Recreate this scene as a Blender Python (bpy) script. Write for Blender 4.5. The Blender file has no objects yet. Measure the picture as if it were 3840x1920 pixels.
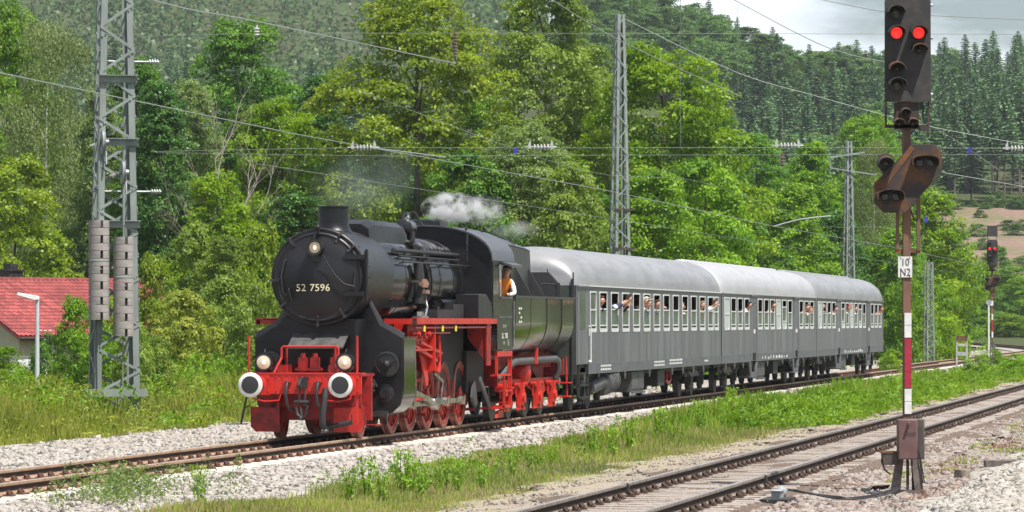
import bpy, bmesh, math, random
import numpy as np
from mathutils import Matrix, Vector, Euler
random.seed(7)
HAZE = 0.00007
R = math.radians
C = bpy.context.scene.collection
SC = bpy.context.scene

# ---------------------------------------------------------------- camera, sky, sun
cam = bpy.data.cameras.new('camera')
cam_o = bpy.data.objects.new('camera', cam)
C.objects.link(cam_o)
cam.sensor_width = 36.0
cam.lens = 141.09
cam.clip_end = 9000
cam.clip_start = 0.5
cam_o.location = (0, 0, 2.25)
cam_o.rotation_euler = (R(90.9365), 0, 0)
SC.camera = cam_o

SUN = Vector((0.35, -0.37, 1.0)).normalized()
world = bpy.data.worlds.new('World')
SC.world = world
world.use_nodes = True
wn = world.node_tree
for n in list(wn.nodes):
    wn.nodes.remove(n)
w_out = wn.nodes.new('ShaderNodeOutputWorld')
w_bg = wn.nodes.new('ShaderNodeBackground')
w_sky = wn.nodes.new('ShaderNodeTexSky')
w_sky.sky_type = 'NISHITA'
w_sky.sun_disc = False
w_sky.sun_elevation = math.asin(SUN.z)
w_sky.sun_rotation = math.atan2(SUN.x, SUN.y)
w_sky.air_density = 1.0
w_sky.dust_density = 1.2
w_sky.ozone_density = 1.0
w_bg.inputs['Strength'].default_value = 0.062
# broken white cloud over the whole sky
w_tc = wn.nodes.new('ShaderNodeTexCoord')
w_map = wn.nodes.new('ShaderNodeMapping')
w_map.inputs['Scale'].default_value = (1.0, 1.0, 3.2)
w_noise = wn.nodes.new('ShaderNodeTexNoise')
w_noise.inputs['Scale'].default_value = 9.0
w_noise.inputs['Detail'].default_value = 7.0
w_noise.inputs['Roughness'].default_value = 0.55
w_ramp = wn.nodes.new('ShaderNodeValToRGB')
w_ramp.color_ramp.elements[0].position = 0.46
w_ramp.color_ramp.elements[1].position = 0.64
w_mix = wn.nodes.new('ShaderNodeMix')
w_mix.data_type = 'RGBA'
w_mix.inputs[7].default_value = (13.6, 14.4, 15.8, 1)
wn.links.new(w_tc.outputs['Generated'], w_map.inputs['Vector'])
wn.links.new(w_map.outputs[0], w_noise.inputs['Vector'])
wn.links.new(w_noise.outputs['Fac'], w_ramp.inputs[0])
wn.links.new(w_ramp.outputs[0], w_mix.inputs[0])
wn.links.new(w_sky.outputs[0], w_mix.inputs[6])
wn.links.new(w_mix.outputs[2], w_bg.inputs['Color'])
wn.links.new(w_bg.outputs[0], w_out.inputs['Surface'])

sun = bpy.data.lights.new('sun', 'SUN')
sun.energy = 5.0
sun.angle = R(0.53)
sun.color = (1.0, 0.955, 0.88)
sun_o = bpy.data.objects.new('sun', sun)
C.objects.link(sun_o)
sun_o.location = (30, -30, 90)
sun_o.rotation_euler = SUN.to_track_quat('Z', 'Y').to_euler()

SC.view_settings.view_transform = 'Standard'
SC.view_settings.look = 'None'
SC.view_settings.exposure = 0.62
SC.view_settings.gamma = 1.0
SC.view_settings.use_curve_mapping = False
SC.cycles.max_bounces = 6
SC.cycles.diffuse_bounces = 3
SC.cycles.glossy_bounces = 3
SC.cycles.transmission_bounces = 4
SC.cycles.transparent_max_bounces = 6
SC.cycles.volume_bounces = 1
SC.cycles.use_denoising = True

# ---------------------------------------------------------------- frame of the railway
TH = R(10.7)
CT, ST = math.cos(TH), math.sin(TH)
P1, P2 = -18.12, -8.08          # centre lines of the train's track and of the nearer track
T0 = 73.8                        # buffer faces of the engine, metres along the track
YAW = math.pi / 2 - TH           # local X runs away along the track


def TW(t, p, z=0.0):
    return Vector((p * CT + t * ST, -p * ST + t * CT, z))


def TPv(X, Y):
    return X * ST + Y * CT, X * CT - Y * ST


# ---------------------------------------------------------------- helpers
FLIP = False


class MB:
    def __init__(s):
        s.v, s.f, s.m, s.k = [], [], [], 0

    def add(s, vs, fs):
        o = len(s.v)
        s.v.extend([tuple(v) for v in vs])
        for f in fs:
            s.f.append([i + o for i in f])
            s.m.append(s.k)
        return s

    def box(s, c, d, rot=None, taper=None):
        x, y, z = d[0] / 2, d[1] / 2, d[2] / 2
        tx, ty = taper or (1, 1)
        vs = [Vector(q) for q in ((-x, -y, -z), (x, -y, -z), (x, y, -z), (-x, y, -z),
                                  (-x * tx, -y * ty, z), (x * tx, -y * ty, z), (x * tx, y * ty, z), (-x * tx, y * ty, z))]
        if rot is not None:
            m = rot if isinstance(rot, Matrix) else Euler(rot).to_matrix()
            vs = [m @ v for v in vs]
        c = Vector(c)
        return s.add([v + c for v in vs], [(0, 3, 2, 1), (4, 5, 6, 7), (0, 1, 5, 4), (1, 2, 6, 5), (2, 3, 7, 6), (3, 0, 4, 7)])

    def bb(s, x0, x1, y0, y1, z0, z1):
        return s.box(((x0 + x1) / 2, (y0 + y1) / 2, (z0 + z1) / 2), (abs(x1 - x0), abs(y1 - y0), abs(z1 - z0)))

    def bar(s, a, b, w, h=None, up=(0, 0, 1)):
        a, b = Vector(a), Vector(b)
        d = b - a
        L = d.length
        if L < 1e-6:
            return s
        x = d / L
        u = Vector(up)
        if abs(x.dot(u)) > 0.98:
            u = Vector((0, 1, 0)) if abs(x.y) < 0.9 else Vector((1, 0, 0))
        y = u.cross(x).normalized()
        z = x.cross(y)
        m = Matrix((x, y, z)).transposed()
        return s.box((a + b) / 2, (L, w, h or w), m)

    def ring(s, c, ax, r, n):
        ax = Vector(ax).normalized()
        u = ax.orthogonal().normalized()
        if abs(ax.z) < 0.9:
            u = (Vector((0, 0, 1)) - ax * ax.z).normalized()
        w = ax.cross(u)
        c = Vector(c)
        return [c + (u * math.cos(6.283185307 * i / n) + w * math.sin(6.283185307 * i / n)) * r for i in range(n)]

    def cyl(s, a, b, r0, r1=None, n=16, caps=True):
        r1 = r0 if r1 is None else r1
        a, b = Vector(a), Vector(b)
        ax = b - a
        vs = s.ring(a, ax, r0, n) + s.ring(b, ax, r1, n)
        fs = [(i, (i + 1) % n, n + (i + 1) % n, n + i) for i in range(n)]
        if caps:
            fs += [list(range(n - 1, -1, -1)), list(range(n, 2 * n))]
        return s.add(vs, fs)

    def lathe(s, o, ax, prof, n=24, capa=True, capb=True):
        """prof: (radius, distance along the axis)"""
        o, ax = Vector(o), Vector(ax).normalized()
        vs, fs = [], []
        for r, h in prof:
            vs += s.ring(o + ax * h, ax, max(r, 1e-4), n)
        for k in range(len(prof) - 1):
            for i in range(n):
                j = (i + 1) % n
                fs.append((k * n + i, k * n + j, (k + 1) * n + j, (k + 1) * n + i))
        if capa:
            fs.append(list(range(n - 1, -1, -1)))
        if capb:
            b = (len(prof) - 1) * n
            fs.append([b + i for i in range(n)])
        return s.add(vs, fs)

    def tube(s, pts, r, n=8, r1=None, caps=True):
        pts = [Vector(p) for p in pts]
        N = len(pts)
        vs, fs = [], []
        u = None
        for i, p in enumerate(pts):
            t = (pts[min(i + 1, N - 1)] - pts[max(i - 1, 0)])
            if t.length < 1e-9:
                t = Vector((0, 0, 1))
            t.normalize()
            if u is None:
                u = t.orthogonal().normalized()
            u = (u - t * u.dot(t))
            if u.length < 1e-6:
                u = t.orthogonal()
            u.normalize()
            w = t.cross(u)
            rr = r if r1 is None else r + (r1 - r) * i / max(1, N - 1)
            vs += [p + (u * math.cos(6.283185307 * k / n) + w * math.sin(6.283185307 * k / n)) * rr for k in range(n)]
        for i in range(N - 1):
            for k in range(n):
                j = (k + 1) % n
                fs.append((i * n + k, i * n + j, (i + 1) * n + j, (i + 1) * n + k))
        if caps:
            fs += [list(range(n - 1, -1, -1)), [(N - 1) * n + k for k in range(n)]]
        return s.add(vs, fs)

    def prism(s, poly, ax, a, b):
        """poly in the two other axes (cyclic order kept as x,y,z), pushed from a to b along ax"""
        def P(q, h):
            return {'x': (h, q[0], q[1]), 'y': (q[0], h, q[1]), 'z': (q[0], q[1], h)}[ax]
        n = len(poly)
        vs = [P(q, a) for q in poly] + [P(q, b) for q in poly]
        fs = [list(range(n - 1, -1, -1)), list(range(n, 2 * n))]
        fs += [(i, (i + 1) % n, n + (i + 1) % n, n + i) for i in range(n)]
        return s.add(vs, fs)

    def loft(s, rings, closed=True, cap=True):
        n = len(rings[0])
        vs = [v for r in rings for v in r]
        fs = []
        for k in range(len(rings) - 1):
            for i in range(n if closed else n - 1):
                j = (i + 1) % n
                fs.append((k * n + i, k * n + j, (k + 1) * n + j, (k + 1) * n + i))
        if cap:
            fs += [list(range(n - 1, -1, -1)), [(len(rings) - 1) * n + i for i in range(n)]]
        return s.add(vs, fs)

    def ball(s, c, r, n=10, sc=(1, 1, 1)):
        c = Vector(c)
        m = max(4, n // 2)
        rings = []
        for k in range(m + 1):
            a = math.pi * k / m
            rr = max(math.sin(a), 1e-3)
            rings.append([c + Vector((math.cos(6.2831853 * i / n) * rr * r * sc[0], math.sin(6.2831853 * i / n) * rr * r * sc[1], -math.cos(a) * r * sc[2])) for i in range(n)])
        return s.loft(rings)

    def build(s, name, mats, parent=None, smooth=40, bevel=0, flip=None, recalc=True):
        me = bpy.data.meshes.new(name)
        fl = FLIP if flip is None else flip
        vs = [(v[0], -v[1], v[2]) for v in s.v] if fl else s.v
        me.from_pydata(vs, [], s.f)
        mats = mats if isinstance(mats, (list, tuple)) else [mats]
        for m in mats:
            me.materials.append(m)
        if len(mats) > 1:
            me.polygons.foreach_set('material_index', s.m)
        if recalc:
            bm = bmesh.new()
            bm.from_mesh(me)
            bmesh.ops.recalc_face_normals(bm, faces=bm.faces)
            bm.to_mesh(me)
            bm.free()
        if smooth:
            me.polygons.foreach_set('use_smooth', [True] * len(me.polygons))
            me.set_sharp_from_angle(angle=R(smooth))
        o = bpy.data.objects.new(name, me)
        C.objects.link(o)
        if parent is not None:
            o.parent = parent
        if bevel:
            b = o.modifiers.new('edge', 'BEVEL')
            b.width = bevel
            b.segments = 2
            b.limit_method = 'ANGLE'
            b.angle_limit = R(50)
        return o


def empty(name, loc=(0, 0, 0), rz=0.0, parent=None):
    o = bpy.data.objects.new(name, None)
    C.objects.link(o)
    o.location = loc
    o.rotation_euler = (0, 0, rz)
    o.empty_display_size = 0.2
    if parent is not None:
        o.parent = parent
    return o


def tag(o, label=None, cat=None, group=None, kind=None):
    for k, v in (('label', label), ('category', cat), ('group', group), ('kind', kind)):
        if v:
            o[k] = v
    return o


KIDS = {}


def copy_tree(o, parent=None):
    c = o.copy()
    C.objects.link(c)
    if parent is not None:
        c.parent = parent
    for ch in o.children:
        copy_tree(ch, c)
    return c


def inst(src, parent, M=None, loc=None, rot=None, scale=None):
    """one more part sharing the source's mesh"""
    c = src.copy()
    C.objects.link(c)
    if parent is not None:
        c.parent = parent
    if M is not None:
        c.matrix_local = M
    if loc is not None:
        c.location = loc
    if rot is not None:
        c.rotation_euler = rot
    if scale is not None:
        c.scale = scale
    for ch in src.children:
        d = ch.copy()
        C.objects.link(d)
        d.parent = c
    return c


# ---------------------------------------------------------------- materials
def mat(name, col, rough=0.6, metal=0.0, var=0.0, vscale=3.0, col2=None, bump=0.0, bscale=40.0, spec=0.5, emit=None, estr=0.0,
        trans=0.0, coat=0.0, ramp=(0.42, 0.62), stretch=None, detail=5):
    m = bpy.data.materials.new(name)
    m.use_nodes = True
    nt = m.node_tree
    b = nt.nodes['Principled BSDF']
    b.inputs['Base Color'].default_value = (*col, 1)
    b.inputs['Roughness'].default_value = rough
    b.inputs['Metallic'].default_value = metal
    b.inputs['Specular IOR Level'].default_value = spec
    if trans:
        b.inputs['Transmission Weight'].default_value = trans
    if coat:
        b.inputs['Coat Weight'].default_value = coat
        b.inputs['Coat Roughness'].default_value = 0.15
    if emit:
        b.inputs['Emission Color'].default_value = (*emit, 1)
        b.inputs['Emission Strength'].default_value = estr
    if var or col2 or bump:
        tc = nt.nodes.new('ShaderNodeTexCoord')
        src = tc.outputs['Object']
        if stretch:
            mp = nt.nodes.new('ShaderNodeMapping')
            mp.inputs['Scale'].default_value = stretch
            nt.links.new(src, mp.inputs['Vector'])
            src = mp.outputs[0]
    if var or col2:
        no = nt.nodes.new('ShaderNodeTexNoise')
        no.inputs['Scale'].default_value = vscale
        no.inputs['Detail'].default_value = detail
        no.inputs['Roughness'].default_value = 0.6
        nt.links.new(src, no.inputs['Vector'])
        rp = nt.nodes.new('ShaderNodeValToRGB')
        rp.color_ramp.elements[0].position = ramp[0]
        rp.color_ramp.elements[1].position = ramp[1]
        if col2:
            rp.color_ramp.elements[0].color = (*col, 1)
            rp.color_ramp.elements[1].color = (*col2, 1)
        else:
            rp.color_ramp.elements[0].color = (*[c * (1 - var) for c in col], 1)
            rp.color_ramp.elements[1].color = (*[min(1, c * (1 + var)) for c in col], 1)
        nt.links.new(no.outputs['Fac'], rp.inputs[0])
        nt.links.new(rp.outputs[0], b.inputs['Base Color'])
        rr = nt.nodes.new('ShaderNodeMapRange')
        rr.inputs['To Min'].default_value = max(0.02, rough - 0.12)
        rr.inputs['To Max'].default_value = min(1, rough + 0.12)
        nt.links.new(no.outputs['Fac'], rr.inputs['Value'])
        nt.links.new(rr.outputs[0], b.inputs['Roughness'])
    if bump:
        nb = nt.nodes.new('ShaderNodeTexNoise')
        nb.inputs['Scale'].default_value = bscale
        nb.inputs['Detail'].default_value = 4
        nt.links.new(src, nb.inputs['Vector'])
        bp = nt.nodes.new('ShaderNodeBump')
        bp.inputs['Strength'].default_value = bump
        bp.inputs['Distance'].default_value = 0.02
        nt.links.new(nb.outputs['Fac'], bp.inputs['Height'])
        nt.links.new(bp.outputs[0], b.inputs['Normal'])
    return m


def leaf_mat(name, dark, light, trans=0.35, rough=0.42, jitter=0.14):
    """leaf colour runs from dark to light with each leaf's own tint"""
    m = bpy.data.materials.new(name)
    m.use_nodes = True
    nt = m.node_tree
    b = nt.nodes['Principled BSDF']
    at = nt.nodes.new('ShaderNodeAttribute')
    at.attribute_name = 'tint'
    oi = nt.nodes.new('ShaderNodeObjectInfo')
    rp = nt.nodes.new('ShaderNodeValToRGB')
    rp.color_ramp.elements[0].color = (*dark, 1)
    rp.color_ramp.elements[1].color = (*light, 1)
    hs = nt.nodes.new('ShaderNodeHueSaturation')
    mr = nt.nodes.new('ShaderNodeMapRange')
    mr.inputs['To Min'].default_value = 1 - jitter
    mr.inputs['To Max'].default_value = 1 + jitter
    nt.links.new(oi.outputs['Random'], mr.inputs['Value'])
    nt.links.new(mr.outputs[0], hs.inputs['Value'])
    nt.links.new(at.outputs['Fac'], rp.inputs[0])
    nt.links.new(rp.outputs[0], hs.inputs['Color'])
    nt.links.new(hs.outputs[0], b.inputs['Base Color'])
    b.inputs['Roughness'].default_value = rough
    b.inputs['Specular IOR Level'].default_value = 0.28
    tr = nt.nodes.new('ShaderNodeBsdfTranslucent')
    mixc = nt.nodes.new('ShaderNodeMix')
    mixc.data_type = 'RGBA'
    mixc.blend_type = 'MULTIPLY'
    mixc.inputs[0].default_value = 1.0
    mixc.inputs[7].default_value = (1.35, 1.25, 0.5, 1)
    nt.links.new(hs.outputs[0], mixc.inputs[6])
    nt.links.new(mixc.outputs[2], tr.inputs['Color'])
    ms = nt.nodes.new('ShaderNodeMixShader')
    ms.inputs[0].default_value = trans
    nt.links.new(b.outputs[0], ms.inputs[1])
    nt.links.new(tr.outputs[0], ms.inputs[2])
    nt.links.new(ms.outputs[0], nt.nodes['Material Output'].inputs['Surface'])
    return m


M = {}
M['black'] = mat('black_paint', (0.011, 0.011, 0.012), 0.26, var=0.35, vscale=2.5, spec=0.6)
M['boiler'] = mat('boiler_black', (0.010, 0.010, 0.011), 0.17, col2=(0.022, 0.020, 0.019), vscale=1.6, ramp=(0.45, 0.75), spec=0.7)
M['soot'] = mat('sooty_black', (0.009, 0.009, 0.011), 0.40, col2=(0.018, 0.017, 0.019), vscale=2.2, spec=0.38)
M['door'] = mat('smokebox_black', (0.012, 0.012, 0.0145), 0.36, col2=(0.020, 0.019, 0.022), vscale=1.5, spec=0.4)
M['cast'] = mat('cast_black_iron', (0.026, 0.026, 0.028), 0.34, var=.3, vscale=6, spec=0.6)
M['dusty'] = mat('dusty_plate', (0.085, 0.08, 0.077), 0.7, col2=(0.04, 0.04, 0.04), vscale=5)
M['red'] = mat('signal_red', (0.52, 0.022, 0.014), 0.40, col2=(0.27, 0.018, 0.013), vscale=2.6, ramp=(.48, .72), spec=0.5)
M['redd'] = mat('grimy_shaded_red', (0.34, 0.016, 0.014), 0.5, col2=(0.13, 0.014, 0.012), vscale=4, spec=0.4)  # darker red for grimy parts; also stands in for shade on the left plough
M['wheelred'] = mat('wheel_red', (0.42, 0.022, 0.016), 0.42, col2=(0.26, 0.025, 0.02), vscale=6, spec=0.4)
M['steel'] = mat('bare_steel', (0.55, 0.53, 0.5), 0.32, metal=1.0, var=0.3, vscale=6)
M['tyre'] = mat('tyre_steel', (0.30, 0.11, 0.085), 0.5, metal=0.4, var=0.3, vscale=8)
M['dsteel'] = mat('dark_steel', (0.045, 0.043, 0.042), 0.5, metal=0.3, var=0.4, vscale=5)
M['white'] = mat('white_paint', (0.66, 0.65, 0.63), 0.5, var=0.08, vscale=9)
M['cream'] = mat('cream_digits', (0.74, 0.68, 0.46), 0.5)
M['yellow'] = mat('yellow_tag', (0.75, 0.62, 0.03), 0.5)
M['copper'] = mat('copper_pipe', (0.45, 0.27, 0.2), 0.4, metal=0.7)
M['rubber'] = mat('rubber_hose', (0.025, 0.025, 0.027), 0.55)
M['glass'] = mat('window_glass', (0.06, 0.09, 0.085), 0.06, spec=0.8, coat=0.3)
M['glassclear'] = mat('clear_glass', (0.75, 0.82, 0.8), 0.04, trans=0.75, spec=0.6)
M['lens'] = mat('lamp_lens', (0.58, 0.52, 0.40), 0.22, spec=0.7, emit=(1.0, 0.72, 0.42), estr=0.08, coat=0.5)
M['bulb'] = mat('glowing_bulb', (1, 0.7, 0.4), 0.4, emit=(1.0, 0.62, 0.28), estr=3.2)
M['redlens'] = mat('lit_red_lens', (0.6, 0.01, 0.02), 0.35, emit=(1.0, 0.016, 0.012), estr=1.5, coat=0.4)
M['darklens'] = mat('unlit_lens', (0.035, 0.033, 0.028), 0.12, spec=0.6)
M['sigblack'] = mat('signal_black', (0.040, 0.039, 0.040), 0.62, col2=(0.060, 0.055, 0.052), vscale=5, bump=0.15, bscale=60, spec=0.25)
M['rust'] = mat('rusty_brown', (0.105, 0.060, 0.040), 0.75, col2=(0.20, 0.085, 0.035), vscale=4.5, bump=0.2, bscale=70, spec=0.2)
M['rustdark'] = mat('dark_rust_paint', (0.052, 0.043, 0.040), 0.7, col2=(0.15, 0.070, 0.032), vscale=2.6, ramp=(0.46, 0.66), bump=0.15, bscale=60, spec=0.22)
M['polebrown'] = mat('brown_pole_paint', (0.135, 0.082, 0.062), 0.65, col2=(0.20, 0.105, 0.07), vscale=5, stretch=(1, 1, 0.25), spec=0.3)
M['mauve'] = mat('faded_mauve_paint', (0.125, 0.070, 0.066), 0.55, col2=(0.155, 0.088, 0.082), vscale=4, spec=0.35)
M['browncab'] = mat('dull_brown_paint', (0.075, 0.058, 0.052), 0.6, var=0.2, vscale=5)
M['mastgrey'] = mat('mast_green_grey', (0.235, 0.27, 0.25), 0.6, col2=(0.18, 0.205, 0.19), vscale=2.5, stretch=(1, 1, 0.3), spec=0.35)
M['galv'] = mat('galvanised_steel', (0.36, 0.38, 0.38), 0.5, metal=0.4, var=0.2, vscale=4)
M['concrete'] = mat('weight_concrete', (0.33, 0.30, 0.285), 0.9, col2=(0.24, 0.215, 0.20), vscale=5, bump=0.3, bscale=50)
M['sleeper'] = mat('sleeper_concrete', (0.52, 0.485, 0.42), 0.9, col2=(0.44, 0.405, 0.35), vscale=6, bump=0.25, bscale=40)
M['sleeper2'] = mat('dusty_sleeper', (0.27, 0.235, 0.205), 0.9, col2=(0.34, 0.295, 0.26), vscale=6, bump=0.3, bscale=40)
M['railside'] = mat('rail_rust_brown', (0.36, 0.25, 0.175), 0.7, col2=(0.27, 0.17, 0.115), vscale=5, spec=0.25)
M['railside2'] = mat('rail_dusty_brown', (0.235, 0.205, 0.18), 0.8, col2=(0.17, 0.14, 0.12), vscale=5, spec=0.2)
M['railweb'] = mat('rail_web_shade_brown', (0.042, 0.028, 0.021), 0.8, spec=0.2)  # shade below the rail head put into the web colour; also colours far rails
M['railtop'] = mat('rail_running_surface', (0.52, 0.42, 0.32), 0.42, metal=0.5, var=0.2, vscale=6)
M['railtop2'] = mat('rail_running_surface_grey', (0.30, 0.285, 0.27), 0.5, metal=0.4, var=0.2, vscale=6)
M['clip'] = mat('rusty_clip', (0.13, 0.055, 0.036), 0.8, col2=(0.075, 0.04, 0.03), vscale=9)
M['clip2'] = mat('old_clip', (0.065, 0.042, 0.032), 0.85, col2=(0.10, 0.06, 0.04), vscale=9)
M['bark'] = mat('bark', (0.085, 0.065, 0.048), 0.9, var=0.3, vscale=4, bump=0.5, bscale=12)
M['barkdead'] = mat('dead_wood', (0.26, 0.225, 0.19), 0.85, var=0.2, vscale=6)
M['barkpale'] = mat('birch_bark', (0.5, 0.48, 0.44), 0.8, col2=(0.12, 0.1, 0.09), vscale=3, ramp=(0.5, 0.62), stretch=(1, 1, 3))
M['conetrunk'] = mat('conifer_trunk', (0.17, 0.13, 0.10), 0.9, var=0.2, vscale=3)
M['coachgrey'] = mat('coach_side_grey_green', (0.088, 0.092, 0.104), 0.44, col2=(0.150, 0.154, 0.164), vscale=1.6, stretch=(1.3, 1, 0.14), ramp=(.36, .66), spec=0.55)
M['coachband'] = mat('coach_lower_band', (0.100, 0.104, 0.115), 0.55, var=0.15, vscale=4)
M['coachend'] = mat('coach_end_dark_green', (0.045, 0.055, 0.05), 0.5, var=0.2, vscale=3)
M['roofgrey'] = mat('coach_roof_aluminium', (0.285, 0.285, 0.29), 0.40, metal=0.2, col2=(0.235, 0.235, 0.24), vscale=1.2, stretch=(0.5, 2, 2))
M['rooflight'] = mat('coach_roof_pale', (0.41, 0.41, 0.42), 0.42, metal=0.15, col2=(0.36, 0.36, 0.37), vscale=1.2, stretch=(0.5, 2, 2))
M['frame'] = mat('window_frame_white', (0.60, 0.615, 0.60), 0.42, metal=0.1, var=0.06, vscale=8)
M['pane'] = mat('tinted_pane', (0.085, 0.115, 0.105), 0.08, spec=0.7, var=0.35, vscale=1.3)
M['panewhite'] = mat('frosted_pane', (0.46, 0.52, 0.50), 0.3, spec=0.5)
M['interior'] = mat('coach_interior_brown', (0.13, 0.055, 0.03), 0.6, var=0.2, vscale=2)
M['dark'] = mat('underframe_black', (0.022, 0.022, 0.022), 0.65, var=0.3, vscale=5)
M['darkgrey'] = mat('underframe_grey', (0.075, 0.075, 0.075), 0.6, var=0.3, vscale=5)
M['tender'] = mat('tender_black', (0.013, 0.014, 0.012), 0.15, col2=(0.026, 0.025, 0.022), vscale=1.4, stretch=(2.5, 1, 0.4), spec=0.8, ramp=(0.5, 0.75))
M['tendertop'] = mat('tender_grey_black', (0.030, 0.031, 0.031), 0.42, col2=(0.045, 0.045, 0.043), vscale=2.5, stretch=(1, 1, 0.3))
M['cabroof'] = mat('cab_roof_grey', (0.070, 0.073, 0.082), 0.38, var=0.15, vscale=3)
M['skin'] = mat('skin', (0.52, 0.29, 0.21), 0.55, var=0.08, vscale=12)
M['eye'] = mat('eye_dark', (0.03, 0.02, 0.015), 0.3)
M['lip'] = mat('lips', (0.36, 0.12, 0.10), 0.5)

# ================================================================ SETTING: ground, ballast, tracks
def np_mesh(name, V, F, mats, parent=None, tint=None, mi=None, smooth=False):
    """V (n,3); F (m,k) all faces with the same corner count"""
    me = bpy.data.meshes.new(name)
    V = np.asarray(V, dtype=np.float32)
    F = np.asarray(F, dtype=np.int32)
    k = F.shape[1]
    me.vertices.add(len(V))
    me.vertices.foreach_set('co', V.ravel())
    me.loops.add(F.size)
    me.loops.foreach_set('vertex_index', F.ravel())
    me.polygons.add(len(F))
    me.polygons.foreach_set('loop_start', np.arange(0, F.size, k, dtype=np.int32))
    for m in (mats if isinstance(mats, (list, tuple)) else [mats]):
        me.materials.append(m)
    if mi is not None:
        me.polygons.foreach_set('material_index', np.asarray(mi, dtype=np.int32))
    if tint is not None:
        a = me.attributes.new('tint', 'FLOAT', 'FACE')
        a.data.foreach_set('value', np.asarray(tint, dtype=np.float32))
    me.update(calc_edges=True)
    if smooth:
        me.polygons.foreach_set('use_smooth', np.ones(len(F), dtype=bool))
    o = bpy.data.objects.new(name, me)
    C.objects.link(o)
    if parent is not None:
        o.parent = parent
    return o


rng = np.random.default_rng(11)
_YL = np.array([-300, 300, 430, 480, 600, 700, 1000, 1300, 1800, 2600, 4000.])
_ZR = np.array([-.34, -.34, -.3, 1.0, 13, 24, 58, 66, 66, 60, 60.])
_ZL = np.array([-.34, -.34, 1.0, 4.0, 14, 24, 50, 66, 205, 420, 560.])


def ground_z(X, Y):
    X, Y = np.asarray(X, float), np.asarray(Y, float)
    a = X / np.maximum(Y, 60.0)
    w = np.clip((a + 0.012) / 0.03, 0, 1)
    z = np.interp(Y, _YL, _ZL) * (1 - w) + np.interp(Y, _YL, _ZR) * w
    far = np.clip((Y - 430) / 300, 0, 1)
    z = z + far * np.clip((Y - 700) / 250, 0, 1) * 12.0 * np.clip((0.075 - a) / 0.05, 0, 1) * w
    z = z + far * np.clip((0.098 - a) / 0.02, 0.08, 1) * (4.0 * np.sin(X * 0.021 + 1.3) * np.cos(Y * 0.013) + 2.0 * np.sin(X * 0.05 + Y * 0.02))
    return z


def grid_sheet(name, us, vs, fn, m, smooth=True):
    U, W = np.meshgrid(us, vs)
    V = fn(U.ravel(), W.ravel())
    nu, nv = len(us), len(vs)
    i = np.arange(nu - 1)[None, :] + nu * np.arange(nv - 1)[:, None]
    i = i.ravel()
    F = np.stack([i, i + 1, i + 1 + nu, i + nu], 1)
    return np_mesh(name, V, F, m, smooth=smooth)


def soil_mat(name, c1, c2, c3, s1=0.35, s2=14.0, bump=0.5):
    m = bpy.data.materials.new(name)
    m.use_nodes = True
    nt = m.node_tree
    b = nt.nodes['Principled BSDF']
    b.inputs['Roughness'].default_value = 0.95
    b.inputs['Specular IOR Level'].default_value = 0.15
    tc = nt.nodes.new('ShaderNodeTexCoord')
    n1 = nt.nodes.new('ShaderNodeTexNoise')
    n1.inputs['Scale'].default_value = s1
    n1.inputs['Detail'].default_value = 6
    n2 = nt.nodes.new('ShaderNodeTexNoise')
    n2.inputs['Scale'].default_value = s2
    n2.inputs['Detail'].default_value = 5
    r1 = nt.nodes.new('ShaderNodeValToRGB')
    r1.color_ramp.elements[0].position = 0.40
    r1.color_ramp.elements[1].position = 0.60
    r1.color_ramp.elements[0].color = (*c1, 1)
    r1.color_ramp.elements[1].color = (*c2, 1)
    mx = nt.nodes.new('ShaderNodeMix')
    mx.data_type = 'RGBA'
    mx.inputs[7].default_value = (*c3, 1)
    r2 = nt.nodes.new('ShaderNodeMapRange')
    r2.inputs['From Min'].default_value = 0.5
    r2.inputs['From Max'].default_value = 0.7
    for n in (n1, n2):
        nt.links.new(tc.outputs['Object'], n.inputs['Vector'])
    nt.links.new(n1.outputs['Fac'], r1.inputs[0])
    nt.links.new(n2.outputs['Fac'], r2.inputs['Value'])
    nt.links.new(r2.outputs[0], mx.inputs[0])
    nt.links.new(r1.outputs[0], mx.inputs[6])
    nt.links.new(mx.outputs[2], b.inputs['Base Color'])
    bp = nt.nodes.new('ShaderNodeBump')
    bp.inputs['Strength'].default_value = bump
    bp.inputs['Distance'].default_value = 0.05
    nt.links.new(n2.outputs['Fac'], bp.inputs['Height'])
    nt.links.new(bp.outputs[0], b.inputs['Normal'])
    return m


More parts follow.
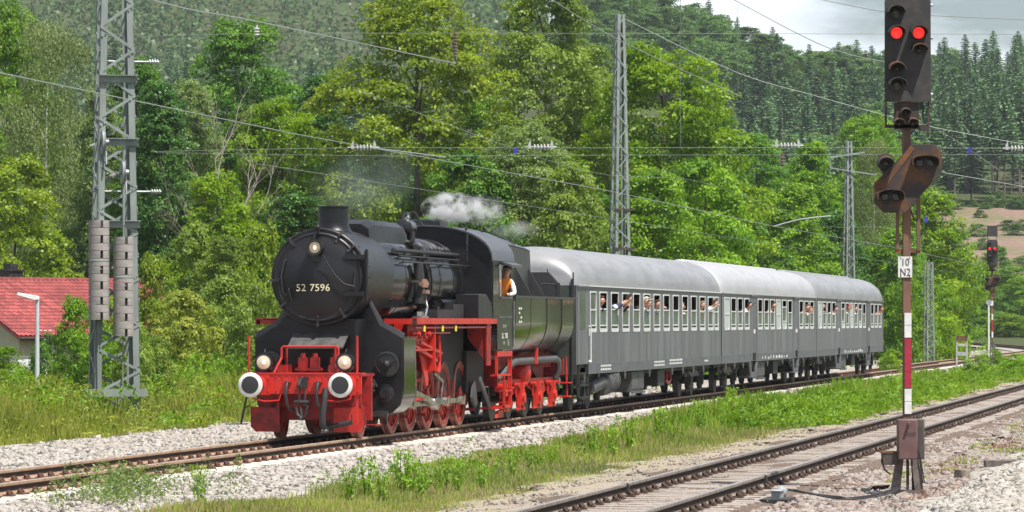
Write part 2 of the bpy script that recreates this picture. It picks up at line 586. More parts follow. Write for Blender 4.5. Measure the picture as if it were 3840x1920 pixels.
def gravel_mat(name, cols, cell=14.0):
    """crushed stone: every cell its own shade"""
    m = bpy.data.materials.new(name)
    m.use_nodes = True
    nt = m.node_tree
    b = nt.nodes['Principled BSDF']
    b.inputs['Roughness'].default_value = 0.9
    b.inputs['Specular IOR Level'].default_value = 0.2
    tc = nt.nodes.new('ShaderNodeTexCoord')
    vo = nt.nodes.new('ShaderNodeTexVoronoi')
    vo.inputs['Scale'].default_value = cell
    nt.links.new(tc.outputs['Object'], vo.inputs['Vector'])
    sp = nt.nodes.new('ShaderNodeSeparateColor')
    nt.links.new(vo.outputs['Color'], sp.inputs[0])
    rp = nt.nodes.new('ShaderNodeValToRGB')
    rp.color_ramp.elements[0].color = (*cols[0], 1)
    rp.color_ramp.elements[1].color = (*cols[-1], 1)
    for k, c in enumerate(cols[1:-1]):
        e = rp.color_ramp.elements.new((k + 1) / (len(cols) - 1))
        e.color = (*c, 1)
    nt.links.new(sp.outputs[0], rp.inputs[0])
    no = nt.nodes.new('ShaderNodeTexNoise')
    no.inputs['Scale'].default_value = 0.5
    no.inputs['Detail'].default_value = 4
    nt.links.new(tc.outputs['Object'], no.inputs['Vector'])
    mr = nt.nodes.new('ShaderNodeMapRange')
    mr.inputs['To Min'].default_value = 0.78
    mr.inputs['To Max'].default_value = 1.2
    nt.links.new(no.outputs['Fac'], mr.inputs['Value'])
    hs = nt.nodes.new('ShaderNodeHueSaturation')
    nt.links.new(mr.outputs[0], hs.inputs['Value'])
    nt.links.new(rp.outputs[0], hs.inputs['Color'])
    nt.links.new(hs.outputs[0], b.inputs['Base Color'])
    bp = nt.nodes.new('ShaderNodeBump')
    bp.inputs['Strength'].default_value = 0.9
    bp.inputs['Distance'].default_value = 0.04
    bp.invert = True
    nt.links.new(vo.outputs['Distance'], bp.inputs['Height'])
    nt.links.new(bp.outputs[0], b.inputs['Normal'])
    return m


def tint_mat(name, cols, rough=0.9):
    m = bpy.data.materials.new(name)
    m.use_nodes = True
    nt = m.node_tree
    b = nt.nodes['Principled BSDF']
    b.inputs['Roughness'].default_value = rough
    b.inputs['Specular IOR Level'].default_value = 0.2
    at = nt.nodes.new('ShaderNodeAttribute')
    at.attribute_name = 'tint'
    rp = nt.nodes.new('ShaderNodeValToRGB')
    rp.color_ramp.elements[0].color = (*cols[0], 1)
    rp.color_ramp.elements[1].color = (*cols[-1], 1)
    for k, c in enumerate(cols[1:-1]):
        e = rp.color_ramp.elements.new((k + 1) / (len(cols) - 1))
        e.color = (*c, 1)
    nt.links.new(at.outputs['Fac'], rp.inputs[0])
    nt.links.new(rp.outputs[0], b.inputs['Base Color'])
    return m


PALE = [(0.081, 0.071, 0.065), (0.216, 0.196, 0.176), (0.324, 0.297, 0.268), (0.378, 0.345, 0.31), (0.36, 0.319, 0.28), (0.45, 0.42, 0.383)]
PINK = [(0.079, 0.059, 0.05), (0.194, 0.149, 0.129), (0.282, 0.221, 0.196), (0.29, 0.234, 0.205), (0.255, 0.239, 0.214), (0.361, 0.315, 0.282)]
GREYB = [(0.09, 0.085, 0.075), (0.24, 0.225, 0.195), (0.35, 0.325, 0.285), (0.37, 0.34, 0.3), (0.33, 0.3, 0.265), (0.44, 0.415, 0.37)]
M['soil'] = soil_mat('meadow_soil', (0.055, 0.066, 0.026), (0.048, 0.068, 0.022), (0.095, 0.09, 0.045))
M['drysoil'] = soil_mat('dry_soil', (0.30, 0.25, 0.19), (0.25, 0.225, 0.15), (0.37, 0.315, 0.26), 0.6, 20)
M['tracksoil'] = soil_mat('track_dirt', (0.135, 0.098, 0.076), (0.11, 0.08, 0.062), (0.22, 0.17, 0.14), 0.8, 22)
M['clearing'] = soil_mat('clearing_soil', (0.20, 0.135, 0.105), (0.13, 0.125, 0.060), (0.25, 0.18, 0.14), 0.09, 0.9)
M['bed1'] = gravel_mat('pale_ballast', PALE, 10)
M['bed2'] = gravel_mat('pink_ballast', PINK, 11)
M['bed3'] = gravel_mat('grey_ballast', GREYB, 9)
M['stone1'] = tint_mat('pale_stone', PALE)
M['stone2'] = tint_mat('pink_stone', PINK)
M['stone3'] = tint_mat('grey_stone', GREYB)

# --- the ground, one sheet out to the hills
_yr = np.concatenate([np.array([-150, -60, -10]), np.linspace(10, 300, 40), np.linspace(320, 1300, 60), np.linspace(1350, 2700, 30)])


def _gf(u, y):
    X = u * (90 + np.abs(y) * 0.62)
    Z = ground_z(X, y)
    return np.stack([X, y, Z - 0.0], 1)


ground = grid_sheet('ground', np.linspace(-1, 1, 81), _yr, _gf, M['soil'])
tag(ground, 'wide grassy valley floor rising to wooded hills', 'ground', kind='structure')


def _clear(u, y):
    X = u * y
    return np.stack([X, y, ground_z(X, y) + 0.5], 1)


cl = grid_sheet('clearing_ground', np.linspace(0.100, 0.150, 30), np.linspace(545, 674, 40), _clear, M['clearing'])
tag(cl, 'pinkish bare felled clearing below the spruce wood on the hill', 'clearing', kind='structure')


def strip(name, t0, t1, dt, ps, zs, m, rough=0.02, label=None, cat=None, drop=0.0):
    """a strip of ground along the tracks: profile z over p"""
    ts = np.arange(t0, t1, dt)
    ps, zs = np.array(ps), np.array(zs)
    pp = np.arange(ps[0], ps[-1] + 1e-6, 0.24)
    r2 = np.random.default_rng(len(name))

    def fn(p, t):
        z = np.interp(p, ps, zs)
        n = r2.normal(0, rough, len(p))
        inner = (p > ps[0] + 0.01) & (p < pp[-1] - 0.01)
        wob = 0.35 * np.sin(t * 0.7 + name.__len__()) + 0.2 * np.sin(t * 1.9)
        edge = (np.abs(p - pp[0]) < 0.4) | (np.abs(p - pp[-1]) < 0.4)
        p2 = p + np.where(edge, wob, 0)
        return np.stack([p2 * CT + t * ST, -p2 * ST + t * CT, z + np.where(inner, n, 0)], 1)
    o = grid_sheet(name, pp, ts, fn, m)
    tag(o, label, cat, kind='structure')
    return o


strip('ballast_bed', 36, 470, 0.4, (-25.8, -25.2, -21.6, -20.3, -19.7, -16.5, -15.1, -13.8), (-.36, -.30, -.27, -.225, -.205, -.205, -.30, -.355), M['bed1'], 0.016,
      'pale crushed stone bed under the steam train', 'ballast')
strip('dirt_strip', 30, 320, 0.6, (-11.6, -11.0, -10.2, -9.6), (-.36, -.30, -.25, -.245), M['drysoil'], 0.02,
      'dry tan soil beside the nearer empty track', 'soil')
strip('track_dirt', 30, 330, 0.4, (-9.6, -9.3, -6.8, -6.4), (-.245, -.1865, -.1865, -.235), M['tracksoil'], 0.006,
      'pinkish brown dirt filling the nearer empty track', 'soil')
strip('pink_ballast_bed', 26, 320, 0.4, (-6.4, -5.6, -4.6, -4.2), (-.23, -.29, -.27, -.3), M['bed2'], 0.034,
      'pinkish stone bank between the nearer track and the signal', 'ballast')
strip('grey_ballast_bed', 26, 320, 0.4, (-4.7, -4.25, -3.4, 9.0), (-.34, -.16, -.06, -.05), M['bed3'], 0.036,
      'coarse grey stone bank in the right foreground', 'ballast')


# --- loose stones
_oct = np.array([[1, 0, 0], [-1, 0, 0], [0, 1, 0], [0, -1, 0], [0, 0, 1], [0, 0, -1.]])
_of = np.array([[0, 2, 4], [2, 1, 4], [1, 3, 4], [3, 0, 4], [2, 0, 5], [1, 2, 5], [3, 1, 5], [0, 3, 5]])


def stones(name, t, p, z, r, m, label):
    n = len(t)
    g = np.random.default_rng(n)
    Q = g.normal(size=(n, 4))
    Q /= np.linalg.norm(Q, axis=1)[:, None]
    w, x, y, q = Q.T
    Rm = np.stack([1 - 2 * (y * y + q * q), 2 * (x * y - q * w), 2 * (x * q + y * w),
                   2 * (x * y + q * w), 1 - 2 * (x * x + q * q), 2 * (y * q - x * w),
                   2 * (x * q - y * w), 2 * (y * q + x * w), 1 - 2 * (x * x + y * y)], 1).reshape(n, 3, 3)
    S3 = (r[:, None] * g.uniform(0.6, 1.25, (n, 3)))
    V = _oct[None] * S3[:, None, :] + g.normal(0, 0.16, (n, 6, 3)) * r[:, None, None]
    V = np.einsum('nij,nkj->nki', Rm, V)
    V[:, :, 2] *= 0.8
    W = np.stack([p * CT + t * ST, -p * ST + t * CT, z], 1)
    V = V + W[:, None, :]
    F = (_of[None] + 6 * np.arange(n)[:, None, None]).reshape(-1, 3)
    o = np_mesh(name, V.reshape(-1, 3), F, m, tint=np.repeat(g.uniform(0, 1, n) ** 0.8, 8))
    tag(o, label, 'gravel', kind='stuff')
    return o


def rnd_t(n, a, b, g):
    """more of them near the camera"""
    u = g.uniform(0, 1, n)
    return 1 / (1 / a + u * (1 / b - 1 / a))


g = np.random.default_rng(3)
n = 46000
t = rnd_t(n, 46, 150, g)
p = g.uniform(-25.6, -14.1, n)
keep = ~((p > -19.55) & (p < -16.6) & (g.uniform(0, 1, n) < 0.93)) & (p > -25.4 + 0.8 * np.sin(t * 0.9)) & (p < -14.5 + 0.4 * np.sin(t * 0.8))
t, p = t[keep], p[keep]
z = np.interp(p, (-25.8, -25.2, -21.6, -20.3, -19.7, -16.5, -15.1, -13.8), (-.36, -.30, -.27, -.225, -.205, -.205, -.30, -.355))
r = np.clip(g.lognormal(-3.25, .38, len(t)), .018, .085) * (0.75 + t / 190)
r = np.where((p > -19.55) & (p < -16.6), np.minimum(r, 0.026), r)
stones('gravel', t, p, z + 0.004, r, M['stone1'], 'pale crushed stones lying along the steam train')
n = 19000
t = rnd_t(n, 40, 110, g)
p = g.uniform(-6.6, -4.2, n)
z = np.interp(p, (-6.4, -5.6, -4.6, -4.2), (-.23, -.29, -.27, -.3))
stones('gravel', t, p, z + 0.004, np.clip(g.lognormal(-3.35, .42, n), .016, .09), M['stone2'], 'pinkish loose stones round the foot of the signal')
n = 9000
t = rnd_t(n, 40, 140, g)
p = np.where(g.uniform(0, 1, n) < 0.6, g.normal(-10.0, 0.35, n), g.uniform(-9.4, -6.7, n))
stones('gravel', t, p, np.where(p < -9.5, -.25, -.189), g.uniform(0.012, 0.034, n), M['stone2'], 'scattered pink stones along the nearer empty track')
n = 16000
t = rnd_t(n, 44, 90, g)
p = -4.6 + 5.5 * g.uniform(0, 1, n) ** 1.4
z = np.interp(p, (-4.7, -4.25, -3.4, 9.0), (-.34, -.16, -.06, -.05))
stones('gravel', t, p, z + 0.006, np.clip(g.lognormal(-3.0, .35, n), .022, .10), M['stone3'], 'coarse grey stones heaped in the right foreground corner')

# --- rails and sleepers
RAILP = [(-.07, -.172), (.07, -.172), (.07, -.160), (.022, -.148), (.009, -.125), (.009, -.052), (.0355, -.040), (.0365, -.008),
         (.030, 0.0), (-.030, 0.0), (-.0365, -.008), (-.0355, -.040), (-.009, -.052), (-.009, -.125), (-.022, -.148), (-.07, -.160)]
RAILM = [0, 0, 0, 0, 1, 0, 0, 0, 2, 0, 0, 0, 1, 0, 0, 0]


def rail(path, parent, mats):
    """path: list of (x, y, z) in the parent's space; sweeps the rail section along it"""
    mb = MB()
    rings = []
    P = [Vector(q) for q in path]
    for i, q in enumerate(P):
        d = (P[min(i + 1, len(P) - 1)] - P[max(i - 1, 0)])
        d.z = 0
        d.normalize()
        s = Vector((d.y, -d.x, 0))
        rings.append([q + s * a + Vector((0, 0, b)) for a, b in RAILP])
    n = len(RAILP)
    vs = [v for r_ in rings for v in r_]
    mb.v = [tuple(v) for v in vs]
    for k in range(len(rings) - 1):
        for i in range(n):
            j = (i + 1) % n
            mb.f.append([k * n + i, k * n + j, (k + 1) * n + j, (k + 1) * n + i])
            mb.m.append(RAILM[i])
    return mb.build('rail', mats, parent, smooth=0)


def sleeper_mesh(kind):
    mb = MB()
    if kind == 1:
        sec = [(-.14, -.2), (.14, -.2), (.125, -.02), (.10, 0), (-.10, 0), (-.125, -.02)]
        mids = [(-1.30, -.035), (-1.24, 0), (-.35, 0), (-.25, -.03), (.25, -.03), (.35, 0), (1.24, 0), (1.30, -.035)]
    else:
        sec = [(-.125, -.16), (.125, -.16), (.125, -.02), (.11, 0), (-.11, 0), (-.125, -.02)]
        mids = [(-1.28, -.02), (-1.22, 0), (1.22, 0), (1.28, -.02)]
    rings = [[(a, y, (b if b < -.1 else b + dz)) for a, b in sec] for y, dz in mids]
    mb.loft(rings)
    return mb


def clip_mesh():
    mb = MB()
    mb.box((0, 0, .012), (.15, .36, .024))
    for s in (-1, 1):
        mb.box((0, s * .105, .036), (.085, .07, .035), taper=(.8, .7))
        mb.cyl((0, s * .11, .03), (0, s * .11, .085), .022, n=6)
        mb.tube([(-.07, s * .15, .03), (-.055, s * .11, .07), (0, s * .08, .06), (.055, s * .11, .07), (.07, s * .15, .03)], .014, 5)
    return mb


def make_track(label, pc, t0, t1, ts0, ts1, sp, smat, cmat, rmats, kind, name='railway_track', group=None):
    root = empty(name, TW(t0, pc), YAW)
    tag(root, label, 'railway track', group, kind='structure')
    L = t1 - t0
    npt = 2
    for s in (-1, 1):
        rail([(0, s * .7535, 0), (L, s * .7535, 0)], root, rmats)
    s0 = sleeper_mesh(kind).build('sleeper', smat, root, smooth=30)
    for s in (-1, 1):
        c0 = clip_mesh().build('rail_clip', cmat, s0, smooth=35)
        c0.location = (0, s * .7535, 0.002)
    n = int((ts1 - ts0) / sp)
    zt = -.1745
    rr = random.Random(5)
    for i in range(n):
        x = ts0 - t0 + i * sp
        if i == 0:
            s0.location = (x, 0, zt)
            continue
        inst(s0, root, loc=(x + rr.uniform(-.015, .015), rr.uniform(-.03, .03), zt - rr.uniform(0, .012)), rot=(0, 0, rr.uniform(-.012, .012)))
    return root


trk1 = make_track('sunlit brown railway track carrying the steam train', P1, 30, 460, 46, 232, .63, M['sleeper'], M['clip'],
                  [M['railside'], M['railweb'], M['railtop']], 1)
trk2 = make_track('empty dusty railway track crossing the right foreground', P2, 24, 330, 40, 150, .62, M['sleeper2'], M['clip2'],
                  [M['railside2'], M['railweb'], M['railtop2']], 2)
# insulated joints and the axle counter on the nearer track
for (tt, s) in ((58.6, -1), (55.2, 1)):
    mb = MB()
    x = tt - 24
    mb.bb(x - .06, x + .06, s * .7535 - .062, s * .7535 + .062, -.16, -.012)
    mb.bb(x - .045, x + .045, s * .7535 - .042, s * .7535 + .042, -.012, .004)
    mb.build('rail_joint', M['dsteel'], trk2)

# track that curves away in the distance
trk3 = empty('railway_track', (47, 393, 0))
tag(trk3, 'far dark railway track curving away before the wood', 'railway track', kind='structure')
pth = [(52, 620), (51.5, 520), (49.5, 445), (47.6, 393), (45.5, 352), (42.5, 318), (38.5, 285), (34, 255), (29.5, 228)]


def smooth_path(pts, n=6):
    out = []
    P = [Vector((*q, 0)) if len(q) == 2 else Vector(q) for q in pts]
    for i in range(len(P) - 1):
        a, b, c, d = P[max(i - 1, 0)], P[i], P[i + 1], P[min(i + 2, len(P) - 1)]
        for k in range(n):
            u = k / n
            out.append(0.5 * ((2 * b) + (c - a) * u + (2 * a - 5 * b + 4 * c - d) * u * u + (3 * b - a - 3 * c + d) * u ** 3))
    out.append(P[-1])
    return out


sp_ = smooth_path(pth)


def offset_path(P, d):
    out = []
    for i, q in enumerate(P):
        t_ = (P[min(i + 1, len(P) - 1)] - P[max(i - 1, 0)]).normalized()
        out.append(q + Vector((t_.y, -t_.x, 0)) * d)
    return out


org = Vector((47, 393, 0))
for s in (-1, 1):
    rail([q - org for q in offset_path(sp_, s * .7535)], trk3, [M['railweb'], M['railweb'], M['railside']])
la, lb = offset_path(sp_, -2.6), offset_path(sp_, 2.6)
V = [(*q.xy, -.19) for q in la] + [(*q.xy, -.19) for q in lb]
nn = len(la)
bed = np_mesh('far_ballast_bed', V, [(i, i + 1, nn + i + 1, nn + i) for i in range(nn - 1)], M['bed3'])
tag(bed, 'grey stone bed of the far curving track', 'ballast', kind='structure')
mb = MB()
P_ = offset_path(sp_, 0)
acc = 0
for i in range(len(P_) - 1):
    a, b = P_[i], P_[i + 1]
    d = (b - a)
    k = int(d.length / .65)
    for j in range(k):
        q = a + d * (j / k)
        t_ = d.normalized()
        mb.bar(q - org + Vector((t_.y, -t_.x, 0)) * 1.25 + Vector((0, 0, -.25)), q - org - Vector((t_.y, -t_.x, 0)) * 1.25 + Vector((0, 0, -.25)), .25, .15)
tag(mb.build('far_sleepers', M['sleeper2'], trk3, smooth=0), kind='stuff')

# ================================================================ THE STEAM ENGINE  (x back from the buffer faces, y to the camera's side, z over the rail)
FLIP = True
ORG = TW(T0, P1)
loco = empty('steam_locomotive', ORG, YAW)
tag(loco, 'black steam locomotive with red frames and lit headlamps at the head of the train', 'locomotive')
BZ = 3.11                       # boiler centre


def text(name, body, size, m, parent, loc, rot, ext=0.004, width=1.0, align='CENTER'):
    cu = bpy.data.curves.new(name, 'FONT')
    cu.body = body
    cu.size = size
    cu.extrude = ext
    cu.align_x = align
    cu.align_y = 'CENTER'
    cu.resolution_u = 3
    cu.space_character = 1.05
    o = bpy.data.objects.new(name, cu)
    C.objects.link(o)
    dg = bpy.context.evaluated_depsgraph_get()
    me = bpy.data.meshes.new_from_object(o.evaluated_get(dg))
    bpy.data.objects.remove(o)
    me.materials.clear()
    me.materials.append(m)
    o = bpy.data.objects.new(name, me)
    C.objects.link(o)
    o.parent = parent
    o.location = loc
    o.rotation_euler = rot
    o.scale = (width, 1, 1)
    return o


# ---- front beam, buffers, lamps, ploughs
mb = MB()
mb.bb(.62, .70, -1.14, 1.14, .87, 1.25)
mb.bb(.60, .95, -1.16, 1.16, 1.25, 1.275)
for s in (-1, 1):
    mb.bb(.585, .62, s * .875 - .23, s * .875 + .23, .85, 1.24)
for k in range(9):
    for zz in (.93, 1.19):
        mb.ball((.615, -.52 + k * .13, zz), .02, 6)
for s in (-1, 1):
    for a in range(4):
        mb.ball((.58, s * (.66 + .43 * (a % 2)), .93 + .24 * (a // 2)), .022, 6)
mb.build('buffer_beam', M['red'], loco)
for s in (-1, 1):
    mb = MB()
    mb.lathe((.62, s * .875, 1.05), (-1, 0, 0), [(.19, 0), (.19, .03), (.135, .05), (.125, .28), (.14, .29), (.14, .33)], 20)
    bf = mb.build('buffer', M['red'], loco)
    mb = MB()
    mb.lathe((.33, s * .875, 1.05), (-1, 0, 0), [(.085, 0), (.085, .26), (.20, .275), (.236, .29), (.236, .312), (.225, .325), (.165, .336)], 28)
    mb.build('buffer_plate', M['white'], bf)
    mb = MB()
    mb.lathe((-.004, s * .875, 1.05), (-1, 0, 0), [(.167, 0), (.166, .006), (.10, .013), (.02, .016)], 28)
    mb.build('buffer_face', M['rubber'], bf)
    # headlamp
    mb = MB()
    o = (1.05, s * .795, 1.475)
    mb.lathe(o, (-1, 0, 0), [(.10, 0), (.165, .08), (.165, .30), (.178, .305), (.178, .33), (.142, .335), (.138, .30), (.02, .20)], 24)
    mb.bb(.85, 1.0, s * .795 - .06, s * .795 + .06, 1.275, 1.33)
    mb.tube([(.8, s * .795, 1.66), (.86, s * .795, 1.72), (.95, s * .795, 1.66)], .012, 5)
    hl = mb.build('headlamp', M['black'], loco)
    mb = MB()
    mb.lathe((.735, s * .795, 1.475), (-1, 0, 0), [(.138, 0), (.136, .008), (.08, .026), (.01, .032)], 24)
    mb.build('lens', M['lens'], hl)
    mb = MB()
    mb.ball((.700, s * .795 + .01, 1.48), .03, 10, (.5, 1, 1.3))
    mb.build('bulb', M['bulb'], hl)
    # snow plough plate
    mb = MB()
    a, b = s * .53, s * 1.10
    mb.prism([(a, .14), (b - s * .10, .14), (b, .24), (b, .60), (b + s * .06, .62), (a, .60)], 'x', .93, .95)
    mb.bar((1.3, s * .7, .7), (.95, s * .8, .4), .05, .05)
    mb.build('plough_plate', M['red'] if s > 0 else M['redd'], loco)  # left plate in darker red: its shade is put into the colour
    # corner post
    mb = MB()
    mb.tube([(.64, s * 1.06, .93), (.64, s * 1.06, 1.98)], .024, 6)
    mb.bb(.62, .66, s * 1.04, s * 1.08, .3 if s > 0 else .9, 1.3)
    mb.build('corner_post', M['red'], loco)
    # shunter's grip
    mb = MB()
    mb.tube([(.58, s * .95, .86), (.56, s * .95, .78), (.56, s * .72, .73), (.58, s * .45, .75), (.6, s * .42, .88)], .016, 6)
    mb.build('grip_rail', M['red'], loco)
    # foot step hung below
    mb = MB()
    mb.bar((.66, s * 1.1, .86), (.66, s * 1.22, .30), .025, .035)
    mb.bb(.58, .80, s * 1.12, s * 1.52, .285, .30)
    mb.bar((.66, s * 1.16, .58), (.70, s * 1.05, .66), .02)
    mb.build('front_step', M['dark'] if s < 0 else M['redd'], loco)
    # hose
    mb = MB()
    y0 = s * .30 + .02
    mb.cyl((.60, y0, 1.14), (.50, y0, 1.08), .035, .035, 8)
    mb.tube([(.52, y0, 1.09), (.46, y0, 1.02), (.44, y0 - .01, .86), (.46, y0 + .01, .68), (.52, y0 + .06, .58), (.56, y0 + .1, .55)], .03, 8)
    mb.build('brake_hose', M['rubber'], loco)
    mb = MB()
    mb.box((.57, y0, 1.13), (.10, .14, .07))
    mb.build('hose_tap', M['red'], loco)
# handrail hoop on the beam
mb = MB()
for s in (-1, 1):
    mb.tube([(.78, s * .60, 1.27), (1.02, s * .57, 1.45), (1.2, s * .56, 1.55), (1.2, s * .56, 1.74), (1.2, s * .52, 1.77)], .022, 6)
    mb.tube([(1.3, s * .48, 1.27), (1.3, s * .48, 1.74)], .020, 6)
mb.tube([(1.2, -.53, 1.77), (1.2, .53, 1.77)], .022, 6)
mb.build('front_handrail', M['red'], loco)
# screw coupling
mb = MB()
mb.box((.57, .02, 1.10), (.10, .16, .18))
mb.tube([(.52, -.01, 1.16), (.40, -.01, 1.12), (.36, -.01, 1.05), (.42, -.01, .99), (.5, -.01, 1.0)], .035, 7)
for s in (-1, 1):
    mb.tube([(.50, .03 + s * .05, 1.04), (.46, .03 + s * .06, .84), (.44, .03 + s * .05, .72)], .018, 6)
mb.tube([(.45, -.02, .72), (.45, -.09, .64), (.45, -.06, .48), (.45, .03, .42), (.45, .11, .48), (.45, .13, .64), (.45, .05, .72)], .026, 7)
mb.cyl((.45, -.12, .72), (.45, .16, .72), .035, n=8)
mb.cyl((.45, .0, .62), (.45, .02, .44), .028, n=8)
mb.ball((.45, .0, .42), .045, 8)
mb.build('screw_coupling', M['dsteel'], loco)
# big heating hose on the camera's side
mb = MB()
mb.cyl((.56, .46, .98), (.52, .46, .80), .055, .07, 10)
mb.tube([(.52, .46, .82), (.48, .45, .66), (.46, .43, .48), (.48, .42, .30), (.52, .48, .22)], .062, 10)
mb.cyl((.60, .48, .24), (.55, .98, .34), .045, n=10)
for k in range(4):
    mb.cyl((.60 - .008 * k, .56 + .1 * k, .256 + .02 * k), (.597 - .008 * k, .60 + .1 * k, .264 + .02 * k), .055, n=10)
mb.tube([(.54, .98, .32), (.52, .98, .50)], .012, 5)
mb.build('heating_hose', M['rubber'], loco)

# frames and things seen between them
mb = MB()
for s in (-1, 1):
    mb.bb(.70, 12.6, s * .50 - .015, s * .50 + .015, .62, 1.42)
mb.bb(1.2, 1.3, -.9, .9, .62, 1.25)
mb.build('frame_plate', M['redd'], loco)
mb = MB()
mb.bb(.72, 2.2, -1.05, 1.05, 1.20, 1.25)
mb.bb(1.6, 1.7, -1.12, 1.12, .35, 1.2)
mb.build('front_deck', M['redd'], loco)
for y in (-.22, .02, .42):
    mb = MB()
    mb.box((1.55, y, 1.42), (.16, .16, .28))
    mb.cyl((1.55, y, 1.55), (1.55, y, 1.64), .05, n=8)
    mb.box((1.55, y, 1.33), (.2, .26, .06))
    mb.build('lubricator', M['redd'], loco)

# ---- saddle, side aprons
mb = MB()
mb.prism([(-.62, 1.3), (-.78, 2.3), (.78, 2.3), (.62, 1.3)], 'x', 2.15, 4.3)
mb.build('smokebox_saddle', M['soot'], loco)
mb = MB()
a = [(1.62, -.55, 1.76), (1.62, .55, 1.76), (2.2, .55, 2.05), (2.2, -.55, 2.05)]
mb.add(a + [(x, y, z - .03) for x, y, z in a], [(0, 1, 2, 3), (7, 6, 5, 4), (0, 4, 5, 1), (1, 5, 6, 2), (2, 6, 7, 3), (3, 7, 4, 0)])
mb.build('slanted_apron', M['dusty'], loco)
for s in (-1, 1):
    mb = MB()
    if s > 0:
        poly = [(.55, 1.28), (.62, 2.62), (.80, 2.62), (1.02, 2.18), (1.47, 1.93), (1.47, .95), (1.42, .72), (1.30, .52), (1.10, .40), (.85, .36), (.66, .6)]
    else:
        poly = [(-.55, 1.28), (-.62, 2.62), (-.80, 2.62), (-1.02, 2.20), (-1.50, 1.95), (-1.50, 1.30), (-1.45, .6), (-.66, .6)]
    mb.prism(poly, 'x', 2.82, 2.86)
    mb.build('cylinder_apron', M['soot'], loco, bevel=.006)
    mb = MB()
    ed = [(2.83, s * .78, 2.64), (2.83, s * 1.03, 2.21), (2.83, s * 1.49, 1.965)]
    for i in range(2):
        mb.bar(ed[i], ed[i + 1], .12, .02, up=(1, 0, 0))
    mb.build('apron_edge', M['cabroof'], loco)
    # side sheet over the cylinder
    mb = MB()
    sec = [(1.44, 1.95), (1.49, 1.90), (1.49, .85), (1.42, .62), (1.26, .47), (1.05, .40), (1.05, .44), (1.24, .51), (1.38, .65), (1.455, .86), (1.455, 1.9)]
    mb.prism([(s * a, b) for a, b in sec], 'x', 2.86, 3.95)
    mb.bb(2.86, 3.95, s * 1.0, s * 1.47, 1.93, 1.955)
    mb.build('cylinder_cladding', M['tender'], loco)
    mb = MB()
    mb.cyl((2.9, s * 1.12, .86), (4.1, s * 1.12, .86), .36, n=24)
    mb.lathe((2.9, s * 1.12, .86), (-1, 0, 0), [(.36, 0), (.36, .04), (.25, .07), (.10, .09), (.10, .14)], 24)
    for k in range(12):
        a = k * math.pi / 6
        mb.cyl((2.86, s * 1.12 + .325 * math.cos(a), .86 + .325 * math.sin(a)), (2.83, s * 1.12 + .325 * math.cos(a), .86 + .325 * math.sin(a)), .02, n=6)
    mb.build('cylinder', M['cast'], loco)
    mb = MB()
    mb.cyl((2.75, s * 1.17, 1.42), (4.2, s * 1.17, 1.42), .23, n=24)
    mb.lathe((2.76, s * 1.17, 1.42), (-1, 0, 0), [(.25, 0), (.25, .03), (.21, .04), (.20, .02), (.08, .025), (.07, .10), (.03, .14)], 24)
    for k in range(3):
        a = .5 + k * 2.09
        mb.bar((2.70, s * 1.17, 1.42), (2.72, s * 1.17 + .2 * math.cos(a), 1.42 + .2 * math.sin(a)), .025)
    mb.build('valve_chest', M['cast'], loco)
    mb = MB()
    mb.cyl((2.82, s * .88, 1.02), (2.32, s * .88, .98), .085, .075, 12)
    mb.lathe((2.34, s * .88, .98), (-1, 0, -.05), [(.075, 0), (.10, .02), (.10, .06), (.07, .07)], 12)
    for k in range(6):
        a = k * 1.047
        mb.ball((2.62, s * .88 + .11 * math.cos(a), 1.0 + .11 * math.sin(a)), .03, 6)
    mb.tube([(2.6, s * .9, 1.08), (2.6, s * .9, 1.22)], .02, 6)
    mb.build('relief_valve', M['dsteel'], loco)
    mb = MB()
    mb.tube([(2.8, s * .95, .5), (2.72, s * .95, .35), (2.7, s * .95, .2)], .022, 6)
    mb.tube([(2.9, s * 1.15, .5), (2.82, s * 1.15, .32), (2.8, s * 1.15, .2)], .022, 6)
    mb.box((2.7, s * 1.05, .45), (.15, .3, .1))
    mb.build('drain_pipe', M['dsteel'], loco)

# ---- smokebox, door, boiler
mb = MB()
mb.lathe((1.94, 0, BZ), (1, 0, 0), [(.80, .012), (.935, 0), (.955, .02), (.955, .10), (.945, .12), (.945, 2.45)], 56)
for k in range(28):
    a = k * 2 * math.pi / 28
    mb.ball((2.2, .947 * math.cos(a), BZ + .947 * math.sin(a)), .014, 5)
mb.build('smokebox', M['soot'], loco)
mb = MB()
prof = [(.875, 0), (.875, .05), (.862, .075), (.835, .085), (.82, .075), (.80, .072)]
for k in range(1, 13):
    rr = .80 * (1 - k / 12.0)
    prof.append((rr, .075 + .155 * (1 - (rr / .80) ** 2)))
mb.lathe((1.945, 0, BZ), (-1, 0, 0), prof, 56)
door = mb.build('smokebox_door', M['door'], loco, smooth=50)
for k, a in enumerate((90, 128, 180 + 4, 218, 270, 305, 40, 62)):
    mb = MB()
    ca, sa = math.cos(R(a)), math.sin(R(a))
    c0 = Vector((1.87, .93 * ca, BZ + .93 * sa))
    c1 = Vector((1.85, .77 * ca, BZ + .77 * sa))
    mb.bar(c0, c1, .045, .04, up=(1, 0, 0))
    mb.cyl(c0 + Vector((.06, 0, 0)), c0 + Vector((-.06, 0, 0)), .032, n=8)
    mb.ball(c1, .032, 6)
    mb.build('door_clamp', M['dsteel'], loco)
mb = MB()
for zz in (3.50, 2.79):
    mb.bar((1.83, .52, zz), (1.86, .93, zz), .10, .085, up=(0, 0, 1))
    mb.cyl((1.9, .95, zz - .12), (1.9, .95, zz + .12), .04, n=8)
mb.cyl((1.9, .955, 2.65), (1.9, .955, 3.65), .026, n=8)
mb.build('door_hinge', M['soot'], loco)
mb = MB()
pts = []
for k in range(9):
    a = R(128 + k * 10)
    pts.append((1.80, .70 * math.cos(a), BZ + .70 * math.sin(a)))
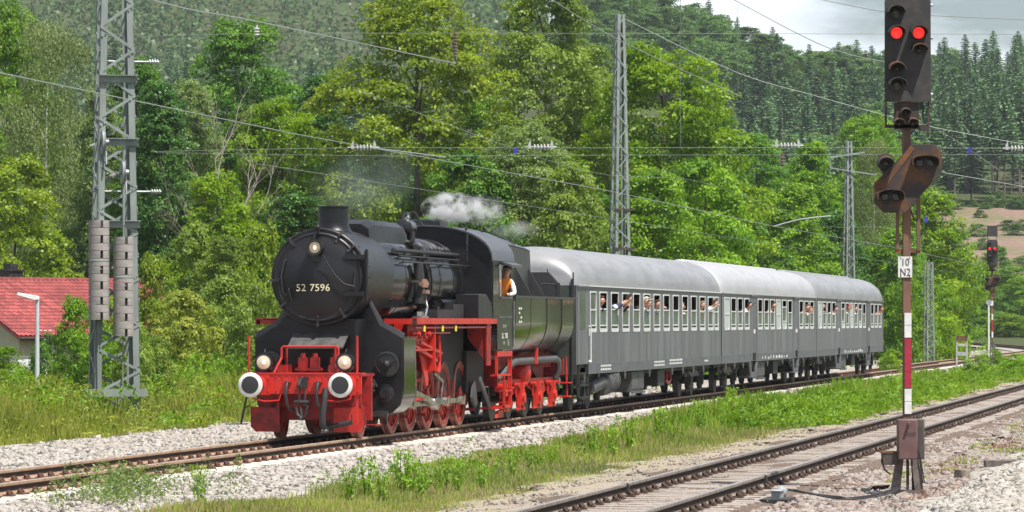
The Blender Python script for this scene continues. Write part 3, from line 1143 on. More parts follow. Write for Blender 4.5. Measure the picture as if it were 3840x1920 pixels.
mb.tube([(1.84, -.62, BZ + .35), (1.80, -.66, BZ + .3), (1.80, -.72, BZ + .02), (1.80, -.68, BZ - .3), (1.84, -.63, BZ - .36)], .014, 6)
mb.build('door_handrail', M['dsteel'], loco)
mb = MB()
mb.tube([(1.84, .72, BZ + .1), (1.80, .75, BZ + .1), (1.80, .72, BZ - .2), (1.84, .70, BZ - .2)], .014, 6)
mb.build('door_handrail', M['dsteel'], loco)
mb = MB()
mb.tube([(1.78, -.55, BZ - .22), (1.74, -.56, BZ - .24), (1.76, -.50, BZ - .44), (1.80, -.49, BZ - .44)], .013, 5)
mb.build('door_handrail', M['dsteel'], loco)
mb = MB()
mb.tube([(1.62, .15, 3.55), (1.66, .25, 3.35), (1.68, .40, 3.13), (1.72, .55, 2.98), (1.80, .74, 2.93)], .011, 6)
mb.build('lamp_cable', M['rubber'], loco)
mb = MB()
o = (1.90, .0, 3.68)
mb.lathe(o, (-1, 0, 0), [(.06, 0), (.13, .06), (.15, .14), (.155, .36), (.168, .365), (.168, .40), (.135, .40), (.11, .30), (.02, .25)], 24)
mb.box((1.75, 0, 3.47), (.12, .16, .12))
mb.tube([(1.6, -.02, 3.85), (1.62, .0, 3.96), (1.75, 0, 3.98)], .018, 6)
for s in (-1, 1):
    mb.ball((1.52, s * .175, 3.68), .03, 6)
hl = mb.build('headlamp', M['black'], loco)
mb = MB()
mb.lathe((1.58, 0, 3.68), (-1, 0, 0), [(.112, 0), (.11, .006), (.06, .022), (.01, .028)], 24)
mb.build('lens', M['lens'], hl)
mb = MB()
mb.ball((1.55, .01, 3.68), .026, 10, (.5, 1, 1.3))
mb.build('bulb', M['bulb'], hl)
mb = MB()
mb.box((1.80, .0, 4.0), (.12, .1, .14))
mb.ball((1.76, .02, 4.08), .05, 8)
mb.bar((1.76, -.04, 4.02), (1.72, -.04, 3.84), .03)
mb.build('lamp_bracket', M['soot'], loco)
text('number_digits', '52', .195, M['cream'], loco, (1.705, 0.30, 2.90), (R(90), 0, R(-90)), .006)
text('number_digits', '7596', .195, M['cream'], loco, (1.705, -.075, 2.90), (R(90), 0, R(-90)), .006)
# chimney
mb = MB()
mb.lathe((3.17, 0, 3.92), (0, 0, 1), [(.44, 0), (.40, .06), (.345, .13), (.312, .20), (.302, .28), (.302, .57), (.318, .575), (.318, .60), (.28, .60), (.27, .1)], 36, capb=False)
mb.build('chimney', M['soot'], loco)
mb = MB()
prof = [(.90, 4.39), (.905, 4.40), (.905, 7.35), (.905, 9.0), (.93, 9.05), (.93, 11.8)]
mb.lathe((0, 0, BZ), (1, 0, 0), prof, 56)
mb.build('boiler', M['boiler'], loco)
for x, rr in ((4.42, .925), (5.75, .912), (7.1, .912), (8.2, .912), (9.05, .938), (10.4, .938), (11.35, .938)):
    mb = MB()
    mb.lathe((x, 0, BZ), (1, 0, 0), [(rr - .01, 0), (rr, .005), (rr, .06), (rr - .01, .065)], 48, False, False)
    mb.build('boiler_band', M['black'], loco)
# dome casing along the top
mb = MB()
yy = lambda h: [(-.52, 3.80), (-.50, 4.16), (-.36, 4.27), (.36, 4.27), (.50, 4.16), (.52, 3.80)]
base = [(-.54, 3.75), (-.50, 4.18), (-.34, 4.29), (.34, 4.29), (.50, 4.18), (.54, 3.75)]
low = [(-.50, 3.75), (-.46, 4.10), (-.30, 4.20), (.30, 4.20), (.46, 4.10), (.50, 3.75)]
rings = [[(x, a, b) for a, b in P_] for x, P_ in ((4.25, low), (4.6, base), (7.4, base), (7.85, [(a * .9, b - (.12 if b > 4 else 0)) for a, b in base]), (7.9, [(a * .9, b - (.12 if b > 4 else 0)) for a, b in base]))]
mb.loft(rings)
mb.build('dome_casing', M['soot'], loco, smooth=25)
for a, b in ((5.0, 5.7), (6.3, 7.2)):
    mb = MB()
    mb.bb(a, b, -.2, .2, 4.29, 4.32)
    mb.build('sand_hatch', M['cabroof'], loco)
# turbo generator and fittings
mb = MB()
mb.cyl((8.4, .28, 4.22), (8.95, .28, 4.22), .17, n=16)
mb.lathe((8.4, .28, 4.22), (-1, 0, 0), [(.19, 0), (.19, .05), (.12, .1)], 16)
mb.box((8.7, .28, 4.02), (.5, .25, .2))
mb.build('generator', M['black'], loco)
mb = MB()
mb.tube([(8.9, .2, 4.3), (9.3, .15, 4.42), (9.6, .12, 4.46)], .05, 8)
mb.cyl((9.62, .1, 4.1), (9.62, .1, 4.5), .055, n=10)
mb.ball((9.62, .1, 4.5), .08, 8)
mb.cyl((9.9, .1, 4.0), (9.9, .1, 4.38), .07, n=10)
mb.build('safety_valve', M['black'], loco)
mb = MB()
mb.cyl((10.2, -.12, 4.0), (10.2, -.12, 4.62), .04, n=8)
mb.tube([(10.2, -.12, 4.55), (10.2, .12, 4.6), (10.2, .3, 4.3)], .02, 6)
mb.build('whistle', M['dsteel'], loco)
# sand pipes and feed piping down the flank
mb = MB()
for dx in (-.12, 0, .12):
    pts = []
    for k in range(10):
        a = R(62 - k * 12.5)
        pts.append((7.7 + dx + .04 * k, (.945 + .02 * (dx > 0)) * math.cos(a), BZ + .945 * math.sin(a)))
    pts.append((8.2 + dx, .95, 2.25))
    mb.tube(pts, .026, 6)
mb.build('sand_pipe', M['dark'], loco)
mb = MB()
for k in range(5):
    mb.box((7.6 + .11 * (k % 3), .62 + .05 * k, 3.86 - .06 * k), (.16, .09, .09))
mb.box((7.72, .74, 3.66), (.3, .16, .3))
mb.cyl((7.5, .66, 3.95), (7.5, .66, 4.12), .05, n=8)
mb.build('sand_valve', M['dark'], loco)


def flank(name, x0, x1, ang, rad, r, m, n=8, ends=True):
    mb_ = MB()
    a = R(ang)
    y, z = rad * math.cos(a), BZ + rad * math.sin(a)
    mb_.cyl((x0, y, z), (x1, y, z), r, n=n)
    k = int((x1 - x0) / 1.3)
    for i in range(k + 1):
        x = x0 + .15 + i * (x1 - x0 - .3) / max(1, k)
        mb_.bar((x, y, z), (x, (rad - .12) * math.cos(a), BZ + (rad - .12) * math.sin(a)), .03)
    return mb_.build(name, m, loco)


flank('steam_pipe', 4.9, 11.4, 35, 1.0, .045, M['dark'])
flank('boiler_handrail', 5.0, 11.9, 19, 1.06, .018, M['dsteel'])
flank('boiler_pipe', 5.2, 11.3, 28, .99, .02, M['dark'])
flank('delivery_pipe', 8.7, 12.0, -24, 1.09, .055, M['black'])
flank('delivery_pipe', 8.5, 12.0, -32, 1.11, .05, M['black'])
# air pump and feed pump
mb = MB()
mb.cyl((6.5, 1.0, 2.62), (6.5, 1.0, 3.05), .13, n=14)
mb.cyl((6.5, 1.0, 3.1), (6.5, 1.0, 3.45), .10, n=14)
mb.bar((6.5, .8, 2.9), (6.5, 1.0, 2.9), .2, .3)
mb.build('feed_pump', M['dark'], loco)
mb = MB()
for k in range(4):
    mb.cyl((6.35 + .12 * k, 1.12, 2.95), (6.35 + .12 * k, 1.12, 3.12 - .03 * (k % 2)), .04, n=8)
mb.cyl((6.3, 1.1, 3.02), (6.85, 1.1, 3.02), .05, n=10)
mb.box((6.6, 1.12, 2.86), (.35, .12, .08))
mb.build('pump_valve', M['copper'], loco)
mb = MB()
mb.tube([(6.8, 1.05, 2.85), (6.6, 1.16, 2.55), (6.2, 1.2, 2.36), (5.95, 1.2, 2.3)], .028, 7)
mb.build('drain_hose', M['steel'], loco)
for k in range(6):
    mb = MB()
    a = R(47)
    x = 9.35 + k * .36
    c0 = Vector((x, .935 * math.cos(a), BZ + .935 * math.sin(a)))
    mb.cyl(c0, c0 + Vector((0, .035 * math.cos(a), .035 * math.sin(a))), .055, n=10)
    mb.build('washout_plug', M['steel'], loco)

# ---- running boards
for s in (-1, 1):
    mb = MB()
    mb.bb(2.9 if s < 0 else 3.95, 12.3, s * .85, s * 1.5, 2.285, 2.31)
    mb.build('running_board', M['dark'], loco)
    mb = MB()
    x0 = 2.95 if s < 0 else 3.95
    mb.bb(x0, 12.3, s * 1.505, s * 1.52, 2.20, 2.31)
    mb.bb(x0, 12.3, s * 1.38, s * 1.503, 2.305, 2.318)
    mb.bb(x0 - .03, x0, s * .85, s * 1.42, 2.2, 2.31)
    for k in range(12):
        mb.ball((4.3 + k * .65, s * 1.52, 2.25), .014, 5)
    mb.build('valance', M['red'], loco)
    mb = MB()
    mb.cyl((4.0, s * 1.46, 2.13), (11.9, s * 1.46, 2.13), .022, n=7)
    mb.cyl((4.0, s * 1.43, 2.02), (7.6, s * 1.43, 2.02), .016, n=7)
    mb.build('air_line', M['red'], loco)
    if s > 0:
        for x in (4.75, 6.55, 7.9):
            mb = MB()
            mb.bb(x - .07, x + .07, 1.49, 1.505, 2.05, 2.17)
            mb.build('warning_tag', M['yellow'], loco)
    mb = MB()
    mb.prism([(1.48 * s, 1.35), (1.48 * s, 2.2), (1.05 * s, 2.2), (1.05 * s, 1.9)], 'x', 11.35, 11.4)
    mb.bb(11.3, 11.75, s * 1.46, s * 1.49, 1.30, 2.2)
    mb.build('cab_bracket', M['redd'], loco)
    # motion bracket, expansion link, slide bars
    mb = MB()
    mb.bb(6.0, 6.06, s * .6, s * 1.45, 1.25, 2.2)
    mb.prism([(4.1, 2.2), (6.05, 2.2), (6.05, .95), (5.85, .95), (5.2, 1.7), (4.1, 1.72)], 'y', s * 1.27, s * 1.30)
    mb.bar((4.1, s * 1.38, 1.80), (6.5, s * 1.38, 1.45), .05, .06)
    mb.bar((4.8, s * 1.40, 1.84), (6.9, s * 1.40, 1.60), .04, .05)
    mb.bb(4.1, 6.1, s * 1.25, s * 1.42, 1.66, 1.70)
    mb.build('motion_bracket', M['red'], loco)
    mb = MB()
    pts = [(6.75 + .16 * math.sin(k * .35 - 1.05) * 0 + .22 * math.cos(k * .3 - 1.05), s * 1.33, 1.6 + .45 * math.sin(k * .3 - 1.05)) for k in range(8)]
    mb.tube(pts, .05, 6)
    mb.bar((6.5, s * 1.3, 1.5), (6.9, s * 1.3, 1.2), .05)
    mb.build('expansion_link', M['red'], loco)
    for q in range(3):
        mb = MB()
        mb.box((4.35 + .5 * q, s * 1.36, 1.98), (.22, .12, .14))
        mb.cyl((4.35 + .5 * q, s * 1.42, 2.0), (4.35 + .5 * q, s * 1.5, 2.0), .05, n=8)
        mb.build('valve_gear_box', M['red'], loco)
    mb = MB()
    mb.bar((3.95, s * 1.13, 1.06), (6.3, s * 1.13, 1.06), .09, .07)
    mb.bar((3.95, s * 1.13, .68), (6.3, s * 1.13, .68), .09, .05)
    mb.build('slide_bar', M['red'], loco)
    mb = MB()
    mb.box((5.1, s * 1.13, .87), (.34, .14, .34))
    mb.cyl((4.0, s * 1.13, .87), (5.1, s * 1.13, .87), .04, n=8)
    mb.build('crosshead', M['steel'], loco)
    crank = .33
    ph = R(205)
    cx, cz = crank * math.cos(ph), crank * math.sin(ph)
    mb = MB()
    mb.bar((4.79 + cx, s * .93, .70 + cz), (11.59 + cx, s * .93, .70 + cz), .05, .10)
    for k in range(5):
        mb.cyl((4.79 + 1.7 * k + cx, s * .86, .70 + cz), (4.79 + 1.7 * k + cx, s * 1.0, .70 + cz), .10, n=12)
    mb.build('coupling_rod', M['steel'], loco)
    mb = MB()
    mb.bar((5.1, s * 1.10, .87), (8.19 + cx, s * 1.05, .70 + cz), .06, .12)
    mb.cyl((8.19 + cx, s * .98, .70 + cz), (8.19 + cx, s * 1.14, .70 + cz), .14, n=12)
    mb.bar((8.19 + cx, s * 1.16, .70 + cz), (8.0, s * 1.18, 1.0), .05, .07)
    mb.bar((8.0, s * 1.2, 1.0), (6.75, s * 1.28, 1.2), .03, .06)
    mb.build('connecting_rod', M['steel'], loco)
    mb = MB()
    mb.bar((4.9, s * 1.25, 1.75), (4.95, s * 1.25, .75), .04, .07)
    mb.bar((4.95, s * 1.25, .78), (5.15, s * 1.2, .8), .04)
    mb.build('combination_lever', M['steel'], loco)


# ---- wheels
def wheel(rad, spokes, cw=True, name='wheel', mw=None, mt=None):
    mw_ = mw or M['wheelred']
    mb_ = MB()
    n_ = 36
    mb_.lathe((0, -.055, 0), (0, 1, 0), [(rad - .075, 0), (rad - .075, .11), (rad - .15, .105), (rad - .15, .005), (rad - .075, 0)], n_, False, False)
    mb_.lathe((0, -.075, 0), (0, 1, 0), [(.01, 0), (rad * .22, 0), (rad * .22, .15), (.10, .17), (.01, .17)], 16)
    for k_ in range(spokes):
        a_ = 2 * math.pi * k_ / spokes
        mb_.bar((rad * .18 * math.cos(a_), 0, rad * .18 * math.sin(a_)), ((rad - .13) * math.cos(a_), 0, (rad - .13) * math.sin(a_)), .05, .06, up=(0, 1, 0))
    if cw:
        pl = []
        for k_ in range(9):
            a_ = R(-35 + 70 * k_ / 8 + 20)
            pl.append(((rad - .14) * math.cos(a_), (rad - .14) * math.sin(a_)))
        mb_.prism(pl, 'y', -.04, .05)
        a_ = R(205)
        mb_.cyl((.33 * math.cos(a_), 0, .33 * math.sin(a_)), (.33 * math.cos(a_), .12, .33 * math.sin(a_)), .12, n=12)
    w_ = mb_.build(name, mw_, None, flip=False)
    mb_ = MB()
    mb_.lathe((0, -.07, 0), (0, 1, 0), [(rad - .075, .0), (rad + .028, .0), (rad + .022, .03), (rad + .003, .04), (rad - .003, .135), (rad - .075, .135)], n_, False, False)
    mb_.build('tyre', mt or M['tyre'], w_, flip=False)
    return w_


wd = wheel(.70, 14)
first = True
for x in (4.79, 6.49, 8.19, 9.89, 11.59):
    for s in (-1, 1):
        if first:
            w = wd
            w.parent = loco
            first = False
        else:
            w = inst(wd, loco)
        # local y is mirrored: the camera's side is negative
        w.location = (x, -s * .77, .70)
        w.rotation_euler = (0, 0, 0 if s < 0 else math.pi)
wc = wheel(.425, 10, False)
for s in (-1, 1):
    w = wc if s < 0 else inst(wc, loco)
    w.parent = loco
    w.location = (1.95, -s * .77, .425)
    w.rotation_euler = (0, 0, 0 if s < 0 else math.pi)
for x, rr in ((1.95, .425), (4.79, .7), (6.49, .7), (8.19, .7), (9.89, .7), (11.59, .7)):
    mb = MB()
    mb.cyl((x, -.75, rr), (x, .75, rr), .085, n=10)
    mb.build('axle', M['dark'], loco)
for k in range(5):
    mb = MB()
    x = 5.64 + 1.7 * k
    mb.bb(x - .05, x + .05, -.98, .98, .30, .36)
    for s in (-1, 1):
        mb.box((x + .02, s * .78, .70), (.09, .1, .55), (0, .15, 0))
        mb.bar((x, s * .78, 1.3), (x, s * .78, .35), .03)
    mb.build('brake_gear', M['redd'], loco)
# ash pan, firebox
mb = MB()
mb.prism([(8.6, 2.25), (11.9, 2.25), (12.2, .75), (9.6, .62)], 'y', -.8, .8)
mb.build('ash_pan', M['dark'], loco)
mb = MB()
mb.bb(12.0, 13.9, -.9, .9, .7, 1.6)
mb.bb(7.0, 12.4, -.75, .75, 1.45, 2.28)
mb.build('firebox_base', M['dark'], loco)
mb = MB()
mb.prism([(12.1, .55), (12.35, .95), (12.5, .95), (12.75, .45), (12.5, .35)], 'y', .95, 1.0)
mb.bar((12.0, 1.2, 1.0), (13.1, 1.2, .38), .04, .12)
mb.build('injector', M['cabroof'], loco)
mb = MB()
mb.bb(13.2, 13.9, .95, 1.45, .32, .36)
mb.prism([(13.15, .12), (13.9, .12), (13.85, .28), (13.3, .28)], 'y', 1.3, 1.36)
mb.build('rail_guard', M['red'], loco)
# lubricator chest and box ahead of the cab
mb = MB()
mb.prism([(10.3, 2.32), (10.3, 2.83), (11.15, 2.83), (11.75, 2.62), (11.95, 2.32)], 'y', 1.0, 1.5)
mb.build('tool_box', M['soot'], loco, bevel=.008)
mb = MB()
mb.bar((11.12, 1.25, 2.84), (11.77, 1.25, 2.63), .5, .012)
mb.build('box_lid', M['cabroof'], loco)
mb = MB()
for k in range(6):
    mb.cyl((5.0 + k * .1, 1.3, 2.32), (5.0 + k * .1, 1.3, 2.45), .02, n=6)
mb.bb(4.9, 5.7, 1.22, 1.38, 2.31, 2.36)
mb.build('oil_press', M['steel'], loco)
mb = MB()
mb.bb(7.2, 8.9, .9, 1.25, 2.32, 2.5)
mb.bb(9.1, 10.2, .7, 1.2, 2.3, 2.62)
mb.build('side_locker', M['dark'], loco)

# ---- cab
roofarc = []
for k in range(21):
    a = R(180 - 180 * k / 20)
    roofarc.append((1.53 * math.cos(a), 3.58 + .78 * max(0, math.sin(a)) ** .85))
mb = MB()
inner = [(y * .985, z - .035) for y, z in roofarc]
sec = roofarc + inner[::-1]
mb.prism(sec, 'x', 11.75, 14.35)
mb.build('cab_roof', M['cabroof'], loco, smooth=35)
mb = MB()
mb.bb(12.6, 13.5, -.62, .18, 4.33, 4.47)
mb.bb(12.55, 13.55, -.66, .22, 4.47, 4.5)
mb.build('roof_ventilator', M['cabroof'], loco)
mb = MB()
for x, y in ((12.1, .86), (13.9, .86)):
    mb.tube([(x - .06, y, 4.20), (x - .06, y + .01, 4.28), (x, y + .01, 4.31), (x + .06, y + .01, 4.28), (x + .06, y, 4.2)], .014, 5)
mb.build('lifting_eye', M['dark'], loco)
mb = MB()
fr = [(-1.49, 2.3), (-1.49, 3.58)] + [(y * .97, z - .03) for y, z in roofarc[1:-1]] + [(1.49, 3.58), (1.49, 2.3)]
mb.prism(fr, 'x', 11.85, 11.88)
mb.build('cab_front', M['soot'], loco)
mb = MB()
mb.cyl((11.65, .98, 3.78), (11.68, .98, 4.15), .03, n=8)
mb.cyl((11.65, .98, 3.55), (11.68, .98, 3.8), .018, n=8)
mb.build('cab_whistle', M['black'], loco)
for s in (-1, 1):
    mb = MB()
    y0, y1 = s * 1.49, s * 1.515
    mb.bb(12.35, 14.2, y0, y1, 1.64, 2.78)
    mb.bb(12.35, 12.72, y0, y1, 2.78, 3.58)
    mb.bb(13.9, 14.2, y0, y1, 2.78, 3.58)
    mb.bb(12.72, 13.9, y0, y1, 3.50, 3.58)
    mb.prism([(11.88, 2.3), (12.35, 2.3), (12.35, 3.58), (11.88, 3.58)], 'y', y0, y1)
    side = mb.build('cab_side', M['black'], loco)
    mb = MB()
    mb.bb(12.7, 13.95, s * 1.515, s * 1.55, 2.76, 2.80)
    mb.bb(12.45, 14.1, s * 1.515, s * 1.53, 2.33, 2.37)
    mb.build('cab_sill', M['cabroof'], loco)
    mb = MB()
    mb.tube([(14.22, s * 1.53, 1.7), (14.22, s * 1.53, 2.7)], .016, 6)
    mb.build('cab_handrail', M['steel'], loco)
    # deflector glass ahead of the window
    mb = MB()
    mb.prism([(12.62, 2.80), (12.75, 2.80), (12.75, 3.5), (12.5, 3.5)], 'y', s * 1.52, s * 1.53)
    mb.build('wind_deflector', M['glassclear'], loco)
    # sun canopy over the window
    mb = MB()
    mb.add([(12.85, s * 1.5, 3.58), (14.2, s * 1.5, 3.58), (14.2, s * 1.74, 3.50), (12.85, s * 1.74, 3.50),
            (12.85, s * 1.5, 3.55), (14.2, s * 1.5, 3.55), (14.2, s * 1.74, 3.44), (12.85, s * 1.74, 3.44)],
           [(0, 1, 2, 3), (4, 7, 6, 5), (0, 3, 7, 4), (1, 5, 6, 2), (2, 6, 7, 3), (0, 4, 5, 1)])
    mb.build('window_canopy', M['cabroof'], loco)
    # steps
    mb = MB()
    mb.bb(12.4, 14.15, s * 1.47, s * 1.51, 1.48, 1.6)
    mb.bb(12.4, 14.15, s * 1.35, s * 1.5, 1.05, 1.09)
    mb.bb(12.4, 12.45, s * 1.45, s * 1.5, 1.05, 1.6)
    mb.bb(14.1, 14.15, s * 1.45, s * 1.5, .35, 1.6)
    mb.bb(13.3, 13.36, s * 1.45, s * 1.5, .35, 1.1)
    mb.bb(13.3, 14.15, s * 1.2, s * 1.5, .35, .39)
    mb.bb(13.3, 14.15, s * 1.3, s * 1.5, .70, .73)
    mb.build('cab_steps', M['red'], loco)
mb = MB()
mb.bb(11.9, 14.2, -1.48, 1.48, 2.2, 2.28)
mb.build('cab_floor', M['dark'], loco)
mb = MB()
mb.bb(11.9, 12.1, -.8, .8, 2.3, 3.9)
mb.cyl((12.1, .3, 3.3), (12.2, .3, 3.3), .09, n=10)
mb.build('boiler_backhead', M['dark'], loco)
mb = MB()
for zz, ww in ((2.15, .30), (1.78, .16)):
    mb.bb(12.95, 12.95 + ww + .15, 1.516, 1.521, zz - .035, zz + .035)
mb.bb(13.5, 13.75, 1.516, 1.521, 1.72, 1.86)
mb.build('data_plate', M['steel'], loco)
text('number_digits', '52', .17, M['white'], loco, (12.97, -1.518, 1.93), (R(90), 0, 0), .002)
text('number_digits', '7596', .17, M['white'], loco, (13.38, -1.518, 1.93), (R(90), 0, 0), .002)

# ================================================================ TENDER
ten = empty('coal_tender', ORG, YAW)
tag(ten, 'black round-bottomed tender on red bogies coupled behind the engine cab', 'tender')


def tubsec(k=1.0, zt=2.80):
    pts = []
    for i in range(15):
        a = R(-90 + 90 * i / 14)
        pts.append((k * (.74 + .76 * math.cos(a)), 2.24 + .82 * math.sin(a)))
    right = [(0, 1.42)] + pts + [(1.50 * k, zt)]
    left = [(-a, b) for a, b in right[::-1]][:-1]
    return right + left


mb = MB()
sec = tubsec()
rings = []
for x, k in ((14.45, .55), (14.47, .80), (14.6, .94), (14.85, 1.0), (22.2, 1.0), (22.45, .95), (22.58, .80), (22.6, .55)):
    rings.append([(x, y * (1 if b > 2.75 else (1 - (1 - k) * .0)) * (k if x < 14.6 or x > 22.4 else 1), 2.24 + (b - 2.24) * (k if b < 2.24 else 1)) for y, b in sec])
mb.loft(rings)
mb.build('water_tub', M['tender'], ten, smooth=50)
mb = MB()
for s in (-1, 1):
    mb.bb(14.5, 22.55, s * 1.44, s * 1.53, 2.79, 2.835)
mb.bb(14.5, 14.56, -1.5, 1.5, 2.79, 2.835)
mb.bb(22.5, 22.58, -1.5, 1.5, 2.79, 2.835)
mb.build('tub_rim', M['tendertop'], ten)
for x in (16.5, 18.6, 20.6):
    mb = MB()
    for s in (1,):
        pts = [(x, s * (b[0] + .001), b[1]) for b in tubsec() if b[0] > .9 and b[1] < 2.9]
        for i in range(len(pts) - 1):
            mb.bar(pts[i], pts[i + 1], .010, .002, up=(1, 0, 0))
    mb.build('tub_seam', M['tender'], ten)
# coal bunker
mb = MB()
A = [(14.72, -.98, 2.83), (14.72, .98, 2.83), (14.72, .98, 4.05), (14.72, .62, 4.28), (14.72, -.62, 4.28), (14.72, -.98, 4.05)]
B = [(19.05, -1.05, 2.83), (19.05, 1.05, 2.83), (18.95, 1.02, 3.92), (18.2, .66, 4.12), (18.2, -.66, 4.12), (18.95, -1.02, 3.92)]
mb.loft([A, B])
mb.build('coal_bunker', M['tendertop'], ten, smooth=20)
mb = MB()
mb.add([(14.75, .60, 4.285), (14.75, .99, 4.06), (18.9, 1.03, 3.935), (18.2, .66, 4.13)], [(0, 1, 2, 3)])
for x in (15.9, 17.2):
    mb.bar((x, .63, 4.25), (x, 1.0, 4.02), .02, .03)
mb.build('bunker_lid', M['cabroof'], ten)
for x in (15.3, 17.1, 18.7):
    mb = MB()
    mb.prism([(1.0, 2.83), (1.42, 2.83), (1.0, 3.55)], 'x', x, x + .03)
    mb.build('bunker_gusset', M['tendertop'], ten)
mb = MB()
mb.loft([[(14.9 + .18 * i, (random.uniform(.25, .8) if j < 5 else -random.uniform(.25, .8)) * (1 if j % 5 else 1.0), 4.1 + random.uniform(.0, .16)) for j in (0, 5)] for i in range(18)], closed=False, cap=False)
mb.build('coal', M['dark'], ten, smooth=0)
mb = MB()
mb.bb(19.6, 21.6, -.7, .7, 2.83, 2.98)
mb.cyl((20.3, 0, 2.98), (20.3, 0, 3.12), .35, n=16)
mb.tube([(19.4, 1.2, 2.83), (19.4, 1.2, 3.15), (21.3, 1.2, 3.15), (21.5, 1.2, 3.05), (21.5, 1.2, 2.83)], .018, 6)
mb.cyl((20.3, 1.2, 2.83), (20.3, 1.2, 3.5), .014, n=6)
mb.cyl((22.45, 1.45, 2.83), (22.45, 1.45, 3.45), .02, n=6)
mb.build('filler_hatch', M['dark'], ten)
# tender markings
mb = MB()
for r_ in range(4):
    for c_ in range(2 if r_ else 3):
        if (r_ + c_) % 3 == 2:
            continue
        mb.bb(14.95 + c_ * .22, 15.1 + c_ * .22, 1.506, 1.510, 2.52 - r_ * .10, 2.57 - r_ * .10)
mb.build('stencil_marks', M['white'], ten)
# frame
mb = MB()
for s in (-1, 1):
    mb.bb(14.5, 22.5, s * .85, s * .9, 1.15, 1.45)
mb.bb(22.45, 22.55, -1.2, 1.2, .95, 1.35)
mb.bb(14.5, 14.6, -1.1, 1.1, .8, 1.4)
mb.build('tender_frame', M['redd'], ten)
mb = MB()
mb.tube([(14.9, 1.0, .95), (15.2, 1.12, 1.12), (15.6, 1.2, 1.30), (16.2, 1.2, 1.34), (21.3, 1.2, 1.36), (21.7, 1.2, 1.30), (21.8, 1.2, 1.05), (21.8, 1.1, .9)], .085, 10)
mb.build('water_pipe', M['darkgrey'], ten)
mb = MB()
mb.lathe((18.0, 1.05, 1.05), (0, 1, 0), [(.28, -.3), (.30, -.05), (.28, .06), (.20, .13), (.05, .17)], 20)
mb.bb(17.85, 18.1, .8, 1.0, 1.0, 1.4)
mb.build('brake_cylinder', M['red'], ten)
mb = MB()
mb.box((18.3, 1.3, 1.45), (.12, .05, .38), (0, .15, 0))
mb.build('tender_bracket', M['red'], ten)
mb = MB()
mb.prism([(19.3, 1.3), (21.4, 1.3), (21.4, .8), (20.9, .8)], 'y', .88, .9)
mb.build('frame_gusset', M['redd'], ten)


def bogie(xc, wb, rad, ms, mw, parent, yside=1.12, name='bogie'):
    """two axles, outside frames with springs and axle boxes"""
    bo = empty(name, (0, 0, 0), 0, parent)
    mb_ = MB()
    for s_ in (-1, 1):
        for q in (-1, 1):
            x_ = xc + q * wb / 2
            mb_.box((x_, s_ * yside, rad), (.30, .14, .36))
            mb_.cyl((x_, s_ * (yside + .06), rad), (x_, s_ * (yside + .12), rad), .12, n=12)
            for k_ in range(5):
                mb_.bb(x_ - .52 + .09 * k_, x_ + .52 - .09 * k_, s_ * yside - .045, s_ * yside + .045, rad + .30 - .035 * k_, rad + .325 - .035 * k_)
            mb_.box((x_, s_ * (yside + .02), rad + .24), (.12, .12, .22))
            for e in (-1, 1):
                mb_.bar((x_ + e * .50, s_ * yside, rad + .31), (x_ + e * .50, s_ * yside, rad + .02), .035)
                mb_.cyl((x_ + e * .5, s_ * (yside - .05), rad + .3), (x_ + e * .5, s_ * (yside + .07), rad + .3), .05, n=8)
                mb_.bar((x_ + e * .16, s_ * yside, rad + .25), (x_ + e * .20, s_ * yside, rad - .28), .06, .09)
            mb_.bar((x_ - .5, s_ * yside, rad - .26), (x_ + .5, s_ * yside, rad - .26), .05)
        mb_.prism([(xc - wb / 2 - .6, rad + .42), (xc + wb / 2 + .6, rad + .42), (xc + wb / 2 + .6, rad + .2), (xc + .35, rad + .06), (xc + .3, rad - .22), (xc - .3, rad - .22), (xc - .35, rad + .06), (xc - wb / 2 - .6, rad + .2)],
                  'y', s_ * (yside - .12), s_ * (yside - .08))
    fr_ = mb_.build('bogie_frame', ms, bo)
    for q in (-1, 1):
        mb_ = MB()
        mb_.cyl((xc + q * wb / 2, -1.05, rad), (xc + q * wb / 2, 1.05, rad), .07, n=8)
        mb_.build('axle', M['dark'], bo)
    mb_ = MB()
    mb_.lathe((0, -.06, 0), (0, 1, 0), [(.01, 0), (.12, 0), (rad * .75, .05), (rad, .0), (rad + .02, .0), (rad, .03), (rad - .005, .13), (rad * .8, .13), (.12, .12), (.01, .14)], 28)
    w_ = mb_.build('wheel', mw, bo, flip=False)
    for q in (-1, 1):
        for s_ in (-1, 1):
            c_ = w_ if (q, s_) == (-1, -1) else inst(w_, bo)
            c_.location = (xc + q * wb / 2, -s_ * .77, rad)
            c_.rotation_euler = (0, 0, 0 if s_ < 0 else math.pi)
    return bo


bogie(16.2, 2.0, .5, M['red'], M['dsteel'], ten)
bogie(20.3, 2.0, .5, M['red'], M['dsteel'], ten)
mb = MB()
for x in (14.75, 22.3):
    mb.tube([(x, 1.3, 1.4), (x, 1.32, .45)], .022, 6)
    mb.bb(x - .2, x + .3, 1.1, 1.4, .42, .45)
    mb.bb(x - .2, x + .3, 1.1, 1.4, .75, .78)
mb.build('tender_steps', M['red'], ten)
mb = MB()
mb.tube([(22.5, .9, 1.1), (22.7, 1.0, .8), (22.9, 1.0, .6), (23.1, 1.0, .8), (23.15, .9, 1.1)], .035, 7)
mb.tube([(22.4, .7, 1.3), (22.7, .8, 1.0), (23.0, .75, 1.0), (23.15, .7, 1.2)], .03, 7)
mb.build('coupling_hose', M['rubber'], ten)
for s in (-1, 1):
    mb = MB()
    mb.lathe((22.55, s * .875, 1.05), (1, 0, 0), [(.12, 0), (.10, .35), (.09, .4), (.21, .42), (.21, .45)], 18)
    mb.build('buffer', M['dark'], ten)

# ================================================================ COACHES
CL = 26.30


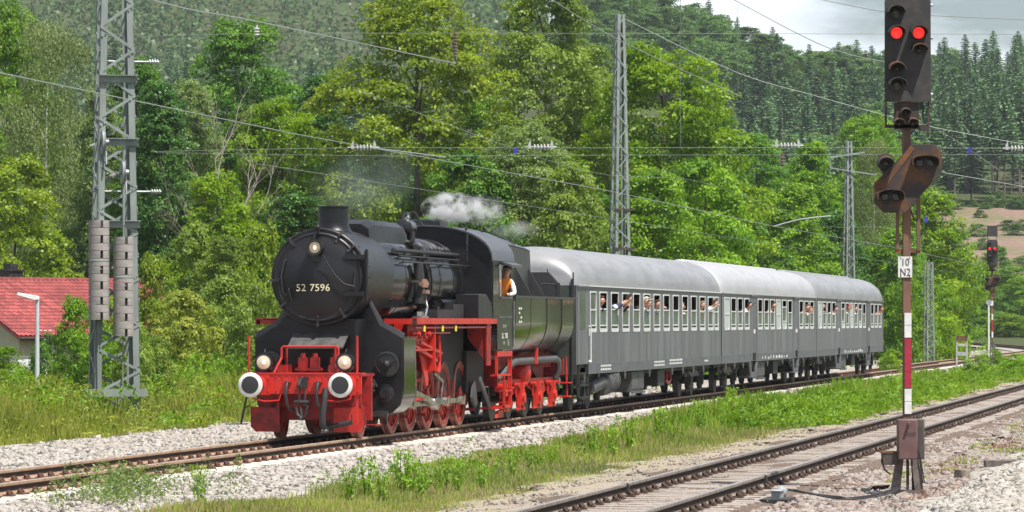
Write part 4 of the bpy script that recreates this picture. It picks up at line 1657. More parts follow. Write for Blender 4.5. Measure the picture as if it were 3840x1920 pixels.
def rounded(w, h, r, n=3):
    out = []
    for cx, cz, a0 in ((w / 2 - r, h / 2 - r, 0), (-w / 2 + r, h / 2 - r, 90), (-w / 2 + r, -h / 2 + r, 180), (w / 2 - r, -h / 2 + r, 270)):
        for k in range(n + 1):
            a = R(a0 + 90 * k / n)
            out.append((cx + r * math.cos(a), cz + r * math.sin(a)))
    return out


def frame_ring(mb_, w, h, bw, bh, y0, y1):
    """rounded white frame in the x-z plane about the origin"""
    o_ = rounded(w, h, .07)
    i_ = rounded(w - 2 * bw, h - 2 * bh, .05)
    n_ = len(o_)
    vs = [(a, y1, b) for a, b in o_] + [(a, y1, b) for a, b in i_] + [(a, y0, b) for a, b in o_] + [(a, y0, b) for a, b in i_]
    fs = []
    for k in range(n_):
        j = (k + 1) % n_
        fs += [(k, j, n_ + j, n_ + k), (2 * n_ + k, 3 * n_ + k, 3 * n_ + j, 2 * n_ + j), (k, 2 * n_ + k, 2 * n_ + j, j), (n_ + k, n_ + j, 3 * n_ + j, 3 * n_ + k)]
    mb_.add(vs, fs)


WZ0, WZ1 = 1.995, 3.0
WIN = {}


def win_source(kind, w):
    """kind: open / shut / frost / dropped; origin at the opening's centre on the outer skin"""
    key = (kind, round(w, 2))
    if key in WIN:
        return WIN[key], False
    h = WZ1 - WZ0 + .03
    mb_ = MB()
    frame_ring(mb_, w + .05, h, .062, .038, -.010, .010)
    if kind in ('open', 'shut'):
        zs = .07 if kind == 'open' else .05
        mb_.bb(-w / 2 + .03, w / 2 - .03, -.012, .006, zs - .018, zs + .018)
        mb_.bb(-w / 2 + .03, w / 2 - .03, -.012, .006, -h / 2 + .03, -h / 2 + .10)
        mb_.bb(-w / 2 + .03, w / 2 - .03, -.012, .006, -h / 2 + .155, -h / 2 + .19)
    elif kind == 'frost':
        mb_.bb(-w / 2 + .03, w / 2 - .03, -.012, .006, -.03, .01)
    else:
        mb_.bb(-w / 2 + .03, w / 2 - .03, -.012, .006, -.26, -.22)
        mb_.bb(-w / 2 + .03, w / 2 - .03, -.012, .006, .24, .28)
    f_ = mb_.build('window', M['frame'], None, smooth=35)
    mb_ = MB()
    if kind == 'open':
        mb_.bb(-w / 2 + .05, w / 2 - .05, -.012, -.008, -h / 2 + .19, .055)
        mb_.build('pane', M['pane'], f_, smooth=0)
    elif kind == 'shut':
        mb_.bb(-w / 2 + .05, w / 2 - .05, -.012, -.008, -h / 2 + .19, .035)
        mb_.build('pane', M['pane'], f_, smooth=0)
        mb_ = MB()
        mb_.bb(-w / 2 + .05, w / 2 - .05, -.014, -.010, .068, h / 2 - .03)
        mb_.build('pane', M['pane'], f_, smooth=0)
    elif kind == 'frost':
        mb_.bb(-w / 2 + .05, w / 2 - .05, -.012, -.008, .01, h / 2 - .03)
        mb_.build('pane', M['panewhite'], f_, smooth=0)
        mb_ = MB()
        mb_.bb(-w / 2 + .05, w / 2 - .05, -.014, -.010, -h / 2 + .03, -.03)
        mb_.build('pane', M['panewhite'], f_, smooth=0)
    else:
        mb_.bb(-w / 2 + .05, w / 2 - .05, -.012, -.008, -.22, .24)
        mb_.build('pane', M['pane'], f_, smooth=0)
        mb_ = MB()
        mb_.bb(-w / 2 + .05, w / 2 - .05, -.014, -.010, -h / 2 + .03, -.26)
        mb_.build('pane', M['panewhite'], f_, smooth=0)
    mb_ = MB()
    if kind in ('open', 'shut'):
        mb_.bb(-w / 2 + .05, w / 2 - .05, -.012, -.008, -h / 2 + .10, -h / 2 + .155)
        mb_.build('vent_slot', M['dark'], f_, smooth=0)
    WIN[key] = f_
    return f_, True


def roof_sec(k=1.0, kz=1.0, n=22):
    out = []
    for i in range(n + 1):
        a = math.pi * i / n
        c_, s_ = math.cos(a), math.sin(a)
        y = 1.43 * k * math.copysign(abs(c_) ** .80, c_)
        z = 3.14 + .985 * kz * abs(s_) ** .86
        out.append((y, z))
    return out


def coach(x0, label, wins, doors, roofm, kind, ends=(True, True)):
    """wins: (x from the coach end, width, kind); doors: (x, width)"""
    root = empty('railway_coach', ORG, YAW)
    tag(root, label, 'railway coach', 'grey green coaches behind the engine')
    L = CL
    # roof
    rings = []
    st = ((0, .93, .42), (.05, .965, .62), (.25, .985, .82), (.6, .995, .93), (1.1, 1, .98), (1.7, 1, 1.0))
    for d, k, kz in st:
        rings.append([(x0 + d, y, z) for y, z in roof_sec(k, kz)])
    for d, k, kz in st[::-1]:
        rings.append([(x0 + L - d, y, z) for y, z in roof_sec(k, kz)])
    mb_ = MB()
    mb_.loft(rings, closed=True, cap=True)
    mb_.build('roof', roofm, root, smooth=50)
    mb_ = MB()
    for s_ in (-1, 1):
        mb_.bb(x0 + .1, x0 + L - .1, s_ * 1.425, s_ * 1.452, 3.125, 3.155)
    mb_.build('gutter', M['frame'] if kind == 1 else roofm, root)
    if kind > 1:
        mb_ = MB()
        src = None
        for k in range(24):
            if src is None:
                mb2 = MB()
                mb2.lathe((0, 0, 0), (0, 0, 1), [(.26, -.02), (.26, .03), (.22, .075), (.10, .10)], 14)
                src = mb2.build('roof_vent', roofm, root)
                v = src
            else:
                v = inst(src, root)
            v.location = (x0 + 1.7 + k * .99, .12, 4.115)
    # the camera's side wall with its openings
    spans = sorted([(a, b, WZ0, WZ1) for a, b in [(w[0], w[0] + w[1]) for w in wins]])
    mb_ = MB()
    yA, yB = 1.398, 1.41
    cur = x0
    segs = []
    for a, b, z0, z1 in spans:
        mb_.bb(cur, x0 + a, yA, yB, 1.19, 3.145) if x0 + a - cur > .01 else None
        mb_.bb(x0 + a, x0 + b, yA, yB, 1.19, z0)
        mb_.bb(x0 + a, x0 + b, yA, yB, z1, 3.145)
        cur = x0 + b
    mb_.bb(cur, x0 + L, yA, yB, 1.19, 3.145)
    mb_.build('side_wall', M['coachgrey'], root, smooth=0)
    mb_ = MB()
    mb_.bb(x0, x0 + L, -1.41, -1.36, .95, 3.145)
    mb_.build('side_wall', M['coachgrey'], root, smooth=0)
    mb_ = MB()
    a0 = x0 + (1.62 if kind == 1 else .0)
    cuts = [(d_[0] - .1, d_[0] + d_[1] + .1) for d_ in doors] if kind > 1 else []
    cur = a0
    for a, b in cuts:
        mb_.bb(cur, x0 + a, 1.35, 1.415, .94, 1.19)
        cur = x0 + b
    mb_.bb(cur, x0 + L, 1.35, 1.415, .94, 1.19)
    mb_.build('sole_bar', M['coachband'], root, smooth=0)
    # floor, inner wall, end walls
    mb_ = MB()
    mb_.bb(x0 + .05, x0 + L - .05, -1.36, 1.355, 1.10, 1.18)
    mb_.build('floor', M['dark'], root, smooth=0)
    mb_ = MB()
    mb_.bb(x0 + .1, x0 + L - .1, .30, .34, 1.18, 3.2)
    mb_.bb(x0 + .1, x0 + L - .1, .34, 1.36, 3.13, 3.16)
    mb_.build('corridor_wall', M['interior'], root, smooth=0)
    src = None
    for i, w in enumerate(wins):
        if i % 2 == 0 and 1.8 < w[0] < 24:
            if src is None:
                mb2 = MB()
                mb2.bb(-.03, .03, .34, 1.35, 1.18, 3.12)
                src = mb2.build('partition', M['interior'], root, smooth=0)
                v = src
            else:
                v = inst(src, root)
            v.location = (x0 + w[0] - .3, 0, 0)
    for xx in (x0, x0 + L - .05):
        mb_ = MB()
        mb_.prism([(-1.405, .95), (1.405, .95), (1.405, 3.14)] + [(y * .93, 3.14 + (z - 3.14) * .42) for y, z in roof_sec()] + [(-1.405, 3.14)], 'x', xx + .002, xx + .048)
        mb_.build('end_wall', M['coachend'], root, smooth=0)
    for xx, d in ((x0, -1), (x0 + L, 1)):
        mb_ = MB()
        for k in range(4):
            mb_.bb(xx + d * (.005 + .06 * k), xx + d * (.05 + .06 * k), -1.0 + .02 * (k % 2), 1.0 - .02 * (k % 2), 1.2, 3.20 - .02 * (k % 2))
            mb_.prism([(-.99, 3.18), (.99, 3.18), (.74, 3.46), (-.74, 3.46)], 'x', xx + d * (.005 + .06 * k), xx + d * (.05 + .06 * k))
        mb_.build('gangway_bellows', M['rubber'], root)
    # windows
    for w in wins:
        src_, new = win_source(w[2], w[1])
        if new:
            src_.parent = root
            v = src_
        else:
            v = inst(src_, root)
        v.location = (x0 + w[0] + w[1] / 2, -1.41, (WZ0 + WZ1) / 2)
    # doors
    for d_ in doors:
        xa, ww = x0 + d_[0], d_[1]
        mb_ = MB()
        if kind == 1:
            mb_.bb(xa, xa + ww, 1.412, 1.425, 1.20, 3.10)
            mb_.bb(xa - .03, xa + ww + .03, 1.412, 1.47, 3.10, 3.14)
            dd = mb_.build('door', M['coachgrey'], root, smooth=0)
            mb_ = MB()
            mb_.prism([(xa + .25 + a + .42, 2.53 + b) for a, b in rounded(.80, .95, .1)], 'y', 1.4255, 1.432)
            mb_.build('pane', M['pane'], dd, smooth=0)
            mb_ = MB()
            mb_.tube([(xa + ww + .16, 1.48, 1.25), (xa + ww + .16, 1.48, 2.12), (xa + ww + .05, 1.45, 2.14)], .022, 6)
            mb_.ball((xa + ww + .16, 1.46, 1.25), .05, 8)
            mb_.tube([(xa + ww - .06, 1.48, 1.9), (xa + ww - .06, 1.48, 2.08)], .022, 6)
            mb_.build('handrail', M['frame'], dd)
            mb_ = MB()
            for zz, o_ in ((.95, .0), (.66, .03), (.36, .05)):
                mb_.bb(xa + .1, xa + ww, 1.2, 1.42 + o_, zz, zz + .03)
            mb_.bb(xa + .1, xa + .14, 1.38, 1.45, .36, 1.2)
            mb_.bb(xa + ww - .04, xa + ww, 1.38, 1.45, .36, 1.2)
            mb_.build('door_step', M['dark'], root)
        else:
            mb_.bb(xa, xa + ww / 2 - .012, 1.395, 1.418, .96, 3.08)
            mb_.bb(xa + ww / 2 + .012, xa + ww, 1.395, 1.418, .96, 3.08)
            mb_.bb(xa - .04, xa + ww + .04, 1.412, 1.455, 3.08, 3.12)
            for q in (.12, .38, .62, .88):
                mb_.bb(xa + ww * q - .015, xa + ww * q + .015, 1.418, 1.426, 1.1, 3.0)
            dd = mb_.build('door', M['coachgrey'], root, smooth=0)
            mb_ = MB()
            mb_.bb(xa + ww / 2 - .22, xa + ww / 2 + .22, 1.4185, 1.43, 1.86, 1.99)
            mb_.build('door_handle', M['white'], dd)
            mb_ = MB()
            for q in (-.35, -.1, .15):
                mb_.bb(xa + ww / 2 + q, xa + ww / 2 + q + .06, 1.4185, 1.45, .98, 1.22)
            mb_.build('hinge', M['dark'], dd)
            mb_ = MB()
            mb_.prism([(xa - .25, .945), (xa + .12, .52), (xa + .12, .44), (xa + ww - .12, .44), (xa + ww - .12, .52), (xa + ww + .25, .945), (xa + ww - .25, .945), (xa + ww - .32, .60), (xa + .32, .60), (xa + .25, .945)], 'y', 1.35, 1.40)
            mb_.bb(xa + .1, xa + ww - .1, 1.0, 1.42, .42, .46)
            mb_.build('door_step', M['coachband'], root)
    # small stencils along the sole bar
    mb_ = MB()
    rr = random.Random(int(x0))
    if kind == 1:
        for xa, n_, zt in ((3.6, 6, 1.17), (12.6, 7, 1.18), (15.5, 9, 1.2), (22.6, 3, 1.12)):
            for k in range(n_):
                for q in range(2 if n_ > 3 else 1):
                    mb_.bb(x0 + xa + .28 * k, x0 + xa + .20 + .28 * k, 1.4155, 1.418, zt - .07 - .09 * q, zt - .02 - .09 * q)
    else:
        for k in range(10):
            xa = 10.0 + k * .75
            mb_.bb(x0 + xa, x0 + xa + rr.uniform(.15, .5), 1.4155, 1.418, 1.0, 1.0 + rr.uniform(.05, .13))
    mb_.build('stencil_marks', M['white'], root, smooth=0)
    # underframe
    mb_ = MB()
    mb_.bb(x0 + .3, x0 + L - .3, -1.1, 1.1, .82, .98)
    mb_.bb(x0 + .3, x0 + L - .3, -.25, .25, .62, .82)
    mb_.build('underframe', M['dark'], root)
    parts = [('battery_box', (9.2, 11.4, .75, 1.3, .36, .90)), ('tool_locker', (14.3, 15.6, .7, 1.25, .45, .88)), ('air_tank', None), ('tank_support', (16.9, 17.2, -.5, .5, .3, .8))]
    for nm, bx in parts:
        mb_ = MB()
        if bx:
            mb_.bb(x0 + bx[0], x0 + bx[1], bx[2], bx[3], bx[4], bx[5])
            if nm == 'battery_box':
                mb_.bb(x0 + bx[0] + .05, x0 + (bx[0] + bx[1]) / 2 - .04, bx[3], bx[3] + .02, bx[4] + .08, bx[5] - .05)
                mb_.bb(x0 + (bx[0] + bx[1]) / 2 + .04, x0 + bx[1] - .05, bx[3], bx[3] + .02, bx[4] + .08, bx[5] - .05)
                mb_.bb(x0 + bx[0], x0 + bx[1], bx[3], bx[3] + .06, bx[4] - .04, bx[4])
        else:
            mb_.cyl((x0 + 12.4, .7, .62), (x0 + 13.8, .7, .62), .2, n=14)
        mb_.build(nm, M['darkgrey'] if nm == 'battery_box' else M['dark'], root)
    src = None
    for k in range(11):
        if src is None:
            mb2 = MB()
            mb2.bb(-.03, .03, 1.18, 1.22, -.06, .08)
            mb2.bb(-.02, .02, 1.19, 1.21, -.14, -.06)
            src = mb2.build('vent_pipe', M['frame'], root, smooth=0)
            v = src
        else:
            v = inst(src, root)
        v.location = (x0 + 2.4 + 2.15 * k, 0, .87)
    if kind == 1:
        mb_ = MB()
        mb_.cyl((x0 + 3.3, 1.15, .55), (x0 + 5.1, 1.15, .70), .17, .2, n=16)
        mb_.cyl((x0 + 5.1, 1.15, .66), (x0 + 6.3, 1.15, .72), .31, n=18)
        mb_.lathe((x0 + 6.3, 1.15, .72), (1, 0, .04), [(.33, 0), (.33, .12), (.2, .16)], 18)
        for q in range(3):
            mb_.lathe((x0 + 5.2 + .35 * q, 1.15, .67 + .015 * q), (1, 0, .05), [(.31, 0), (.34, .01), (.34, .06), (.31, .07)], 18, False, False)
        mb_.bar((x0 + 4.9, 1.15, .85), (x0 + 4.9, 1.15, 1.0), .12)
        mb_.build('axle_generator', M['darkgrey'], root)
        mb_ = MB()
        mb_.tube([(x0 + 16.2, 1.2, .82), (x0 + 16.1, 1.22, .6), (x0 + 16.5, 1.22, .5), (x0 + 16.9, 1.22, .58), (x0 + 16.9, 1.2, .82)], .045, 7)
        mb_.build('brake_handle', M['redd'], root)
    for xb in (x0 + 3.7, x0 + L - 3.7):
        b_ = bogie(xb, 2.5, .47, M['dark'], M['dark'], root, 1.08)
        mb_ = MB()
        mb_.bar((xb - 1.7, 1.16, .80), (xb - 1.2, 1.16, .62), .07)
        mb_.bar((xb + 1.2, 1.16, .62), (xb + 1.7, 1.16, .80), .07)
        mb_.bb(xb - 1.9, xb + 1.9, 1.0, 1.1, .62, .80)
        mb_.build('bogie_beam', M['darkgrey'], b_)
    for xx, d in ((x0, -1), (x0 + L, 1)):
        for s_ in (-1, 1):
            mb_ = MB()
            mb_.lathe((xx, s_ * .875, 1.05), (d, 0, 0), [(.11, -.1), (.10, .03), (.2, .04), (.2, .07)], 14)
            mb_.build('buffer', M['dark'], root)
    mb_ = MB()
    mb_.cyl((x0 + L, 1.28, 1.0), (x0 + L, 1.28, 3.0), .018, n=6)
    mb_.cyl((x0 - .03, 1.30, .5), (x0 - .03, 1.30, 3.3), .022, n=6)
    mb_.build('end_rail', M['dark'], root)
    return root


c1w = [(2.02, .90, 'shut')] + [(3.45 + 1.815 * k, 1.15, 'open') for k in range(12)] + [(24.82, .90, 'shut')]
coach1 = coach(23.15, 'first grey green coach behind the tender with passengers leaning from a long window row', c1w, [(.12, 1.42)], M['roofgrey'], 1)
off2 = [.55, 2.12, 3.75, 5.42, 8.88, 10.58, 12.24, 13.96, 15.65, 17.35, 20.80, 22.50, 24.20]
k2 = ['frost', 'open', 'open', 'open', 'open', 'open', 'open', 'frost', 'dropped', 'open', 'open', 'open', 'open']
k3 = ['frost', 'open', 'open', 'open', 'dropped', 'open', 'frost', 'open', 'dropped', 'open', 'open', 'open', 'open']
coach2 = coach(49.72, 'middle coach with two folding doors and a pale bright roof', [(a, 1.18, k) for a, k in zip(off2, k2)], [(6.95, 1.75), (18.98, 1.66)], M['rooflight'], 2)
coach3 = coach(76.12, 'last coach of the train with an orange figure at its end window', [(a, 1.18, k) for a, k in zip(off2, k3)], [(6.95, 1.75), (18.98, 1.66)], M['roofgrey'], 2)
FLIP = False

# ================================================================ SIGNALS, MASTS, WIRES
def signal(root, S=1.0, near=True):
    """colour light signal; local X to the right, Y away from the camera, Z up from the foot"""
    E = []

    def hood(x, z, w, d, y0, m, drop=.05, name='hood'):
        mb_ = MB()
        pts = []
        for k in range(9):
            a = R(180 - 180 * k / 8)
            pts.append((x + w / 2 * math.cos(a), z + w * .42 * math.sin(a)))
        n_ = len(pts)
        vs = [(a, y0, b) for a, b in pts] + [(a, y0 - d, b - drop * .3) for a, b in pts]
        vs += [(x + (a - x) * .9, y0, z + (b - z) * .88) for a, b in pts] + [(x + (a - x) * .9, y0 - d, z + (b - z) * .88 - drop * .3) for a, b in pts]
        fs = []
        for k in range(n_ - 1):
            fs += [(k, k + 1, n_ + k + 1, n_ + k), (2 * n_ + k, 3 * n_ + k, 3 * n_ + k + 1, 2 * n_ + k + 1), (n_ + k, n_ + k + 1, 3 * n_ + k + 1, 3 * n_ + k), (k, 2 * n_ + k, 2 * n_ + k + 1, k + 1)]
        mb_.add(vs, fs)
        return mb_.build(name, m, root, smooth=50)

    def lamp(x, z, r, m, y0, parent=None, name='lens'):
        mb_ = MB()
        mb_.lathe((x, y0 + .01, z), (0, -1, 0), [(r * 1.22, 0), (r * 1.22, .05), (r, .05), (r * .98, .03)], 22)
        ring_ = mb_.build('lens_rim', M['sigblack'], root)
        mb_ = MB()
        mb_.lathe((x, y0 - .022, z), (0, -1, 0), [(r, 0), (r * .7, .010), (r * .3, .015), (.003, .017)], 22)
        mb_.build(name, m, ring_)

    yb = -.22
    # main screen
    mb_ = MB()
    mb_.prism([(-.335, 5.69), (.335, 5.69), (.335, 7.16), (.235, 7.255), (-.235, 7.255), (-.335, 7.16)], 'y', yb, yb + .018)
    mb_.bb(-.26, .26, yb + .018, yb + .20, 5.75, 7.15)
    mb_.build('main_screen', M['sigblack'], root, bevel=.004)
    y0 = yb - .002
    lamp(-.175, 6.985, .085, M['darklens'], y0)
    lamp(-.165, 6.69, .082, M['redlens'], y0, name='lit_lens')
    lamp(.155, 6.69, .082, M['redlens'], y0, name='lit_lens')
    lamp(.165, 6.44, .045, M['darklens'], y0)
    lamp(-.165, 6.175, .045, M['darklens'], y0)
    lamp(-.160, 5.935, .085, M['darklens'], y0)
    for x, z in ((-.175, 6.985), (-.165, 6.69), (.155, 6.69), (-.160, 5.935)):
        hood(x, z + .005, .27, .26, y0, M['sigblack'])
    for x, z in ((.165, 6.455), (-.165, 6.185)):
        hood(x, z, .25, .24, y0, M['rustdark'], .12)
    mb_ = MB()
    for z in (7.1, 6.62, 5.8):
        mb_.cyl((.335, yb + .05, z), (.37, yb + .05, z), .022, n=8)
    mb_.build('screen_bolt', M['galv'], root)
    # small panel under it
    mb_ = MB()
    mb_.bb(-.19, .165, yb + .05, yb + .16, 5.30, 5.688)
    mb_.build('route_panel', M['rustdark'], root, bevel=.004)
    for x, z in ((-.03, 5.545), (-.125, 5.40), (.075, 5.40)):
        hood(x, z, .17, .16, yb + .049, M['rustdark'], .1)
        lamp(x, z - .02, .035, M['darklens'], yb + .049)
    mb_ = MB()
    for x in (-.315, .305):
        mb_.bb(x - .013, x + .013, yb + .04, yb + .08, 5.33, 5.69)
    mb_.bb(-.328, .318, yb + .05, yb + .12, 5.315, 5.36)
    mb_.bb(.18, .318, yb + .02, yb + .14, 5.27, 5.34)
    mb_.build('screen_frame', M['rustdark'], root)
    mb_ = MB()
    mb_.tube([(.21, yb + .1, 5.69), (.24, yb + .1, 5.6), (.22, yb + .08, 5.5), (.26, yb + .1, 5.38)], .012, 6)
    mb_.box((.20, yb + .09, 5.63), (.05, .06, .10))
    mb_.build('signal_cable', M['rubber'], root)
    # mast
    mb_ = MB()
    mb_.bb(-.055, .055, -.08, -.068, .9, 5.75)
    mb_.bb(-.055, .055, .068, .08, .9, 5.75)
    mb_.bb(.045, .055, -.068, .068, .9, 5.75)
    mb_.bb(-.05, -.042, -.068, .068, .9, 5.75)
    mb_.build('signal_mast', M['polebrown'], root)
    # distant screen: a slanted long octagon
    P_ = lambda px, pz: ((px - 318) / 1.61 / 268., 2.5 + (1206 - pz / 1.61) / 268.)
    oc = [P_(*q) for q in ((345, 833), (483, 833), (530, 890), (528, 1008), (408, 1138), (302, 1260), (162, 1260), (104, 1198), (104, 1076), (205, 975))]
    mb_ = MB()
    mb_.prism(oc, 'y', yb - .05, yb - .032)
    ins = [((a - .0) * .9, 4.42 + (b - 4.42) * .9) for a, b in oc]
    mb_.prism(ins, 'y', yb - .032, yb + .12)
    mb_.build('distant_screen', M['rustdark'], root, bevel=.004)
    mb_ = MB()
    a, b = P_(345, 850), P_(150, 1110)
    mb_.bar((a[0], yb - .055, a[1]), (b[0], yb - .055, b[1]), .075, .010, up=(0, 1, 0))
    mb_.build('screen_stiffener', M['rust'], root)
    y1 = yb - .052
    for (cx_, cz_) in ((420, 945), (203, 1158)):
        xa, za = P_(cx_, cz_)
        for s_ in (-1, 1):
            lamp(xa + s_ * .082, za, .072, M['darklens'], y1)
        mb_ = MB()
        pts = [(xa + .20 * math.cos(R(200 - 220 * k / 12)), za + .10 * math.copysign(abs(math.sin(R(200 - 220 * k / 12))) ** .6, math.sin(R(200 - 220 * k / 12)))) for k in range(13)]
        vs = [(p_[0], y1, p_[1]) for p_ in pts] + [(p_[0], y1 - .22, p_[1]) for p_ in pts]
        vs += [(xa + (p_[0] - xa) * .94, y1, za + (p_[1] - za) * .9) for p_ in pts] + [(xa + (p_[0] - xa) * .94, y1 - .22, za + (p_[1] - za) * .9) for p_ in pts]
        n_ = 13
        fs = []
        for k in range(n_ - 1):
            fs += [(k, k + 1, n_ + k + 1, n_ + k), (2 * n_ + k, 3 * n_ + k, 3 * n_ + k + 1, 2 * n_ + k + 1), (n_ + k, n_ + k + 1, 3 * n_ + k + 1, 3 * n_ + k)]
        mb_.add(vs, fs)
        mb_.build('twin_hood', M['rustdark'], root, smooth=50)
    xa, za = P_(176, 945)
    mb_ = MB()
    mb_.cyl((xa, yb - .045, za), (xa, yb - .03, za), .128, n=24)
    mb_.prism([(xa - .08, za - .1), (xa + .1, za - .02), (xa + .06, za - .2), (xa - .01, za - .2)], 'y', yb - .045, yb - .03)
    mb_.build('marker_disc', M['rustdark'], root)
    lamp(xa, za - .01, .045, M['darklens'], yb - .047)
    hood(xa, za + .0, .25, .18, yb - .047, M['rustdark'], .12)
    # brackets beside the mast
    zz = lambda s_: 2.5 + (1206 - s_) / 268.
    xx = lambda s_: (s_ - 3402) / 268.
    mb_ = MB()
    mb_.bb(xx(3360), xx(3372), -.06, .02, zz(925), zz(770))
    mb_.build('bracket_bar', M['polebrown'], root)
    mb_ = MB()
    mb_.bb(xx(3441), xx(3454), -.06, .02, zz(930), zz(690))
    mb_.build('bracket_bar', M['polebrown'], root)
    mb_ = MB()
    mb_.bb(xx(3360), xx(3454), -.05, .10, zz(938), zz(923))
    for k in range(3):
        mb_.bar((xx(3420 + 9 * k), -.02, zz(950)), (xx(3426 + 9 * k), .1, zz(936)), .02)
    mb_.build('bracket_shelf', M['rust'], root)
    mb_ = MB()
    mb_.tube([(.03, -.05, 4.2), (.10, -.06, 3.98), (.16, -.04, 3.99), (.19, 0, 4.1)], .011, 6)
    mb_.build('signal_cable', M['rubber'], root)
    # name plate
    mb_ = MB()
    mb_.bb(xx(3366), xx(3421), -.10, -.088, zz(1034), zz(953))
    pl_ = mb_.build('name_plate', M['white'], root, bevel=.002)
    xm = (xx(3366) + xx(3421)) / 2
    if near:
        text('plate_text', '10', .155, M['rubber'], pl_, (xm, -.103, zz(976)), (R(90), 0, 0), .001, .78)
        text('plate_text', 'N2', .155, M['rubber'], pl_, (xm, -.103, zz(1015)), (R(90), 0, 0), .001, .78)
    mb_ = MB()
    for a in (-.065, .065):
        for z in (zz(958), zz(1029)):
            mb_.cyl((xm + a, -.100, z), (xm + a, -.107, z), .010, n=8)
    mb_.build('plate_bolt', M['rust'], pl_)
    # white red white board
    for nm, a, b, m_ in (('white_board', 1171, 1269, 'white'), ('red_board', 1271, 1465, 'signboard'), ('white_board', 1467, 1566, 'white')):
        n_ = 3 if nm == 'red_board' else 2
        for k in range(n_):
            za, zb = zz(a) + (zz(b) - zz(a)) * k / n_, zz(a) + (zz(b) - zz(a)) * (k + 1) / n_
            mb_ = MB()
            mb_.bb(xx(3391), xx(3418), -.098, -.088, zb + .003, za - .003)
            mb_.build(nm, M[m_], root)
    # cabinets, foot
    mb_ = MB()
    mb_.bb(xx(3358), xx(3434), -.36, -.12, zz(1741), zz(1584))
    cb = mb_.build('cabinet', M['mauve'], root, bevel=.02)
    mb_ = MB()
    mb_.cyl((xx(3400), -.36, zz(1600)), (xx(3400), -.44, zz(1603)), .022, n=10)
    mb_.build('cabinet_lock', M['mauve'], cb)
    mb_ = MB()
    for k, (x0_, x1_) in enumerate(((.0, .10), (-.03, .10), (.01, .09))):
        mb_.bb(-.03 + x0_ * 0 - .02 + x0_, x1_, -.364, -.361, zz(1637 + 6 * k), zz(1636 + 6 * k) + .003)
    mb_.build('embossed_line', M['browncab'], cb)
    mb_ = MB()
    mb_.bb(xx(3428), xx(3471), -.02, .22, zz(1742), zz(1585))
    mb_.build('rear_cabinet', M['browncab'], root, bevel=.02)
    mb_ = MB()
    mb_.box((xx(3330), -.15, zz(1738)), (.20, .22, .18), taper=(1.15, 1.1))
    mb_.build('junction_box', M['browncab'], root, bevel=.006)
    mb_ = MB()
    mb_.bb(xx(3294), xx(3358), -.28, -.02, zz(1713) - .012, zz(1713) + .012)
    mb_.build('junction_lid', M['rust'], root)
    mb_ = MB()
    mb_.tube([(xx(3302), -.2, zz(1718)), (xx(3298), -.22, zz(1750)), (xx(3312), -.22, zz(1785)), (xx(3335), -.1, zz(1800))], .012, 6)
    mb_.tube([(.1, -.05, zz(1650)), (.16, -.1, zz(1720)), (.22, -.12, zz(1835))], .010, 6)
    mb_.tube([(.11, -.05, zz(1650)), (.175, -.1, zz(1720)), (.245, -.12, zz(1835))], .010, 6)
    mb_.build('signal_cable', M['rubber'], root)
    for s_ in (-1, 1):
        mb_ = MB()
        mb_.add([(s_ * .02, -.08, .85), (s_ * .10, -.08, .85), (s_ * .24, -.10, 0), (s_ * .11, -.10, 0),
                 (s_ * .02, .08, .85), (s_ * .10, .08, .85), (s_ * .24, .10, 0), (s_ * .11, .10, 0)],
                [(0, 1, 2, 3), (4, 7, 6, 5), (0, 4, 5, 1), (1, 5, 6, 2), (2, 6, 7, 3), (3, 7, 4, 0)])
        mb_.build('mast_foot', M['footcon'], root)
    mb_ = MB()
    mb_.bb(-.02, .02, -.12, -.08, 0, .9)
    mb_.bb(.07, .10, -.02, .02, 0, .9)
    mb_.build('mast_stub', M['dsteel'], root)
    mb_ = MB()
    mb_.bb(-.24, .26, -.16, .18, -.25, .05)
    mb_.build('footing', M['footcon'], root)
    return root


M['lampg'] = mat('pale_post_paint', (0.36, 0.35, 0.33), 0.6, var=.15)
M['signboard'] = mat('sign_red', (0.34, 0.022, 0.045), 0.45, var=0.1, vscale=6)
M['footcon'] = mat('weathered_concrete', (0.17, 0.14, 0.125), 0.9, col2=(0.10, 0.075, 0.068), vscale=6, bump=0.3)
sx, sy = 5.745, 58.42
sig = empty('railway_signal', (sx, sy, -.25))
tag(sig, 'tall rusty railway signal with lit red lamps and a 10 N2 plate in front', 'railway signal', 'railway signals showing red')
signal(sig)

# the far signal
fs = empty('railway_signal', (29.9, 250, .1))
tag(fs, 'small distant signal with two red lamps beside the curving far track', 'railway signal', 'railway signals showing red')
for ch in list(sig.children):
    if ch.name.split('.')[0] in ('cabinet', 'rear_cabinet', 'junction_box', 'junction_lid'):
        continue
    c = ch.copy()
    C.objects.link(c)
    c.parent = fs
    for g_ in ch.children:
        if g_.name.startswith('plate_text'):
            continue
        d = g_.copy()
        C.objects.link(d)
        d.parent = c
fs.scale = (1.0, 1, 1.0)
mb = MB()
mb.bb(-.31, .33, -.25, -.1, 7.45, 8.12)
mb.build('speed_indicator', M['sigblack'], fs)
mb = MB()
for x in (-.28, .28):
    mb.cyl((x, -.15, 7.2), (x, -.15, 7.5), .03, n=6)
mb.build('indicator_post', M['galv'], fs)

# slim white post beside the far signal
mb = MB()
mb.cyl((0, 0, 0), (0, 0, 3.35), .055, n=8)
o = mb.build('marker_post', M['white'], None)
o.location = (28.5, 240, -.05)
tag(o, 'slim pale post with a round mirror just left of the far signal', 'post')
mb = MB()
mb.cyl((0, -.06, 3.45), (0, .02, 3.45), .17, n=14)
mb.build('post_disc', M['galv'], o)

